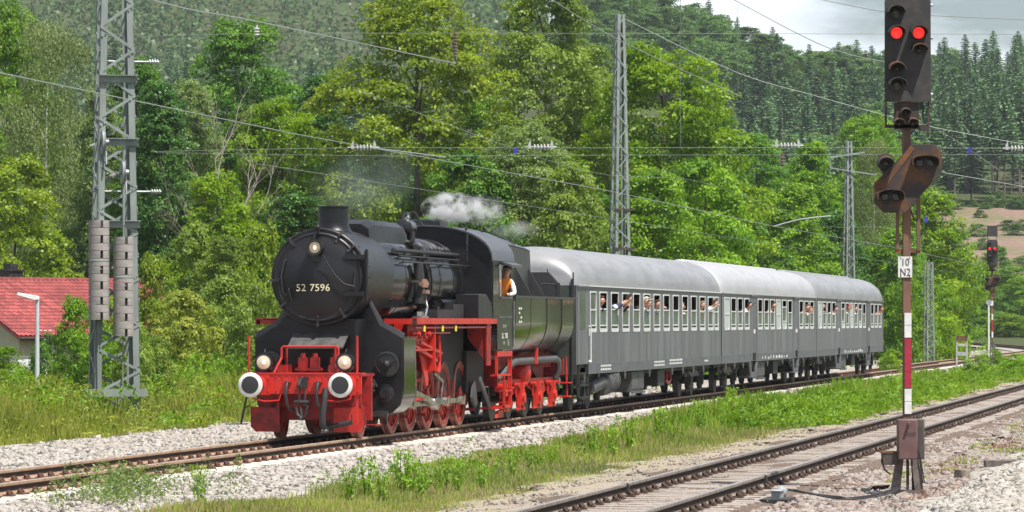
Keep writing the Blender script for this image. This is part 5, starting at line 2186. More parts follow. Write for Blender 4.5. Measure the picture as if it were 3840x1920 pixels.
# little gantry of two white posts and a rusty beam
gx, gy = 24.2, 216
gt = empty('buffer_trestle', (gx, gy, -.2))
tag(gt, 'small trestle of two white posts with a rusty board across', 'trestle')
for x in (-.27, .27):
    mb = MB()
    mb.bb(x - .045, x + .045, -.06, .06, 0, 1.62)
    mb.bb(x - .07, x + .07, -.09, .09, 1.62, 1.67)
    mb.build('post', M['lampg'], gt)
for z, h, m_ in ((1.55, .26, 'rust'), (1.2, .14, 'lampg'), (.72, .22, 'galv')):
    mb = MB()
    mb.bb(-.24 if z < 1.5 else -.3, .24 if z < 1.5 else .3, -.09, -.062, z - h / 2, z + h / 2)
    mb.build('cross_board', M[m_], gt)


# ---- lattice masts
def mast(name, loc, h, w0, w1, rz, label, n, group='lattice masts of the overhead line'):
    root = empty(name, loc, rz)
    tag(root, label, 'lattice mast', group)
    hw = lambda z: (w0 + (w1 - w0) * z / h) / 2
    t_ = .145 * w0
    for sx_ in (-1, 1):
        for sy_ in (-1, 1):
            mb_ = MB()
            a0, a1 = hw(0), hw(h)
            for (dx, dy) in ((1, 0), (0, 1)):
                A_ = Vector((sx_ * (a0 - (t_ / 2 if dx else .008)), sy_ * (a0 - (t_ / 2 if dy else .008)), 0))
                B_ = Vector((sx_ * (a1 - (t_ / 2 if dx else .008)), sy_ * (a1 - (t_ / 2 if dy else .008)), h))
                # angle iron: two thin plates
                if dx:
                    vs = [A_ + Vector((-t_ / 2, -.008, 0)), A_ + Vector((t_ / 2, -.008, 0)), A_ + Vector((t_ / 2, .008, 0)), A_ + Vector((-t_ / 2, .008, 0))]
                    vt = [B_ + Vector((-t_ / 2, -.008, 0)), B_ + Vector((t_ / 2, -.008, 0)), B_ + Vector((t_ / 2, .008, 0)), B_ + Vector((-t_ / 2, .008, 0))]
                else:
                    vs = [A_ + Vector((-.008, -t_ / 2, 0)), A_ + Vector((.008, -t_ / 2, 0)), A_ + Vector((.008, t_ / 2, 0)), A_ + Vector((-.008, t_ / 2, 0))]
                    vt = [B_ + Vector((-.008, -t_ / 2, 0)), B_ + Vector((.008, -t_ / 2, 0)), B_ + Vector((.008, t_ / 2, 0)), B_ + Vector((-.008, t_ / 2, 0))]
                mb_.loft([vs, vt])
            mb_.build('leg', M['mastgrey'], root, smooth=0)
    dz = h / n
    for k in range(n):
        z0_, z1_ = k * dz, (k + 1) * dz
        s_ = 1 if k % 2 else -1
        a0, a1 = hw(z0_), hw(z1_)
        for f in range(4):
            mb_ = MB()
            q = s_ if f < 2 else -s_
            if f == 0:
                p0, p1 = (-q * a0, -a0 - .012, z0_), (q * a1, -a1 - .012, z1_)
            elif f == 2:
                p0, p1 = (-q * a0, a0 + .012, z0_), (q * a1, a1 + .012, z1_)
            elif f == 1:
                p0, p1 = (a0 + .012, -q * a0, z0_), (a1 + .012, q * a1, z1_)
            else:
                p0, p1 = (-a0 - .012, -q * a0, z0_), (-a1 - .012, q * a1, z1_)
            up = (0, 1, 0) if f in (0, 2) else (1, 0, 0)
            mb_.bar(p0, p1, .058 * w0, .014, up=up)
            mb_.build('brace', M['mastgrey'], root, smooth=0)
    return root, hw


m1, hw1 = mast('lattice_mast', (-10.70, 108, -.3), 16.0, 1.26, .70, R(14), 'big lattice mast with hanging concrete weights in front of the red roofed house', 26)
for z in (7.35, 5.15, 9.05):
    mb = MB()
    a = hw1(z) + .03
    mb.bb(-a, a, -a - .03, -a - .014, z - .09, z + .09)
    mb.bb(a + .014, a + .03, -a, a, z - .09, z + .09)
    mb.bb(-a - .05, a + .05, -a - .13, -a - .031, z + .09, z + .11)
    mb.build('batten_plate', M['mastgrey'], m1)
mb = MB()
a = hw1(.4)
mb.bb(-a - .25, a + .15, -a - .20, -a - .1, .55, .75)
mb.build('lower_beam', M['mastgrey'], m1)
WH = {}
for k, (x, z) in enumerate(((-.42, 7.35), (.12, 6.55))):
    mb = MB()
    yy_ = -hw1(7) - .18
    mb.lathe((x, yy_, z), (1, 0, .0), [(.10, -.05), (.33, -.04), (.30, 0), (.33, .04), (.10, .05)], 24)
    mb.cyl((x - .1, yy_, z), (x + .16, yy_, z), .07, n=10)
    mb.build('tension_wheel', M['galv'], m1)
    mb = MB()
    mb.bar((x + .1, yy_ + .1, z), (x + .1, yy_ - .0, z - .6), .03, .06)
    mb.bar((x - .22, yy_, z - .05), (x - .36, yy_, z - .1), .05)
    mb.build('wheel_bracket', M['galv'], m1)
for z in (9.55, 7.0 - .95):
    mb = MB()
    a = hw1(z)
    mb.cyl((-a - .15, -a * .3, z), (a + .72, -a * .3, z), .028, n=8)
    for q in range(4):
        mb.cyl((a + .45 + .07 * q, -a * .3, z), (a + .48 + .07 * q, -a * .3, z), .07, n=10)
    mb.build('stay_insulator', M['galv'], m1)
mb = MB()
for s_ in (-1, 1):
    for k in range(13):
        for q in range(2):
            z = 1.2 + k * 1.2 + (.1 if s_ > 0 else .6)
            mb.ball((s_ * (hw1(z) - .09) + (q * .09 - .04), -hw1(z) - .012, z + .06 * q), .028, 6)
tag(mb.build('bolt', M['mastgrey'], m1), kind='stuff')

# counterweights: stacks of slotted concrete discs hanging from the mast
for wi, (x, zb, n_, lab) in enumerate(((-.53, 2.60, 13, 'left taller stack of grey concrete discs hanging from the big mast'),
                                       (.13, 2.16, 13, 'right lower stack of grey concrete discs hanging from the big mast'))):
    base = m1.matrix_basis @ Vector((x, -hw1(4) - .22, zb))
    cw = empty('counterweight', base, R(14))
    tag(cw, lab, 'counterweight', 'counterweights on the big mast')
    src = None
    dh = .205
    for k in range(n_):
        if src is None:
            mb = MB()
            r_ = .275
            prof = []
            for q in range(33):
                a_ = R(8 + 344 * q / 32)
                prof.append((r_ * math.cos(a_), r_ * math.sin(a_)))
            prof += [(.03, -.035), (.03, .035)]
            mb.prism(prof, 'z', 0, dh - .012)
            src = mb.build('concrete_disc', M['concrete'], cw, smooth=30)
            o = src
        else:
            o = inst(src, cw)
        o.location = (0, 0, k * dh)
        o.rotation_euler = (0, 0, R(-82 if k % 2 == 0 else 98))
    mb = MB()
    mb.cyl((0, 0, 0), (0, 0, n_ * dh + 2.2), .022, n=6)
    mb.cyl((0, 0, n_ * dh + .3), (0, 0, n_ * dh + 2.3), .034, n=6)
    mb.cyl((.02, -.30, 1.35), (.02, -.275, 1.35), .02, n=6)
    mb.lathe((0, 0, 1.55), (0, 0, 1), [(.278, 0), (.283, .005), (.283, .045), (.278, .05)], 24, False, False)
    mb.build('hanger_rod', M['mastgrey'], cw)
    mb = MB()
    mb.bar((.0, .1, -2.2), (.0, .1, 0), .03)
    mb.build('guide_rod', M['mastgrey'], cw)

m2, hw2 = mast('lattice_mast', (4.44, 165, -.3), 15.2, .86, .34, R(20), 'tall grey lattice mast rising behind the first coach roof', 26)
for z in (7.15, 5.55):
    mb = MB()
    a = hw2(z) + .05
    mb.bb(-a, a + .12, -a, -a + .06, z - .04, z + .04)
    mb.build('batten_plate', M['rustdark'], m2)
m3, hw3 = mast('lattice_mast', (20.98, 250, -.3), 13.8, .80, .34, R(20), 'thin grey lattice mast behind the last coach', 22)
mb = MB()
mb.bar((-1.45, -.3, 12.75), (.95, -.3, 13.1), .10)
mb.bar((-1.4, -.3, 12.1), (1.8, -.3, 11.7), .07)
mb.bar((-1.45, -.3, 12.75), (-1.4, -.3, 12.1), .06)
mb.build('bracket_arm', M['mastgrey'], m3)
m4, hw4 = mast('lattice_mast', (28.65, 215.5, -.3), 5.9, .52, .40, R(20), 'faint grey lattice mast among the bushes left of the trestle', 20)
m4.location = (24.1, 232, -.2)

# ================================================================ VEGETATION
LEAF = {
    'bright': leaf_mat('leaf_bright_green', (0.075, 0.185, 0.01), (0.25, 0.43, 0.022), trans=0.42),
    'vivid': leaf_mat('leaf_vivid_green', (0.095, 0.2, 0.006), (0.29, 0.45, 0.014), trans=0.45),
    'mid': leaf_mat('leaf_mid_green', (0.05, 0.14, 0.016), (0.17, 0.33, 0.04), trans=0.40),
    'deep': leaf_mat('leaf_deep_green', (0.032, 0.105, 0.02), (0.11, 0.23, 0.04), trans=0.35),
    'olive': leaf_mat('leaf_olive_yellow', (0.11, 0.19, 0.01), (0.33, 0.43, 0.035), trans=0.45),
    'khaki': leaf_mat('leaf_khaki_green', (0.11, 0.185, 0.025), (0.3, 0.41, 0.07), trans=0.42),
    'silver': leaf_mat('leaf_silver_green', (0.09, 0.165, 0.045), (0.26, 0.35, 0.11), trans=0.40),
    'birch': leaf_mat('leaf_birch_grey_green', (0.11, 0.165, 0.05), (0.27, 0.34, 0.125), trans=0.40),
    'spruce': leaf_mat('spruce_needles', (.058, .128, .066), (.165, .28, .115), trans=.15, rough=.6, jitter=.3),
    'hill': leaf_mat('hill_leaf_green', (0.055, 0.13, 0.032), (0.15, 0.26, 0.06), jitter=.3),
    'grass': leaf_mat('grass_blade', (0.17, 0.23, 0.03), (0.44, 0.46, 0.1), rough=.5, trans=0.45),
    'strip': leaf_mat('pale_strip_grass', (.17, .235, .05), (.46, .48, .14), trans=0.45, rough=.5),
    'lush': leaf_mat('lush_grass', (0.12, 0.25, 0.015), (0.28, 0.46, 0.04), rough=.5, trans=0.45),
    'dry': leaf_mat('dry_grass', (0.24, 0.225, 0.085), (0.43, 0.36, 0.19), trans=.3, rough=.7),
    'weed': leaf_mat('weed_leaf', (0.17, 0.24, 0.03), (0.44, 0.48, 0.09), rough=.5, trans=0.45),
    'rusty': leaf_mat('rusty_dock', (0.16, 0.06, 0.03), (0.28, 0.12, 0.06), trans=.2, rough=.7),
    'flower': mat('yellow_flower', (0.75, 0.62, 0.03), 0.6),
    'bloom': mat('white_blossom', (0.72, 0.70, 0.64), 0.7),
}


def quads(C0, A, B):
    """diamond leaves: centre, half length, half width"""
    n = len(C0)
    V = np.stack([C0 - A, C0 + B, C0 + A, C0 - B], 1).reshape(-1, 3)
    F = np.arange(4 * n).reshape(n, 4)
    return V, F


def unit(v):
    return v / np.maximum(np.linalg.norm(v, axis=1), 1e-9)[:, None]


def leaves_at(P, N, ln, wd, g_, droop=None):
    """leaf diamonds at P facing N"""
    n = len(P)
    r = g_.normal(size=(n, 3))
    a = unit(np.cross(N, r))
    if droop is not None:
        a = unit(a + droop)
        N = unit(N - a * np.sum(N * a, 1)[:, None])
    b = np.cross(N, a)
    s = g_.uniform(.6, 1.25, n)[:, None]
    return quads(P, a * ln * s * .5, b * wd * s * .5)


def crown_mesh(name, seed, H, W, base, ncl, nleaf, leaf, style='round', m=None, clr=(.13, .22), inner=.06):
    """leaf-clump crown: H top height, W half width, base = height of the lowest foliage"""
    g_ = np.random.default_rng(seed)
    h = H - base
    cs, rs = [], []
    ph = g_.uniform(0, 6.28, 6)
    while len(cs) < ncl:
        u = g_.uniform(0.02, .97)
        th = g_.uniform(0, 6.2832)
        if style == 'tall':
            rr = (np.sin(np.pi * u ** .75)) ** .55 * (.9 - .25 * u)
        elif style == 'shrub':
            rr = np.sqrt(max(0, 1 - u ** 1.7))
        else:
            rr = (np.sin(np.pi * (u * .93 + .05) ** .82)) ** .62
        rr *= 1 + .16 * np.sin(2 * th + ph[0] + 3 * u) + .14 * np.sin(3 * th + ph[1]) + .10 * np.sin(7 * u + 5 * th + ph[2])
        q = math.sqrt(g_.uniform(.12, 1.0))
        rad = rr * W * q * .92
        cs.append((rad * math.cos(th), rad * math.sin(th), base + h * u * .96))
        rs.append(W * g_.uniform(*clr) * (1.1 - .35 * u))
    cs, rs = np.array(cs), np.array(rs)
    wt = rs ** 2
    k = g_.choice(ncl, nleaf, p=wt / wt.sum())
    d = unit(g_.normal(size=(nleaf, 3)) + np.array([0, 0, .42]))
    out = cs[k] - np.array([0, 0, base + h * .42])
    d = unit(d + .45 * unit(out))
    rad = rs[k] * (1 - inner * 0 - .42 * g_.uniform(0, 1, nleaf) ** 1.8)
    flat = {'layer': .42, 'round': .78, 'tall': .85, 'shrub': .9, 'birch': 1.25}[style]
    P = cs[k] + d * rad[:, None] * np.array([1.08, 1.08, flat])
    if style == 'birch':
        dr = g_.uniform(0, 1, nleaf) ** 2 * rs[k] * 1.7
        P[:, 2] -= dr
    if style == 'layer':
        P[:, 2] -= .20 * (np.hypot(P[:, 0] - cs[k, 0], P[:, 1] - cs[k, 1])) ** 1.5 / np.maximum(rs[k], .1) ** .5
    if style != 'birch':
        nsp = max(8, nleaf // 11)
        sp = g_.integers(0, nleaf, nsp)
        m_ = g_.integers(0, nsp, nleaf)
        src_ = sp[m_]
        k = k[src_]
        d = d[src_]
        th_ = g_.uniform(0, 6.2832, nleaf)
        ra_ = leaf * 1.9 * np.sqrt(g_.uniform(0, 1, nleaf))
        P = P[src_] + np.stack([ra_ * np.cos(th_), ra_ * np.sin(th_), g_.normal(0, leaf * .35, nleaf) - .35 * ra_], 1)
    nrm = unit(d * .75 + np.array([0, 0, .60]) + g_.normal(0, .50, (nleaf, 3)))
    dro = np.tile(np.array([0, 0, -1.3]), (nleaf, 1)) if style == 'birch' else (None)
    V, F = leaves_at(P, nrm, leaf, leaf * (.42 if style == 'birch' else .74), g_, dro)
    ct = g_.uniform(.12, .78, ncl)
    tint = np.clip(ct[k] + g_.normal(0, .18, nleaf), 0, 1)
    o = np_mesh(name, V, F, m or LEAF['mid'], tint=tint)
    return o, cs, rs


def trunk_mesh(name, seed, H, base, cs, r0, m, nl=9, lean=.3):
    g_ = random.Random(seed)
    mb_ = MB()
    top = H * .82
    pts = []
    lx, ly = g_.uniform(-lean, lean), g_.uniform(-lean, lean)
    for i in range(9):
        u = i / 8
        pts.append((lx * math.sin(3 * u) + g_.uniform(-.05, .05), ly * math.sin(2.4 * u) + g_.uniform(-.05, .05), -.3 + (top + .3) * u))
    mb_.tube(pts, r0, 8, r0 * .16)
    idx = sorted(range(len(cs)), key=lambda i: cs[i][2])
    step = max(1, len(idx) // nl)
    for i in idx[::step]:
        c_ = Vector(cs[i])
        z0_ = max(base * .6 + .4, c_.z - c_.xy.length * .85)
        u = min(.97, max(.05, z0_ / top))
        k = u * 8
        a, b = Vector(pts[min(8, int(k))]), Vector(pts[min(8, int(k) + 1)])
        s_ = a.lerp(b, k - int(k))
        mid = s_.lerp(c_, .5) + Vector((g_.uniform(-.2, .2), g_.uniform(-.2, .2), .35))
        rr = r0 * .38 * (1 - .5 * u)
        mb_.tube([s_, s_.lerp(mid, .6) + Vector((0, 0, .12)), mid, c_], rr, 5, rr * .25, caps=False)
    return mb_.build(name, m, None, smooth=60)


TREES = {}


def tree_kind(key, seed, H, W, base, ncl, nleaf, leaf, style, lm, r0=.28, bark='bark', clr=(.13, .22)):
    c_, cs, rs = crown_mesh('crown', seed, H, W, base, ncl, nleaf, leaf, style, LEAF[lm], clr)
    t_ = trunk_mesh('trunk', seed, H, base, cs, r0, M[bark])
    TREES[key] = (c_, t_, H, W, [False])


tree_kind('roundA', 21, 18, 5.2, 1.5, 230, 96000, .175, 'round', 'mid', .30, clr=(.14, .25))
tree_kind('roundB', 22, 18, 5.6, 1.5, 220, 98000, .18, 'round', 'bright', .32, clr=(.14, .26))
tree_kind('tallC', 23, 14, 3.2, .6, 160, 52000, .16, 'tall', 'mid', .20, clr=(.19, .34))
tree_kind('layerD', 24, 13, 4.4, 1.0, 180, 72000, .16, 'layer', 'vivid', .22, clr=(.17, .30))
tree_kind('birchE', 25, 17, 3.2, 1.0, 130, 52000, .15, 'birch', 'birch', .16, 'barkpale', clr=(.18, .32))
tree_kind('smallF', 26, 8.5, 2.6, .2, 110, 34000, .15, 'round', 'bright', .12, clr=(.2, .34))
tree_kind('smallG', 27, 8.5, 2.8, .2, 110, 34000, .15, 'layer', 'khaki', .12, clr=(.2, .34))
tree_kind('shrubH', 28, 4, 1.8, .0, 75, 16000, .12, 'shrub', 'khaki', .05, clr=(.2, .34))
tree_kind('shrubI', 29, 2.5, 1.5, .0, 64, 11000, .10, 'shrub', 'bright', .04, clr=(.2, .34))
tree_kind('hillJ', 30, 17, 5.0, 1.0, 90, 14000, .42, 'round', 'hill', .3, clr=(.16, .28))
tree_kind('hillK', 31, 16, 5.4, 1.0, 85, 14000, .42, 'round', 'hill', .3, clr=(.17, .30))


def plant(key, X, Y, H, W, pal, label, cat='tree', group=None, name=None, rz=None, z=None):
    """one tree or shrub: crown and trunk sharing the kind's meshes, its own size, turn and leaf colour"""
    c0, t0_, h0, w0, used = TREES[key]
    rr = random.Random(int(X * 31 + Y * 17))
    root = empty(name or {'tree': 'broadleaf_tree', 'shrub': 'shrub'}.get(cat, 'broadleaf_tree'),
                 (X, Y, float(ground_z(X, Y)) if z is None else z), rr.uniform(0, 6.28) if rz is None else rz)
    root.scale = (W / w0, W / w0, H / h0)
    tag(root, label, cat, group)
    for s_ in (c0, t0_):
        if used[0]:
            o_ = s_.copy()
            C.objects.link(o_)
        else:
            o_ = s_
        o_.parent = root
        if s_ is c0 and pal:
            o_.material_slots[0].link = 'OBJECT'
            o_.material_slots[0].material = LEAF[pal]
    used[0] = True
    return root


def XD(d, Y):
    return (d - 1288) / 10096. * Y


def top(d, Y):
    return (809 - d) / 10096. * Y + 2.25 + .34


GT = 'trees behind the railway'
for key, d, ty, hw_, Y, pal, lab in (
    # left of the engine
    ('smallG', 42, 362, 122, 216, 'olive', 'olive yellow tree at the left edge above the red roof'),
    ('birchE', 128, 24, 128, 228, 'birch', 'tall grey green birch with drooping twigs left of the big mast'),
    ('roundB', 15, -30, 130, 245, 'bright', 'bright green treetop in the upper left corner behind the birch'),
    ('tallC', 255, 190, 80, 222, 'silver', 'pale green tree half hidden by the top of the big mast'),
    ('tallC', 405, 165, 105, 216, 'deep', 'dark green tree just right of the big mast'),
    ('roundA', 612, 14, 172, 262, 'mid', 'big rounded mid green tree below the upper wire left of centre'),
    ('roundA', 480, 175, 110, 250, 'silver', 'grey green tree behind the bare dead branches'),
    ('tallC', 800, 150, 105, 252, 'deep', 'dark green tree between the round tree and the great olive tree'),
    ('layerD', 700, 214, 160, 208, 'vivid', 'feathery yellow green tree up and left of the chimney'),
    ('smallF', 548, 425, 102, 196, 'vivid', 'vivid green young tree under the bare dead branches'),
    ('smallF', 745, 470, 120, 200, 'deep', 'shaded green tree close behind the smokebox'),
    ('tallC', 340, 330, 85, 220, 'mid', 'green tree with pale leaves behind the foot of the big mast'),
    ('roundB', 925, 330, 130, 246, 'deep', 'deep green tree in shade behind the chimney smoke'),
    ('smallF', 200, 560, 95, 224, 'bright', 'bright green low tree behind the red roof ridge'),
    # behind the train
    ('roundB', 1060, -70, 225, 205, 'olive', 'great olive yellow tree towering over the locomotive boiler'),
    ('roundA', 1370, -95, 185, 236, 'khaki', 'great pale green tree reaching out of the picture above the cab'),
    ('smallG', 1185, 350, 120, 190, 'mid', 'green layered tree behind the white steam puff'),
    ('roundB', 1320, 285, 160, 192, 'silver', 'silvery green tree over the tender'),
    ('smallF', 1430, 395, 100, 184, 'khaki', 'khaki green tree just above the first coach roof front'),
    ('layerD', 1660, 68, 195, 228, 'vivid', 'tall layered yellow green tree right of the grey middle mast'),
    ('roundB', 1540, 220, 120, 240, 'bright', 'bright green tree directly behind the grey middle mast'),
    ('smallF', 1640, 410, 125, 200, 'bright', 'leafy green tree above the first coach roof'),
    ('smallG', 1775, 370, 110, 214, 'bright', 'spreading bright green tree above the joint of first and second coach'),
    ('roundA', 1905, 315, 105, 262, 'mid', 'rounded green tree under the insulator string'),
    ('smallF', 1850, 470, 100, 232, 'mid', 'mid green tree above the second coach roof'),
    ('smallF', 1985, 440, 105, 246, 'bright', 'bright green tree above the last two coaches'),
    ('tallC', 2035, 330, 85, 286, 'bright', 'light green tree left of the thin mast'),
    ('smallF', 2105, 520, 80, 262, 'deep', 'dark green tree at the foot of the thin mast'),
    ('birchE', 2195, 335, 70, 290, 'birch', 'drooping grey green birch left of the tall signal mast'),
    ('roundB', 2190, 265, 110, 330, 'bright', 'bright green treetop between the thin mast and the signal'),
    ('smallF', 2335, 465, 105, 300, 'vivid', 'bright green tree right of the tall signal mast'),
    ('smallF', 2250, 560, 90, 268, 'bright', 'green tree directly behind the tall signal mast'),
    ('smallG', 2400, 560, 60, 330, 'bright', 'small bright tree left of the pink clearing'),
    ('roundA', 340, 120, 130, 262, 'mid', 'green tree in the gap right of the big mast top'),
    ('roundB', 860, 300, 120, 266, 'deep', 'dark tree filling the gap above the chimney'),
    ('roundA', 1215, 210, 130, 256, 'bright', 'green tree between the great olive tree and the great pale green tree'),
    ('roundB', 1485, 150, 120, 262, 'khaki', 'khaki tree just left of the grey middle mast'),
    ('roundA', 700, 330, 140, 240, 'deep', 'shaded tree behind the feathery yellow green tree'),
    ('roundB', 460, 420, 120, 236, 'mid', 'green tree low behind the bare dead branches'),
    ('roundA', 1120, 330, 150, 238, 'deep', 'dark shaded tree under the great olive tree'),
    ('roundB', 1500, 470, 120, 226, 'mid', 'green tree at the foot of the grey middle mast'),
    ('roundA', 1790, 250, 110, 284, 'bright', 'light green tree right of the tall layered tree'),
    ('roundB', 1960, 390, 120, 300, 'mid', 'green tree deep behind the last two coaches'),
    ('roundA', 2110, 440, 100, 312, 'mid', 'green tree in shade behind the thin mast'),
    ('roundB', 90, 200, 120, 262, 'mid', 'green tree showing through the birch at the left'),
    ('roundA', 240, 260, 110, 258, 'silver', 'pale tree behind the big mast weights'),
    ('smallF', 2290, 620, 70, 292, 'mid', 'rounded green tree low behind the signal mast'),
    ('smallF', 620, 480, 110, 214, 'vivid', 'vivid green tree low behind the khaki shrub'),
):
    plant(key, XD(d, Y), Y, top(ty, Y), 1.22 * hw_ / 10096. * Y, pal, lab, 'tree', GT)

GS = 'shrubs along the railway'
for key, d, ty, hw_, Y, pal, lab in (
    ('shrubH', 480, 560, 95, 178, 'khaki', 'tall yellowish shrub right of the big mast'),
    ('smallG', 575, 575, 100, 176, 'khaki', 'spreading khaki shrub left of the smokebox door'),
    ('shrubH', 655, 560, 80, 172, 'olive', 'olive shrub touching the left edge of the smokebox'),
    ('shrubH', 395, 640, 80, 170, 'olive', 'yellow green shrub behind the mast foot'),
    ('shrubH', 560, 690, 95, 158, 'khaki', 'low yellow green shrub left of the front beam'),
    ('shrubI', 640, 720, 80, 150, 'khaki', 'leafy shrub right behind the left buffer'),
    ('shrubH', 465, 730, 90, 152, 'weed', 'yellow shrub between the mast and the front beam'),
    ('shrubI', 300, 740, 85, 140, 'bright', 'bright green bush at the foot of the big mast'),
    ('shrubH', 195, 745, 70, 146, 'bright', 'green bush hiding the wall under the red roof'),
    ('shrubI', 120, 840, 55, 150, 'mid', 'small green bush beside the white lamp post'),
    ('shrubI', 240, 800, 75, 128, 'bright', 'low bright bush left of the mast foot'),
    ('shrubI', 390, 850, 70, 124, 'khaki', 'low khaki bush right of the mast foot'),
    ('shrubH', 20, 870, 60, 150, 'bright', 'bush at the left edge below the house wall'),
    ('shrubI', 330, 800, 60, 118, 'khaki', 'pale flowering bush wrapped round the mast foot'),
    ('shrubI', 2285, 690, 75, 236, 'bright', 'bright bush beyond the end of the train'),
    ('shrubI', 2345, 720, 75, 244, 'vivid', 'vivid bush around the faint mast'),
    ('shrubH', 2265, 640, 70, 262, 'mid', 'taller green bush behind the last coach end'),
    ('shrubI', 2240, 880, 35, 190, 'vivid', 'small yellow green bush at the tail of the train'),
    ('shrubI', 2380, 800, 55, 262, 'mid', 'green bush left of the trestle'),
    ('smallF', 2470, 660, 60, 520, 'mid', 'green tree behind the far signal'),
    ('smallF', 2540, 665, 70, 500, 'bright', 'bright tree at the right edge beyond the far track'),
    ('roundA', 2410, 735, 75, 540, 'deep', 'dark tree over the far end of the track'),
    ('smallF', 2595, 640, 60, 560, 'mid', 'green tree cut by the right edge of the picture'),
    ('shrubH', 2455, 780, 65, 470, 'bright', 'low bright bush above the curving far track'),
    ('shrubH', 2545, 790, 75, 460, 'vivid', 'low vivid bush above the far track at the right edge'),
    ('shrubI', 2500, 880, 42, 205, 'bright', 'bush at the foot of the far signal'),
    ('smallF', 2435, 640, 50, 490, 'bright', 'leafy tree at the lower left end of the pink clearing'),
    ('smallF', 2505, 615, 48, 530, 'mid', 'round tree in the middle below the pink clearing'),
    ('smallF', 2560, 690, 55, 480, 'bright', 'bright round tree above the far track at the right edge'),
    ('smallF', 2480, 715, 60, 475, 'mid', 'green tree just above the far track behind the far signal foot'),
    ('smallF', 2385, 640, 50, 470, 'mid', 'green tree left below the pink clearing'),
    ('shrubH', 2420, 770, 50, 466, 'deep', 'dark shrub beside the far end of the track'),
    ('shrubI', 2555, 890, 45, 185, 'lush', 'grassy bush at the right edge before the far track'),
    ('shrubI', 2455, 893, 36, 176, 'lush', 'low leafy bush right of the trestle'),
):
    z_ = None
    Hh = top(ty, Y)
    if Y > 440:
        z_ = float(ground_z(XD(d, Y), Y))
        Hh = (809 - ty) / 10096. * Y + 2.25 - z_
    plant(key, XD(d, Y), Y, max(.8, Hh), hw_ / 10096. * Y, pal, lab, 'shrub' if key.startswith('shrub') else 'tree', GS)


# ---- dead bare tree
def bare_tree(label, X, Y, H, seed):
    g_ = random.Random(seed)
    root = empty('dead_tree', (X, Y, float(ground_z(X, Y))))
    tag(root, label, 'tree', GT)
    mb_ = MB()

    def grow(p, d, L, r, lev):
        pts = [p]
        q, dd = p.copy(), d.copy()
        for k in range(4):
            dd = (dd + Vector((g_.uniform(-.25, .25), g_.uniform(-.25, .25), g_.uniform(-.03, .18)))).normalized()
            q = q + dd * L / 4
            pts.append(q.copy())
        mb_.tube(pts, r, 5, r * .45, caps=False)
        if lev > 0:
            for k in range(g_.randint(3, 4)):
                i = g_.randint(1, 4)
                nd = (dd + Vector((g_.uniform(-1, 1), g_.uniform(-1, 1), g_.uniform(-.1, .7)))).normalized()
                grow(pts[i], nd, L * g_.uniform(.45, .7), r * .5, lev - 1)
    mb_.tube([(0, 0, -.3), (.1, 0, H * .3), (.2, .05, H * .45)], .12, 7, .07)
    for k in range(6):
        grow(Vector((.06 + .02 * k, 0, H * (.18 + .045 * k))), Vector((g_.uniform(-.8, .8), g_.uniform(-.4, .4), .9)).normalized(), H * .36, .05, 3)
    o_ = mb_.build('branches', M['barkdead'], root, smooth=60)


bare_tree('bare pale dead tree among the green trees right of the big mast', XD(520, 200), 200, 14.2, 5)
bare_tree('smaller bare dead tree leaning left of the vivid green young tree', XD(575, 199), 199, 10.0, 9)

# ---- hillside spruces
g = np.random.default_rng(77)


def spruce_mesh(name, seed, H, Rb, base, bare=False):
    g_ = np.random.default_rng(seed)
    Ps, Ns, As, Ls = [], [], [], []
    z = base
    while z < H - .3:
        u = (z - base) / (H - base)
        R0 = Rb * (1 - u) ** .75 * (1 + .12 * math.sin(z * 2.1)) + .15
        nb = int(12 + 13 * (1 - u))
        R0 *= g_.uniform(.82, 1.15)
        a0 = g_.uniform(0, 6.28)
        for b in range(nb):
            a = a0 + 6.283 * b / nb + g_.uniform(-.2, .2)
            L = R0 * g_.uniform(.55, 1.15)
            nc = max(2, int(L / .27))
            for c_ in range(nc):
                f = (c_ + .6) / nc
                x, y = L * f * math.cos(a), L * f * math.sin(a)
                zz = z - .30 * L * f + .16 * L * f * f + g_.uniform(-.12, .12)
                Ps.append((x, y, zz))
                As.append((math.cos(a) + g_.uniform(-.6, .6), math.sin(a) + g_.uniform(-.6, .6), -.15 + g_.uniform(-.45, .5)))
                Ns.append((g_.uniform(-.9, .9), g_.uniform(-.9, .9), 1))
        z += .52 + .25 * (1 - u)
    P, A, N = np.array(Ps), unit(np.array(As)), np.array(Ns)
    n = len(P)
    B = unit(np.cross(N, A))
    s = g_.uniform(.7, 1.25, n)[:, None]
    V, F = quads(P, A * .44 * s, B * .23 * s)
    return np_mesh(name, V, F, LEAF['spruce'], tint=np.clip(g_.normal(.5, .25, n), 0, 1))


def spruce_trunk(seed, H, base, dead):
    g_ = random.Random(seed)
    mb_ = MB()
    mb_.cyl((0, 0, -1), (0, 0, H - .4), .20, .03, n=6, caps=False)
    if dead:
        for k in range(16):
            z = g_.uniform(2, base + 3)
            a = g_.uniform(0, 6.28)
            L = g_.uniform(.8, 1.8)
            mb_.tube([(0, 0, z), (L * math.cos(a), L * math.sin(a), z - .2)], .03, 3, .012, caps=False)
    return mb_.build('trunk', M['conetrunk'], None, smooth=0)


SPR = []
for k, (H, Rb, base, dead) in enumerate(((22, 5.4, 2.0, False), (19, 5.6, 1.0, False), (23, 5.0, 3.0, False), (24, 3.3, 10.5, True))):
    SPR.append([spruce_mesh('crown', 100 + k, H, Rb, base), spruce_trunk(k, H, base, dead), H, False])


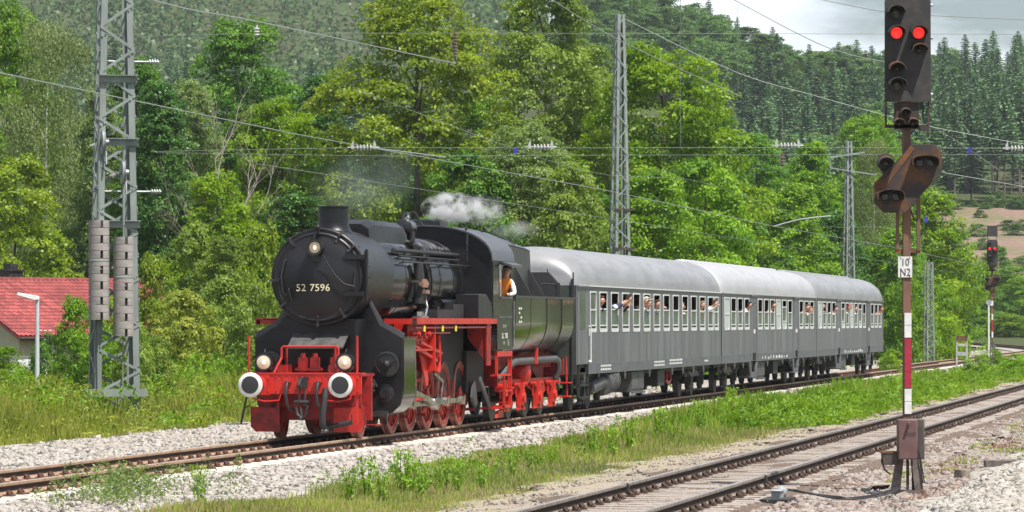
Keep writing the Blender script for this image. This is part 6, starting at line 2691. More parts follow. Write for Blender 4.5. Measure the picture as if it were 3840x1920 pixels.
def spruce(k, X, Y, s, label, group, z=None):
    c0, t0_, H, used = SPR[k]
    root = empty('spruce_tree', (X, Y, float(ground_z(X, Y)) if z is None else z), random.uniform(0, 6.28))
    w = s * random.uniform(.85, 1.15)
    root.scale = (w, w, s)
    tag(root, label, 'tree', group)
    for s_ in (c0, t0_):
        o_ = s_
        if used:
            o_ = s_.copy()
            C.objects.link(o_)
        o_.parent = root
    SPR[k][3] = True


rs_ = random.Random(4)
pts = []


def scatter(n, a0, a1, y0, y1, sep):
    out = []
    tries = 0
    while len(out) < n and tries < n * 60:
        tries += 1
        Y = rs_.uniform(y0, y1)
        X = rs_.uniform(a0, a1) * Y
        if all((X - x) ** 2 + ((Y - y) * .55) ** 2 > (sep * (.6 + Y / 1600)) ** 2 for x, y in pts[-400:]):
            pts.append((X, Y))
            out.append((X, Y))
    return out


# the standing wall of trunks above the clearing
for k, (X, Y) in enumerate(scatter(46, .098, .152, 677, 735, 3.0)):
    spruce(3 if k % 4 else 2, X, Y, rs_.uniform(.7, .9), 'tall spruce with a bare lower trunk above the pink clearing', 'spruces above the clearing')
for X, Y in scatter(170, .048, .150, 560, 1010, 4.6):
    if Y < 690 and X / Y > .094:
        continue
    spruce(rs_.choice((0, 0, 1, 2)), X, Y, rs_.uniform(.55, .82), 'dark green spruce in the wood on the right hillside', 'spruces on the right hillside')
for X, Y in scatter(60, .088, .150, 800, 1000, 4.0):
    spruce(rs_.choice((0, 2)), X, Y, rs_.uniform(.55, .8), 'dark green spruce in the wood on the right hillside', 'spruces on the right hillside')
for X, Y in scatter(36, -.100, -.030, 640, 900, 6.0):
    spruce(rs_.choice((0, 1, 2)), X, Y, rs_.uniform(.8, 1.1), 'dark spruce on the left hillside behind the round tree', 'spruces on the left hillside')


def hilltrees(lst, lab, grp, h0, h1, pal=None):
    for X, Y in lst:
        k = rs_.choice(('hillJ', 'hillK'))
        h = rs_.uniform(h0, h1)
        plant(k, X, Y, h, h * rs_.uniform(.34, .46), pal, lab, 'tree', grp)


hilltrees(scatter(120, .020, .098, 430, 760, 5.6), 'mid green broadleaf tree on the lower right hillside', 'broadleaf trees on the right hillside', 11, 16)
hilltrees(scatter(130, .015, .110, 860, 1090, 4.6), 'small far tree along the wooded ridge under the sky', 'far trees along the ridge', 11, 15)
hilltrees(scatter(60, -.135, -.02, 300, 620, 7.5), 'green broadleaf tree on the left slope behind the railway trees', 'broadleaf trees on the left slope', 13, 18, 'mid')

for k in range(26):
    Y = rs_.uniform(580, 665) if k < 12 else rs_.uniform(668, 676)
    X = rs_.uniform(.104, .148) * Y
    h = rs_.uniform(1.2, 3.0)
    plant('shrubI' if k % 2 else 'shrubH', X, Y, h, h * rs_.uniform(.7, 1.1), 'hill', 'low green bush growing on the pink clearing' if k < 12 else 'low bush in the row along the top of the pink clearing', 'shrub', 'bushes on the clearing' if k < 12 else 'bushes along the clearing top')

# ---- far wooded slope, one mass
n = 9000
Yf = g.uniform(1180, 2500, n)
Xf = g.uniform(-.19, .012, n) * Yf
zf = ground_z(Xf, Yf)
nl = 17
H_ = g.uniform(13, 21, n)
P = np.repeat(np.stack([Xf, Yf, zf], 1), nl, 0)
u = g.uniform(.15, 1, n * nl)
th = g.uniform(0, 6.28, n * nl)
rr = np.repeat(g.uniform(2.2, 3.6, n), nl) * (1.08 - u) ** .8 * np.sqrt(g.uniform(.3, 1, n * nl))
P = P + np.stack([rr * np.cos(th), rr * np.sin(th), u * np.repeat(H_, nl)], 1)
N = unit(np.stack([np.cos(th), np.sin(th), g.uniform(.3, 1.4, n * nl)], 1) + g.normal(0, .3, (n * nl, 3)))
V, F = leaves_at(P, N, 2.0, 1.4, g)
o = np_mesh('far_wood', V, F, LEAF['hill'], tint=np.clip(np.repeat(g.uniform(0, 1, n), nl) * .55 + g.uniform(0, .25, n * nl), 0, 1))
tag(o, 'hazy blue green wooded mountain slope in the upper left distance', 'forest', kind='stuff')


# ---- grass and weeds
def blades(name, t, p, z, h, w, m, label, lean=.35, cat='grass'):
    n = len(t)
    g_ = np.random.default_rng(n)
    X, Y = p * CT + t * ST, -p * ST + t * CT
    a = g_.uniform(0, 6.28, n)
    ln = h * g_.uniform(.05, lean, n)
    b = g_.uniform(0, 6.28, n)
    B0 = np.stack([X - w * np.cos(a) / 2, Y - w * np.sin(a) / 2, z], 1)
    B1 = np.stack([X + w * np.cos(a) / 2, Y + w * np.sin(a) / 2, z], 1)
    Mx = np.stack([X + ln * .35 * np.cos(b) + w * .4 * np.cos(a), Y + ln * .35 * np.sin(b) + w * .4 * np.sin(a), z + h * .6], 1)
    T_ = np.stack([X + ln * np.cos(b), Y + ln * np.sin(b), z + h], 1)
    V = np.stack([B0, B1, Mx, T_], 1).reshape(-1, 3)
    F = np.arange(4 * n).reshape(n, 4)
    cl_ = .5 + .28 * np.sin(t * .9 + p * 1.7) + .2 * np.sin(t * .31 - p * .8)
    o_ = np_mesh(name, V, F, m, tint=np.clip(cl_ * .7 + g_.normal(.15, .18, n), 0, 1))
    tag(o_, label, cat, kind='stuff')
    return o_


def patch(t, p, s=.35, seed=0):
    """0..1 noise for patchy growth"""
    r_ = np.random.default_rng(seed)
    v = np.zeros(len(t))
    for k in range(7):
        f = s * (1.6 ** k) * .35
        v += np.sin(t * f * r_.uniform(.6, 1.2) + p * f * r_.uniform(-1.6, 1.6) + r_.uniform(0, 6.28)) / (1.25 ** k)
    return np.clip(.5 + v / 4.2, 0, 1)


# the strip between the two tracks
n = 300000
t = rnd_t(n, 42, 165, g)
p = g.uniform(-16.2, -9.3, n)
e0 = -14.55 + .35 * np.sin(t * .8) + .25 * np.sin(t * .23 + 1) - np.clip((t - 66) / 36, 0, 1) * 1.5
pt = patch(t, p, 1.0, 3)
dens = np.clip((p - e0) / .7, 0, 1) * np.clip((-9.7 - p) / 2.2, 0.05, 1) * np.clip(pt * 1.9 - .35, .06, 1)
k = g.uniform(0, 1, n) < dens
t, p, pt = t[k], p[k], pt[k]
far = np.clip((t - 78) / 22, 0, 1)
mid_ = np.exp(-((p + 13.6) / 1.3) ** 2)
h = (.06 + .17 * pt * mid_ + far * (.06 + .42 * mid_ * pt)) * g.uniform(.5, 1.3, len(t))
lush = (g.uniform(0, 1, len(t)) < (.10 + .75 * far * mid_))
dry = (~lush) & (g.uniform(0, 1, len(t)) < .22 + .5 * np.clip((p + 12.0) / 2.0, 0, 1) + .35 * (patch(t, p, 1.7, 21) > .58))
z0 = np.full(len(t), -.33)
wd_ = .011 * (.7 + t / 130)
for nm, mk, mk_m, lab in (('grass', lush, 'lush', 'tall lush green grass growing beside the coaches'),
                          ('grass', dry, 'dry', 'short dry yellow grass along the nearer track'),
                          ('grass', ~(lush | dry), 'strip', 'yellow green grass between the two tracks')):
    blades(nm, t[mk], p[mk], z0[mk], h[mk], wd_[mk] * (1.5 if nm else 1), LEAF[mk_m], lab)

# leafy weeds in the same strip and on the left bank
def weed_mass(name, T_, P_, R_, H_, nl, leaf, m, label, z0=-.34):
    n_ = len(T_)
    g_ = np.random.default_rng(n_ + 5)
    t_, p_ = np.repeat(T_, nl), np.repeat(P_, nl)
    r_, h_ = np.repeat(R_, nl), np.repeat(H_, nl)
    u = g_.uniform(0, 1, n_ * nl) ** .75
    th_ = g_.uniform(0, 6.28, n_ * nl)
    rr_ = r_ * np.sqrt(g_.uniform(0.05, 1, n_ * nl)) * np.sqrt(np.maximum(.05, 1 - u ** 2))
    tt, pp = t_ + rr_ * np.cos(th_), p_ + rr_ * np.sin(th_)
    Q = np.stack([pp * CT + tt * ST, -pp * ST + tt * CT, z0 + u * h_], 1)
    N_ = unit(np.stack([np.cos(th_), np.sin(th_), np.full(len(th_), 1.1)], 1) + g_.normal(0, .7, (n_ * nl, 3)))
    V_, F_ = leaves_at(Q, N_, leaf, leaf * .42, g_, np.tile(np.array([0, 0, .5]), (n_ * nl, 1)))
    tn = np.clip(np.repeat(g_.uniform(.1, .8, n_), nl) + g_.normal(0, .18, n_ * nl), 0, 1)
    o_ = np_mesh(name, V_, F_, m, tint=tn)
    tag(o_, label, 'weeds', kind='stuff')


def field(n, t0, t1, p0, p1, seed):
    r_ = np.random.default_rng(seed)
    return rnd_t(n, t0, t1, r_), r_.uniform(p0, p1, n), r_


# left bank: from the ballast edge back to the trees
T_, P_, r_ = field(1500, 78, 185, -62, -25.0, 41)
weed_mass('weeds', T_, P_, r_.uniform(.3, .9, 1500), r_.uniform(.2, 1.0, 1500) * np.clip((-24.6 - P_) / 3, .25, 1), 80, .10, LEAF['weed'], 'yellow green weeds covering the bank left of the train')
T_, P_, r_ = field(600, 78, 185, -62, -26.2, 42)
weed_mass('weeds', T_, P_, r_.uniform(.3, .8, 600), r_.uniform(.3, 1.15, 600) * np.clip((-25.0 - P_) / 3, .25, 1), 90, .13, LEAF['bright'], 'bright green leafy weeds among the grass left of the train')
T_, P_, r_ = field(150000, 76, 180, -60, -24.9, 43)
pt = patch(T_, P_, .7, 8)
k = r_.uniform(0, 1, len(T_)) < np.clip(1.6 * pt - .2, .1, 1) * np.clip((-25.0 - P_ + .5 * np.sin(T_ * .9)) / .8, 0, 1)
T_, P_, pt = T_[k], P_[k], pt[k]
h = (.15 + .75 * pt * np.clip((-25.0 - P_) / 4, .15, 1)) * r_.uniform(.5, 1.2, len(T_))
blades('grass', T_, P_, np.full(len(T_), -.34), h, .020 * (.5 + T_ / 130), LEAF['grass'], 'tall yellow green grass on the bank left of the train')
# right and far verge beside the track beyond the train
T_, P_, r_ = field(420, 125, 330, -40, -21.8, 44)
weed_mass('weeds', T_, P_, r_.uniform(.5, 1.2, 420), r_.uniform(.4, 1.5, 420), 90, .22, LEAF['bright'], 'green undergrowth beyond the train on its far side')
T_, P_, r_ = field(800, 96, 330, -14.4, -10.4, 45)
weed_mass('weeds', T_, P_, r_.uniform(.3, .8, 800), r_.uniform(.2, .62, 800) * np.clip((-9.6 - P_) / 2, .3, 1), 80, .14, LEAF['lush'], 'lush weeds on the verge between the tracks farther along')
T_, P_, r_ = field(260, 150, 420, -9, 40, 46)
weed_mass('weeds', T_, P_, r_.uniform(.6, 1.6, 260), r_.uniform(.3, 1.0, 260), 80, .26, LEAF['lush'], 'bright meadow plants beyond the nearer track at the right edge')
# weeds at the near left corner and among the ballast
r_ = np.random.default_rng(51)
T_ = r_.normal(54.9, 1.6, 48)
P_ = r_.normal(-15.85, .33, 48)
weed_mass('weeds', T_, P_, r_.uniform(.15, .4, 48), r_.uniform(.25, .62, 48), 110, .055, LEAF['silver'], 'wispy green weeds growing over the rail in the near left foreground', -.3)
T_ = np.concatenate([r_.uniform(58, 76, 60), r_.uniform(76, 104, 40)])
P_ = np.concatenate([r_.uniform(-14.2, -12.4, 60), r_.uniform(-15.2, -12.6, 40)])
weed_mass('weeds', T_, P_, r_.uniform(.1, .25, 100), r_.uniform(.15, .4, 100), 60, .06, LEAF['bright'], 'small bright weeds dotted through the foreground grass strip', -.33)
T_, P_ = r_.uniform(56, 95, 30), r_.uniform(-5.6, -3.4, 30)
weed_mass('weeds', T_, P_, r_.uniform(.15, .45, 30), r_.uniform(.05, .14, 30), 60, .05, LEAF['rusty'], 'low reddish plants among the pink stones round the signal', -.27)
T_, P_ = r_.uniform(62, 96, 26), r_.uniform(-6.0, -3.8, 26)
weed_mass('weeds', T_, P_, r_.uniform(.2, .5, 26), r_.uniform(.06, .22, 26), 70, .06, LEAF['weed'], 'low green plants among the pink stones right of the signal', -.27)
# tall leafy single plants along the grass edge
def weed_plant_mesh():
    g_ = np.random.default_rng(6)
    mb_ = MB()
    for s_ in range(5):
        a = s_ * 1.26
        mb_.tube([(0.03 * math.cos(a), .03 * math.sin(a), 0), (.09 * math.cos(a), .09 * math.sin(a), .35), (.12 * math.cos(a), .12 * math.sin(a), .62)], .006, 4, .003, caps=False)
    st = mb_.build('stem', LEAF['bright'], None, smooth=0)
    n_ = 150
    a = g_.integers(0, 5, n_) * 1.26
    u = g_.uniform(.15, 1, n_)
    r0_ = .03 + .1 * u
    th_ = g_.uniform(0, 6.28, n_)
    P0 = np.stack([r0_ * np.cos(a) + .05 * np.cos(th_), r0_ * np.sin(a) + .05 * np.sin(th_), .62 * u], 1)
    N_ = unit(np.stack([np.cos(th_), np.sin(th_), np.full(n_, 1.0)], 1))
    V_, F_ = leaves_at(P0, N_, .10, .03, g_, np.tile(np.array([0, 0, .8]), (n_, 1)))
    lf = np_mesh('leaves', V_, F_, LEAF['lush'], tint=g_.uniform(.2, 1, n_))
    return st, lf


st_, lf_ = weed_plant_mesh()
first = True
rr = random.Random(12)
WL = (('in the grass strip below the engine front, leftmost of its row', 880, 1262, .8), ('second in the row of tall weeds below the engine cylinder', 925, 1256, 1.0), ('low between two taller weeds below the cylinder', 962, 1262, .7),
      ('tallest of the row below the first driving wheels', 1010, 1246, 1.1), ('close behind the tallest weed below the driving wheels', 1038, 1240, .9), ('in front of the row below the second driving wheel', 1060, 1250, .8),
      ('below the fourth driving wheel', 1118, 1236, .85), ('below the last driving wheel', 1150, 1240, .8), ('below the cab steps', 1212, 1232, .7), ('alone below the tender front', 1290, 1200, .7),
      ('small and alone below the tender rear', 1392, 1165, .6), ('at the ballast edge below the axle generator', 1490, 1150, 1.0), ('bushy below the first coach battery box', 1540, 1152, .9),
      ('at the ballast edge below the first coach middle', 1585, 1135, 1.1), ('tall below the first coach rear half', 1660, 1110, 1.1), ('tall below the end of the first coach', 1760, 1085, 1.2),
      ('tall where the lush grass reaches the middle coach', 1840, 1040, 1.2), ('in the near left corner below the rails', 505, 1270, .9))
for k, (lb, d, yb_, s_) in enumerate(WL):
    Y_ = 10096. * 2.58 / (yb_ - 809)
    t_, p_ = TPv((d - 1288) / 10096. * Y_, Y_)
    root = empty('weed_plant', TW(t_, p_, -.33), rr.uniform(0, 6))
    root.scale = (s_, s_, s_)
    tag(root, 'leafy weed ' + lb, 'plant', 'leafy weeds along the ballast edge')
    for q in (st_, lf_):
        o_ = q if first else q.copy()
        if not first:
            C.objects.link(o_)
        o_.parent = root
    first = False

# ================================================================ HOUSE, LAMP POST, SMALL THINGS
M['roofred'] = mat('red_roof_tile', (0.27, 0.058, 0.052), 0.42, var=0.22, vscale=1.5, spec=0.5)
_nt = M['roofred'].node_tree
_oi = _nt.nodes.new('ShaderNodeObjectInfo')
_hs = _nt.nodes.new('ShaderNodeHueSaturation')
_mr = _nt.nodes.new('ShaderNodeMapRange')
_mr.inputs['To Min'].default_value = .62
_mr.inputs['To Max'].default_value = 1.3
_lk = _nt.nodes['Principled BSDF'].inputs['Base Color'].links[0].from_socket
_nt.links.new(_oi.outputs['Random'], _mr.inputs['Value'])
_nt.links.new(_mr.outputs[0], _hs.inputs['Value'])
_nt.links.new(_lk, _hs.inputs['Color'])
_nt.links.new(_hs.outputs[0], _nt.nodes['Principled BSDF'].inputs['Base Color'])
M['wallcream'] = mat('cream_wall', (0.52, 0.47, 0.34), 0.85, var=0.08, vscale=3)
M['wallwhite'] = mat('white_render', (0.78, 0.77, 0.75), 0.8)
M['wood'] = mat('weathered_wood', (0.20, 0.165, 0.135), 0.85, var=0.3, vscale=6, stretch=(1, 1, .3))
M['lampgrey'] = mat('lamp_post_grey', (0.50, 0.52, 0.56), 0.5, var=.08)
M['bluep'] = mat('blue_plate', (0.03, 0.04, 0.28), 0.5)
M['porcelain'] = mat('insulator_white', (0.42, 0.42, 0.41), 0.3, spec=.6)
M['porcbrown'] = mat('insulator_brown', (0.10, 0.06, 0.05), 0.3, spec=.6)
M['wire'] = mat('overhead_wire', (0.16, 0.17, 0.16), 0.6, metal=.2)
M['wirepale'] = mat('pale_wire', (0.27, 0.30, 0.28), 0.55, metal=.2)
M['plastic'] = mat('clear_plastic_bag', (0.30, 0.32, 0.32), 0.25, spec=.6)

HY = 190.0
ha = R(50)                         # ridge direction, turned away to the right
hu, hv = Vector((math.cos(ha), math.sin(ha), 0)), Vector((math.sin(ha), -math.cos(ha), 0))   # along the ridge; down the visible slope
RZ = 2.25 + (809 - 702) / 10096. * HY
RP = Vector((XD(-150, HY), HY + 1.5, RZ))       # near end of the ridge
Ls, Lr, dr = 5.2, 15.0, 2.75                     # half depth, ridge length, drop
house = empty('house', (RP.x, RP.y, -.35), ha)
tag(house, 'house with a red tiled roof and cream gable half hidden by bushes', 'house')
zr = RZ + .35
mb = MB()
mb.prism([(-Ls + .5, 0), (Ls - .5, 0), (Ls - .5, zr - dr + .1), (0, zr - .15), (-Ls + .5, zr - dr + .1)], 'x', .45, Lr - .4)
mb.build('wall', M['wallcream'], house, smooth=0)
mb = MB()
sl = math.hypot(Ls, dr)
for s in (-1, 1):
    mb.add([(0, 0, zr), (Lr, 0, zr), (Lr, s * Ls, zr - dr), (0, s * Ls, zr - dr), (0, 0, zr - .16), (Lr, 0, zr - .16), (Lr, s * Ls, zr - dr - .16), (0, s * Ls, zr - dr - .16)],
           [(0, 1, 2, 3), (4, 7, 6, 5), (0, 3, 7, 4), (1, 5, 6, 2), (2, 6, 7, 3)])
roof = mb.build('roof', M['roofred'], house, smooth=0)
# tiles on the slope that faces the camera (local -y)
ang = math.atan2(dr, Ls)


def tile_mesh():
    mb_ = MB()
    prof = [(-.15, .0), (-.09, .045), (-.02, .052), (.05, .02), (.15, .0)]
    n_ = len(prof)
    vs = [(a, .02, b + .035) for a, b in prof] + [(a, -.37, b + .06) for a, b in prof] + [(a, -.37, b + .02) for a, b in prof]
    fs = [(k, k + 1, n_ + k + 1, n_ + k) for k in range(n_ - 1)] + [(n_ + k, n_ + k + 1, 2 * n_ + k + 1, 2 * n_ + k) for k in range(n_ - 1)]
    mb_.add(vs, fs)
    return mb_


tsrc = tile_mesh().build('roof_tile', M['roofred'], roof, smooth=40)
rows, cols = int(sl / .34), int(Lr / .30)
cells = [(i, j) for j in range(cols) for i in range(rows)]
vis = cells[:300]
ca, sa = math.cos(ang), math.sin(ang)
for k, (i, j) in enumerate(vis):
    d = .02 + .34 * i
    o = tsrc if k == 0 else inst(tsrc, roof)
    o.location = (.15 + .30 * j, -d * ca, zr - d * sa + .0)
    o.rotation_euler = (ang, 0, 0)
mb = MB()
tm = tile_mesh()
Mx = Euler((ang, 0, 0)).to_matrix()
for (i, j) in cells[300:]:
    d = .02 + .34 * i
    mb.add([Mx @ Vector(v) + Vector((.15 + .30 * j, -d * ca, zr - d * sa)) for v in tm.v], tm.f)
tag(mb.build('roof_tiles', M['roofred'], roof, smooth=40), kind='stuff')
mb = MB()
for k in range(int(Lr / .36)):
    mb.cyl((k * .36, 0, zr + .0), (k * .36 + .35, 0, zr + .025), .13, .14, n=8)
tag(mb.build('ridge_tiles', M['roofred'], roof, smooth=40), kind='stuff')
mb = MB()
mb.cyl((0, -Ls - .06, zr - dr - .06), (Lr, -Ls - .06, zr - dr - .06), .07, n=8)
mb.build('gutter', M['dsteel'], house)
mb = MB()
cx_ = 4.8
mb.bb(cx_ - .45, cx_ + .45, .2, 1.0, zr - .6, zr + .45)
mb.bb(cx_ - .52, cx_ + .52, .13, 1.07, zr + .45, zr + .52)
mb.bb(cx_ - .25, cx_ + .25, .35, .85, zr + .52, zr + .80)
ch = mb.build('chimney', M['dsteel'], roof, smooth=0)
mb = MB()
mb.bb(1.5, 2.6, -Ls + .44, -Ls + .52, 1.0, 2.2)
w_ = mb.build('window', M['wallwhite'], house, smooth=0)
mb = MB()
mb.bb(1.6, 2.5, -Ls + .43, -Ls + .44, 1.1, 2.1)
mb.build('pane', M['glass'], w_, smooth=0)

# low white wall behind the bushes
mb = MB()
mb.bb(-.9, .9, -.12, .12, 0, 1.15)
shed = mb.build('garden_wall', M['wallwhite'], None, smooth=0)
shed.location = (XD(82, 163), 163, -.35)
tag(shed, 'low white wall showing through the bushes by the lamp post', 'wall')
mb = MB()
mb.bb(-.95, .95, -.15, .15, 1.15, 1.2)
mb.build('coping', M['concrete'], shed, smooth=0)

# lamp post
Yl = 140
lp = empty('street_lamp', (XD(94, Yl), Yl, -.35))
tag(lp, 'slim pale street lamp with a flat white head in front of the red roof', 'street lamp')
hz = 2.25 + (809 - 752) / 10096. * Yl + .35
mb = MB()
mb.cyl((0, 0, 0), (0, 0, hz), .085, .065, n=12)
mb.build('post', M['lampgrey'], lp)
mb = MB()
mb.prism([(-.72, hz + .14), (-.66, hz + .22), (.05, hz + .10), (.06, hz - .03), (-.10, hz - .04)], 'y', -.12, .12)
hd = mb.build('lamp_head', M['wallwhite'], lp, bevel=.01)
mb = MB()
mb.prism([(-.66, hz + .125), (-.12, hz - .045), (-.12, hz - .06), (-.66, hz + .105)], 'y', -.10, .10)
mb.build('lens', M['panewhite'], hd)

# wooden rail on posts
wr = empty('wooden_rail', (XD(146, 150), 150, -.35))
tag(wr, 'weathered wooden rail on two posts beside the mast foot bushes', 'wooden rail')
for x in (-.33, .30):
    mb = MB()
    mb.bb(x - .06, x + .06, -.06, .06, 0, 1.0)
    mb.build('post', M['wood'], wr)
mb = MB()
mb.bb(-.42, .40, -.07, .07, 1.0, 1.07)
mb.build('rail_board', M['wood'], wr)

# axle counter and its cable by the nearer track
ax = empty('axle_counter', TW(54.9, -6.68, -.2), YAW)
tag(ax, 'grey axle counter clamped to the rail of the nearer track', 'sensor')
mb = MB()
mb.bb(-.55, .35, -.22, .16, -.06, .03)
mb.build('base', M['dsteel'], ax)
mb = MB()
mb.bb(-.15, .20, -.08, .05, .0, .12)
mb.bb(-.18, .23, -.10, .07, .12, .14)
mb.build('sensor_head', M['galv'], ax, bevel=.01)
mb = MB()
mb.ball((.36, -.03, .09), .10, 10, (1.3, .8, .9))
mb.build('plastic_bag', M['plastic'], ax)
mb = MB()
P0 = [TW(55.2, -6.55, -.12), TW(55.6, -6.2, -.20), TW(55.8, -5.9, -.24), TW(55.6, -5.75, -.25), TW(56.4, -5.5, -.24), TW(57.2, -5.38, -.22), TW(58.0, -5.30, -.2)]
mb.tube(smooth_path(P0, 5), .016, 6)
c_ = mb.build('track_cable', M['rubber'], None)
c_.location.z = .05
tag(c_, 'black cable snaking over pink stones from the axle counter to the signal', 'cable')
mb = MB()
P0 = [TW(55.3, -6.5, -.12), TW(55.2, -6.0, -.22), TW(55.1, -5.7, -.24), TW(55.5, -5.5, -.24), TW(56.6, -5.32, -.23), TW(58.1, -5.26, -.2)]
mb.tube(smooth_path(P0, 5), .013, 6)
c_ = mb.build('track_cable', M['rubber'], None)
c_.location.z = .05
tag(c_, 'second thinner cable lying just in front of the first one', 'cable')
# squared stones set in the bank
for k, (t, p, w, h, lab) in enumerate(((69.5, -4.6, .5, .13, 'left squared stone block in the bank at the right edge'), (70.2, -4.35, .45, .12, 'right squared stone block in the bank at the right edge'),
                                       (64.4, -4.85, .16, .15, 'short stump of a wooden post right of the signal'))):
    mb = MB()
    mb.bb(-w / 2, w / 2, -.15, .15, 0, h)
    o = mb.build('stone_block' if k < 2 else 'wooden_stump', M['footcon'] if k < 2 else M['wood'], None, bevel=.015)
    o.location = TW(t, p, -.26)
    o.rotation_euler = (0, 0, .15 * k)
    tag(o, lab, 'stone' if k < 2 else 'stump')

# ================================================================ OVERHEAD WIRES
def wire(name, pts, r, m, label, group='overhead wires', cat='wire', n=6):
    mb_ = MB()
    mb_.tube(smooth_path([tuple(p_) for p_ in pts], n), r, 5, caps=False)
    o_ = mb_.build(name, m, None, smooth=60)
    tag(o_, label, cat, group)
    return o_


def D3(d, y, Y):
    return ((d - 1288) / 10096. * Y, Y, 2.25 + (809 - y) / 10096. * Y)


wire('contact_wire', [TW(t, P1 + (.25 if k % 2 else -.25), 5.85) for k, t in enumerate((15, 45, 75, 108, 150, 200, 260, 330))], .009, M['wirepale'], 'contact wire running low over the steam train track', n=2)
wire('messenger_wire', [TW(t, P1, z) for t, z in ((30, 8.1), (50, 7.65), (64, 7.56), (71, 7.72), (89, 8.10))], .012, M['wirepale'], 'messenger wire descending from the top left over the round tree')
wire('contact_wire', [TW(t, -23.0, 5.9) for t in (90, 150, 220, 330)], .006, M['wirepale'], 'contact wire low behind the coaches', n=2)
wire('messenger_wire', [TW(t, -23.0, z) for t, z in ((100, 8.2), (135, 7.4), (165, 8.0), (210, 7.3), (250, 8.0), (320, 7.5))], .006, M['wirepale'], 'sagging messenger wire behind the coaches')
wire('cross_span_wire', [D3(345, 92, 108), D3(640, 84, 108), D3(1145, 83, 108), D3(1900, 84, 108), D3(2700, 86, 108)], .007, M['wire'], 'thin upper cross span wire level with the signal lamps')
wire('cross_span_wire', [D3(395, 381, 108), D3(880, 372, 108), D3(1400, 372, 108), D3(2000, 371, 108), D3(2700, 374, 108)], .007, M['wire'], 'lower cross span wire carrying the insulators')
wire('cross_span_wire', [D3(395, 384, 108.3), D3(1000, 392, 108.3), D3(1600, 390, 108.3), D3(2700, 388, 108.3)], .006, M['wire'], 'faint second lower cross span wire under the insulators')
wire('span_rope', [(4.55, 165, 14.75), D3(1850, 180, 165), D3(2050, 240, 165), D3(2230, 290, 165), D3(2340, 318, 165), D3(2576, 362, 165), D3(2720, 380, 165)], .012, M['wirepale'], 'pale rope from the middle mast top sagging down to the right edge')
wire('span_rope', [D3(1790, -30, 108), D3(1850, 0, 108), D3(2000, 80, 108), D3(2100, 125, 108), D3(2210, 152, 108), D3(2330, 166, 108)], .012, M['wire'], 'dark rope coming down from the sky to the signal head')
wire('span_rope', [D3(1330, -40, 120), D3(1500, 68, 120), D3(1640, 140, 120), D3(1860, 240, 120)], .012, M['wire'], 'dark rope crossing the yellow green tree by the middle mast')
wire('span_rope', [D3(2030, -10, 108), D3(2220, 28, 108), D3(2340, 38, 108), D3(2700, 54, 108)], .011, M['wire'], 'wire across the open sky behind the signal head')
wire('span_rope', [D3(2300, 420, 165), D3(2357, 431, 165), D3(2545, 464, 165), D3(2700, 492, 165)], .010, M['wirepale'], 'pale rope before the spruce trunks right of the signal')
wire('span_rope', [D3(2330, 310, 190), D3(2400, 350, 190), D3(2576, 470, 190), D3(2660, 530, 190)], .012, M['wire'], 'dark rope slanting down before the spruces at the right edge')
GD = 'droppers of the overhead line'
for d, y0, y1, lab in ((645, -30, 84, 'short dropper near the top above the round tree'), (1712, -30, 372, 'long dropper through the yellow green tree'), (1590, -30, 110, 'dropper beside the middle mast top'),
                       (1857, 10, 225, 'dark dropper hanging before the wooded hill'), (1968, 271, 372, 'dropper above the right insulator string'), (1145, -30, 70, 'dropper holding the brown insulator')):
    wire('dropper', [D3(d, y0, 108), D3(d, (y0 + y1) / 2, 108), D3(d, y1, 108)], .007, M['wire'], lab, GD, 'wire', 2)


def insulator_v(d, y0, y1, Y, label, m):
    a, b = Vector(D3(d, y0, Y)), Vector(D3(d, y1, Y))
    mb_ = MB()
    mb_.cyl((0, 0, 0), (0, 0, (a - b).length), .025, n=8)
    L = (a - b).length
    k_ = max(3, int(L / .11))
    for k in range(k_):
        z = L * (.12 + .76 * k / k_)
        mb_.lathe((0, 0, z), (0, 0, 1), [(.03, 0), (.085, .01), (.075, .035), (.03, .05)], 12)
    o_ = mb_.build('insulator', m, None)
    o_.location = b
    tag(o_, label, 'insulator', 'insulators')


insulator_v(1145, 68, 152, 107.9, 'brown vertical insulator in front of the great olive tree', M['porcbrown'])
insulator_v(1968, 386, 418, 107.9, 'brown vertical insulator under the right insulator string', M['porcbrown'])
insulator_v(645, 62, 92, 107.9, 'small pale vertical insulator above the round tree', M['porcelain'])
for d, y, lab in ((915, 371, 'white finned insulator string above the chimney'), (1361, 370, 'white finned insulator string over the coal tender'), (1982, 366, 'white finned insulator string left of the thin mast'),
                  (2562, 373, 'white finned insulator string at the right edge')):
    root = empty('insulator_string', D3(d, y, 107.9))
    tag(root, lab, 'insulator', 'insulators')
    mb = MB()
    mb.cyl((-.42, 0, 0), (.42, 0, 0), .022, n=8)
    mb.build('rod', M['galv'], root)
    src = None
    for k in range(5):
        if src is None:
            mb = MB()
            mb.lathe((0, 0, 0), (1, 0, 0), [(.03, 0), (.085, .015), (.07, .045), (.03, .05)], 12)
            src = mb.build('insulator_disc', M['porcelain'], root)
            o = src
        else:
            o = inst(src, root)
        o.location = (-.20 + .09 * k, 0, 0)
    for s in (-1, 1):
        mb = MB()
        mb.prism([(s * .30 - .035, -.04), (s * .30 + .035, -.04), (s * .30 + .03, .10), (s * .28, .20), (s * .30 - .045, .08)], 'y', -.02, .02)
        mb.build('horn', M['porcelain'], root)
wire('steady_arm', [D3(950, 374, 107.6), D3(1035, 384, 107.0), D3(1122, 396, 106.4)], .020, M['wirepale'], 'pale steady arm slanting right of the left insulator string', None, 'steady arm', 2)
wire('steady_arm', [D3(1945, 570, 200), D3(2010, 552, 200), D3(2090, 543, 200)], .035, M['wirepale'], 'pale steady arm above the second coach roof', None, 'steady arm', 2)
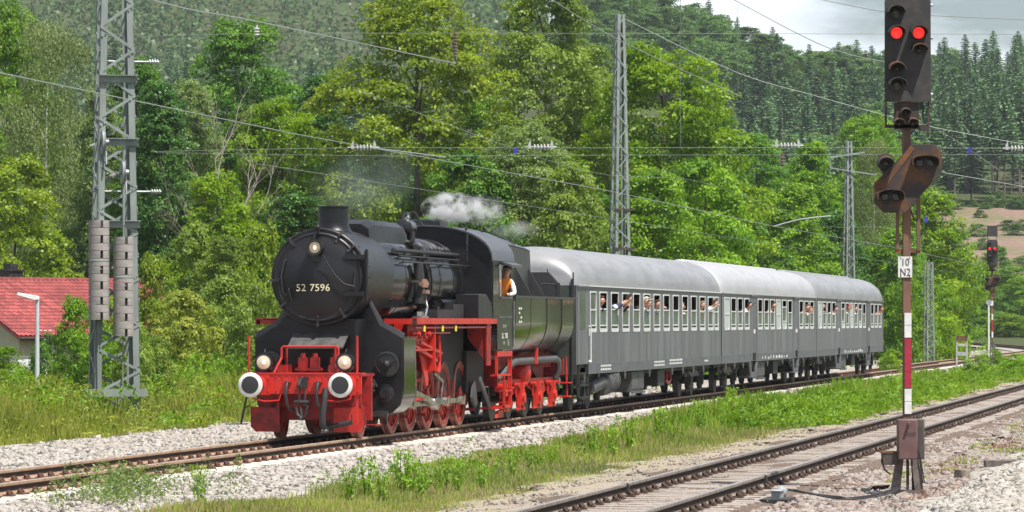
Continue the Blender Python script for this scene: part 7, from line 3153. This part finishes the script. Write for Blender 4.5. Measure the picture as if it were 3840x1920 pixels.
for d, y, Y, lab in ((1297, 379, 107.8, 'small blue plate hanging left of the tender insulators'), (2440, 379, 107.8, 'small blue plate right of the signal on the span wire'), (2330, 552, 200, 'tiny blue plate right of the signal before the green tree')):
    s_ = Y / 10096.
    mb = MB()
    mb.bb(-5 * s_, 5 * s_, -.006, .006, -7 * s_, 7 * s_)
    mb.bb(-.01, .01, -.004, .004, 8 * s_, 11 * s_)
    o = mb.build('blue_plate', M['bluep'], None, smooth=0)
    o.location = D3(d, y, Y)
    tag(o, lab, 'plate', 'blue plates on the overhead line')

# ================================================================ PEOPLE
CLOTH = {}


def cloth(c):
    if c not in CLOTH:
        CLOTH[c] = mat('cloth_%d' % len(CLOTH), c, 0.8, var=.12, vscale=9)
    return CLOTH[c]


def person(label, loc, turn, top_c, hair_c, joints, group='passengers leaning out of the coach windows', low_c=(.06, .065, .09), cap=None, vest=None):
    """loc: where the feet or seat stand; joints in metres, x forward (the way the person looks), y to the person's left"""
    J = dict(joints)
    names = ['pelvis', 'belly', 'chest', 'neck', 'chin', 'head', 'crown',
             'shL', 'elL', 'wrL', 'haL', 'shR', 'elR', 'wrR', 'haR', 'hipL', 'knL', 'anL', 'toL', 'hipR', 'knR', 'anR', 'toR']
    edges = [('pelvis', 'belly'), ('belly', 'chest'), ('chest', 'neck'), ('neck', 'chin'), ('chin', 'head'), ('head', 'crown'),
             ('chest', 'shL'), ('shL', 'elL'), ('elL', 'wrL'), ('wrL', 'haL'), ('chest', 'shR'), ('shR', 'elR'), ('elR', 'wrR'), ('wrR', 'haR'),
             ('pelvis', 'hipL'), ('hipL', 'knL'), ('knL', 'anL'), ('anL', 'toL'), ('pelvis', 'hipR'), ('hipR', 'knR'), ('knR', 'anR'), ('anR', 'toR')]
    rad = dict(pelvis=(.15, .12), belly=(.15, .115), chest=(.165, .12), neck=(.058, .058), chin=(.072, .075), head=(.088, .10), crown=(.062, .07),
               shL=(.075, .075), elL=(.048, .048), wrL=(.033, .033), haL=(.04, .03), shR=(.075, .075), elR=(.048, .048), wrR=(.033, .033), haR=(.04, .03),
               hipL=(.10, .10), knL=(.065, .065), anL=(.045, .045), toL=(.04, .035), hipR=(.10, .10), knR=(.065, .065), anR=(.045, .045), toR=(.04, .035))
    me = bpy.data.meshes.new('person')
    me.from_pydata([J[q] for q in names], [(names.index(a), names.index(b)) for a, b in edges], [])
    o_ = bpy.data.objects.new('person', me)
    C.objects.link(o_)
    o_.modifiers.new('skin', 'SKIN')
    if not me.skin_vertices:
        bm = bmesh.new()
        bm.from_mesh(me)
        bm.verts.layers.skin.verify()
        bm.to_mesh(me)
        bm.free()
    for i, q in enumerate(names):
        me.skin_vertices[0].data[i].radius = rad[q]
    me.skin_vertices[0].data[0].use_root = True
    s_ = o_.modifiers.new('sub', 'SUBSURF')
    s_.levels = 1
    dg = bpy.context.evaluated_depsgraph_get()
    m2_ = bpy.data.meshes.new_from_object(o_.evaluated_get(dg))
    bpy.data.objects.remove(o_)
    m2_.materials.clear()
    mats_ = [M['skin'], cloth(top_c), cloth(low_c), cloth(vest) if vest else cloth(top_c)]
    for q in mats_:
        m2_.materials.append(q)
    nk = Vector(J['neck'])
    sk = [Vector(J['chin']), Vector(J['head']), Vector(J['crown']), Vector(J['haL']), Vector(J['haR']), nk + (Vector(J['chin']) - nk) * .4]
    tp = [Vector(J[q]) for q in ('chest', 'belly', 'shL', 'elL', 'wrL', 'shR', 'elR', 'wrR')] + [nk + (Vector(J['chest']) - nk) * .3]
    tp += [(Vector(J['shL']) + Vector(J['elL'])) / 2, (Vector(J['shR']) + Vector(J['elR'])) / 2]
    lo = [Vector(J[q]) for q in ('pelvis', 'hipL', 'knL', 'anL', 'hipR', 'knR', 'anR')]
    idx = []
    for p_ in m2_.polygons:
        c_ = p_.center
        ds = (min((c_ - q).length for q in sk), min((c_ - q).length for q in tp), min((c_ - q).length for q in lo))
        k = ds.index(min(ds))
        if vest and k == 1:
            ax_ = (Vector(J['shL']) - Vector(J['shR'])).normalized()
            if abs((c_ - Vector(J['chest'])).dot(ax_)) < .17 and c_.z > J['belly'][2] - .1:
                k = 3
        idx.append(k)
    m2_.polygons.foreach_set('material_index', idx)
    m2_.polygons.foreach_set('use_smooth', [True] * len(m2_.polygons))
    o_ = bpy.data.objects.new('person', m2_)
    C.objects.link(o_)
    o_.location = loc
    o_.rotation_euler = (0, 0, turn)
    tag(o_, label, 'person', group)
    hd_ = Vector(J['head'])
    up = (Vector(J['crown']) - Vector(J['chin'])).normalized()
    # hair or cap: a shell over the back and top of the head
    mb_ = MB()
    rings = []
    for k in range(5):
        a = R(8 + 20 * k)
        rings.append([hd_ + up * (.02 + .105 * math.cos(a)) + Vector((-.018 + .104 * math.sin(a) * math.cos(t_) - (.03 if math.cos(t_) > .3 and k > 2 else 0), .096 * math.sin(a) * math.sin(t_), (.05 if math.cos(t_) > .3 and k > 2 else 0)))
                      for t_ in [2 * math.pi * i / 12 for i in range(12)]])
    mb_.loft(rings)
    if cap:
        mb_.box(hd_ + up * .055 + Vector((.12, 0, 0)), (.10, .15, .015))
    mb_.build('cap' if cap else 'hair', cloth(hair_c), o_, smooth=60)
    for s2 in (-1, 1):
        mb_ = MB()
        mb_.ball(hd_ + Vector((.088, s2 * .032, .004)), .014, 8)
        mb_.build('eye', M['eye'], o_)
        mb_ = MB()
        mb_.ball(hd_ + Vector((-.005, s2 * .092, -.012)), .022, 8, (.6, .4, 1.2))
        mb_.build('ear', M['skin'], o_)
    mb_ = MB()
    mb_.add([hd_ + Vector(q) for q in ((.088, 0, .01), (.094, -.014, -.03), (.116, 0, -.026), (.094, .014, -.03))], [(0, 1, 2), (0, 2, 3), (1, 3, 2)])
    mb_.build('nose', M['skin'], o_)
    mb_ = MB()
    mb_.ball(hd_ + Vector((.084, 0, -.058)), .022, 8, (.4, 1, .28))
    mb_.build('mouth', M['lip'], o_)
    return o_


def lean(dz=0, out=.30, side=0.0, arm=True, twist=0.0):
    """standing behind a lowered window, leaning out over it"""
    z = dz
    J = dict(pelvis=(-.06, 0, .94 + z), belly=(.02, 0, 1.12 + z), chest=(.14 + out * .3, side * .4, 1.33 + z), neck=(.24 + out * .6, side * .8, 1.475 + z), chin=(.28 + out * .75, side, 1.53 + z),
             head=(.30 + out * .8, side, 1.61 + z), crown=(.29 + out * .8, side, 1.70 + z),
             shL=(.15 + out * .4, .19 + side * .5, 1.41 + z), shR=(.15 + out * .4, -.19 + side * .5, 1.41 + z),
             hipL=(-.04, .10, .88 + z), hipR=(-.04, -.10, .88 + z), knL=(-.02, .11, .48 + z * .5), knR=(-.03, -.11, .48 + z * .5), anL=(-.06, .11, .07), anR=(-.06, -.11, .07), toL=(.08, .13, .04), toR=(.08, -.13, .04))
    if arm:
        J.update(elL=(.34, .26 + side * .3, 1.36 + z), wrL=(.44, .06 + side * .3, 1.39 + z), haL=(.46, -.03 + side * .3, 1.385 + z), elR=(.34, -.26 + side * .3, 1.36 + z), wrR=(.45, -.08 + side * .3, 1.40 + z), haR=(.47, .0 + side * .3, 1.40 + z))
    else:
        J.update(elL=(.30, .26, 1.25 + z), wrL=(.28, .16, 1.42 + z * .9), haL=(.30, .10, 1.44 + z), elR=(.52, -.22, 1.42 + z), wrR=(.66, -.32, 1.52 + z), haR=(.72, -.36, 1.56 + z))
    return J


DARKH, BROWNH, GREYH, BLOND = (.012, .010, .009), (.06, .032, .018), (.30, .29, .28), (.28, .19, .09)
def wx(c0, a, w=1.15):
    return c0 + a + w / 2


def at_window(x, label, top_c, hair_c, turn_deg=-20, vest=None, cap=None, **kw):
    """x: metres behind the buffers; feet on the coach floor, facing out (local +x) turned towards the engine"""
    # world direction outwards is the right-hand side of the track
    yaw = -TH + R(turn_deg)
    q = TW(T0 + x, P1 + .98, 1.18)
    return person(label, q, yaw, top_c, hair_c, lean(**kw), vest=vest, cap=cap)


cA, cB, cC = 23.15, 49.72, 76.12
W1 = [cA + 3.45 + 1.815 * k + .575 for k in range(12)]
W2_ = [cB + a + .59 for a in off2]
W3_ = [cC + a + .59 for a in off2]
NAVY, WHITE, CREAM, PINKC, BLUE, ORANGE, REDC, GREY_ = (.025, .035, .10), (.72, .72, .72), (.62, .56, .42), (.55, .25, .25), (.10, .18, .42), (.75, .22, .02), (.45, .03, .03), (.22, .22, .23)
at_window(W1[0] - .05, 'person in a navy jacket resting an arm on the first lowered window', NAVY, BROWNH, -28, dz=.0, out=.25)
at_window(W1[1] + .15, 'dark haired person in a waistcoat leaning far out of the second open window', WHITE, DARKH, 22, dz=.06, out=.62, vest=NAVY)
at_window(W1[2] - .1, 'person with fair hair and one raised hand at the third open window', (.03, .03, .035), BLOND, -12, dz=-.06, out=.30, arm=False)
at_window(W1[4] - .18, 'person in a pale cap on the left of the fifth window', CREAM, (.6, .57, .5), -18, dz=.02, out=.25, cap=True)
at_window(W1[4] + .24, 'person with a bare forehead on the right of the fifth window', BLUE, GREYH, -10, dz=-.04, out=.22)
at_window(W1[5] + .05, 'person in blue with brown hair at the sixth window', BLUE, BROWNH, -25, dz=-.05, out=.3)
at_window(W1[6] - .1, 'person standing back inside the seventh window', PINKC, DARKH, -30, dz=.08, out=.05)
at_window(W1[8] - .05, 'person in white low behind the ninth window sill', WHITE, GREYH, -15, dz=-.10, out=.1)
at_window(W1[10], 'person with thin hair at the eleventh window', CREAM, BLOND, -20, dz=-.04, out=.25)
at_window(W1[11] - .1, 'person in a white shirt dangling an arm from the twelfth window', WHITE, BROWNH, 5, dz=.02, out=.36, arm=False)
at_window(W2_[3] + .1, 'person in a dark cap leaning from the middle coach before its first door', WHITE, (.03, .035, .06), -10, dz=.0, out=.32, cap=True)
at_window(W2_[6], 'brown haired person between the two doors of the middle coach', CREAM, BROWNH, -20, dz=.02, out=.3)
at_window(W2_[11] - .1, 'person in pink at the last window group of the middle coach', PINKC, BROWNH, -20, dz=-.02, out=.28)
at_window(W2_[11] + .5, 'bare armed person beside the one in pink on the middle coach', WHITE, BLOND, -5, dz=-.1, out=.3, arm=False)
at_window(W3_[1], 'person behind the second window of the last coach', GREY_, DARKH, -20, dz=.05, out=.15)
at_window(W3_[3], 'person in white at the fourth window of the last coach', WHITE, DARKH, -10, dz=-.04, out=.3)
at_window(W3_[5], 'person in a red cap between the doors of the last coach', CREAM, REDC, -15, dz=.02, out=.3, cap=True)
at_window(W3_[7], 'person in white farther along the last coach', WHITE, BROWNH, -15, dz=.0, out=.2)
at_window(W3_[12] + .1, 'person in orange at the rearmost window of the train', ORANGE, BROWNH, -15, dz=.02, out=.3, vest=ORANGE)

# the driver, sitting at the cab window
Jd = dict(pelvis=(-.02, 0, .50), belly=(.0, .09, .68), chest=(.04, .20, .90), neck=(.07, .27, 1.06), chin=(.09, .285, 1.12), head=(.105, .295, 1.20), crown=(.09, .30, 1.29),
          shL=(.02, .39, .965), shR=(.05, .04, .99), elL=(.13, .46, .73), wrL=(.36, .36, .70), haL=(.43, .32, .71), elR=(.20, .02, .74), wrR=(.38, .12, .72), haR=(.45, .16, .72),
          hipL=(.06, .11, .48), hipR=(.06, -.11, .48), knL=(.46, .10, .50), knR=(.46, -.13, .50), anL=(.50, .10, .09), anR=(.50, -.13, .09), toL=(.64, .10, .05), toR=(.64, -.14, .05))
# local +x must look towards the front of the engine, a little outwards
drv = person('engine driver in a white shirt, orange vest and black cap at the cab window', TW(T0 + 13.30, P1 + 1.24, 2.10), -(math.pi / 2 + TH) + R(6), WHITE, DARKH, Jd, None, (.03, .035, .06), None, ORANGE)
drv.scale = (1.06, 1.06, 1.06)

# ================================================================ STEAM AND SMOKE
def puff(name, c, size, dens, col, scale, label, thr=(.42, .75), seed=0.0, rot=(0, 0, 0)):
    mb_ = MB()
    mb_.ball((0, 0, 0), 1.0, 20)
    m = bpy.data.materials.new(name)
    m.use_nodes = True
    nt = m.node_tree
    for q in list(nt.nodes):
        nt.nodes.remove(q)
    out = nt.nodes.new('ShaderNodeOutputMaterial')
    pv = nt.nodes.new('ShaderNodeVolumePrincipled')
    pv.inputs['Color'].default_value = (*col, 1)
    pv.inputs['Anisotropy'].default_value = 0.15
    tc = nt.nodes.new('ShaderNodeTexCoord')
    ln = nt.nodes.new('ShaderNodeVectorMath')
    ln.operation = 'LENGTH'
    nt.links.new(tc.outputs['Object'], ln.inputs[0])
    fall = nt.nodes.new('ShaderNodeMapRange')
    fall.inputs['From Min'].default_value = 1.0
    fall.inputs['From Max'].default_value = 0.25
    nt.links.new(ln.outputs['Value'], fall.inputs['Value'])
    mp = nt.nodes.new('ShaderNodeMapping')
    mp.inputs['Location'].default_value = (seed, seed * .7, 0)
    mp.inputs['Scale'].default_value = size
    nt.links.new(tc.outputs['Object'], mp.inputs['Vector'])
    no = nt.nodes.new('ShaderNodeTexNoise')
    no.inputs['Scale'].default_value = scale
    no.inputs['Detail'].default_value = 4
    no.inputs['Roughness'].default_value = .6
    nt.links.new(mp.outputs[0], no.inputs['Vector'])
    ad = nt.nodes.new('ShaderNodeMath')
    ad.operation = 'MULTIPLY'
    th = nt.nodes.new('ShaderNodeMapRange')
    th.inputs['From Min'].default_value = thr[0]
    th.inputs['From Max'].default_value = thr[1]
    nt.links.new(no.outputs['Fac'], th.inputs['Value'])
    nt.links.new(th.outputs[0], ad.inputs[0])
    nt.links.new(fall.outputs[0], ad.inputs[1])
    ml = nt.nodes.new('ShaderNodeMath')
    ml.operation = 'MULTIPLY'
    ml.inputs[1].default_value = dens
    nt.links.new(ad.outputs[0], ml.inputs[0])
    nt.links.new(ml.outputs[0], pv.inputs['Density'])
    nt.links.new(pv.outputs[0], out.inputs['Volume'])
    o_ = mb_.build(name, m, None, smooth=60)
    o_.location = c
    o_.scale = size
    o_.rotation_euler = rot
    tag(o_, label, 'steam' if 'steam' in name else 'smoke', kind='stuff')
    return o_


sc_ = TW(T0 + 12.3, P1 + .2, 0)
puff('steam_puff', (D3(1135, 524, sc_.y)), (.70, .45, .38), 19.0, (.96, .96, .97), 3.2, 'white steam puff blowing off above the cab roof', (.46, .62), 1.3)
puff('steam_wisp', (D3(1205, 528, sc_.y + .6)), (.75, .5, .38), 4.0, (.96, .96, .97), 3.4, 'thin white steam wisp trailing over the tender', (.45, .70), 5.1)
puff('steam_wisp', (D3(1290, 578, sc_.y + 1.6)), (.7, .45, .26), 2.0, (.96, .96, .97), 3.6, 'last faint steam wisp above the coal bunker', (.45, .70), 9.4)
ch_ = TW(T0 + 3.2, P1, 0)
puff('smoke_plume', (D3(915, 462, ch_.y + 3)), (1.3, 1.0, .85), .6, (.34, .40, .40), 1.1, 'thin grey smoke drifting back from the chimney', (.30, .68), 2.2, (0, -.35, 0))

# ================================================================ HAZE
bpy.context.view_layer.update()
mb = MB()
mb.bb(-1900, 1900, -230, 2790, -1.5, 480)
hz_m = bpy.data.materials.new('haze')
hz_m.use_nodes = True
nt = hz_m.node_tree
for q in list(nt.nodes):
    nt.nodes.remove(q)
ho = nt.nodes.new('ShaderNodeOutputMaterial')
hp = nt.nodes.new('ShaderNodeVolumePrincipled')
hp.inputs['Color'].default_value = (.80, .88, 1.0, 1)
hp.inputs['Density'].default_value = HAZE
nt.links.new(hp.outputs[0], ho.inputs['Volume'])
if HAZE > 0:
    hz = mb.build('haze', hz_m, None, smooth=0)
    tag(hz, 'thin summer haze over the valley', 'haze', kind='stuff')
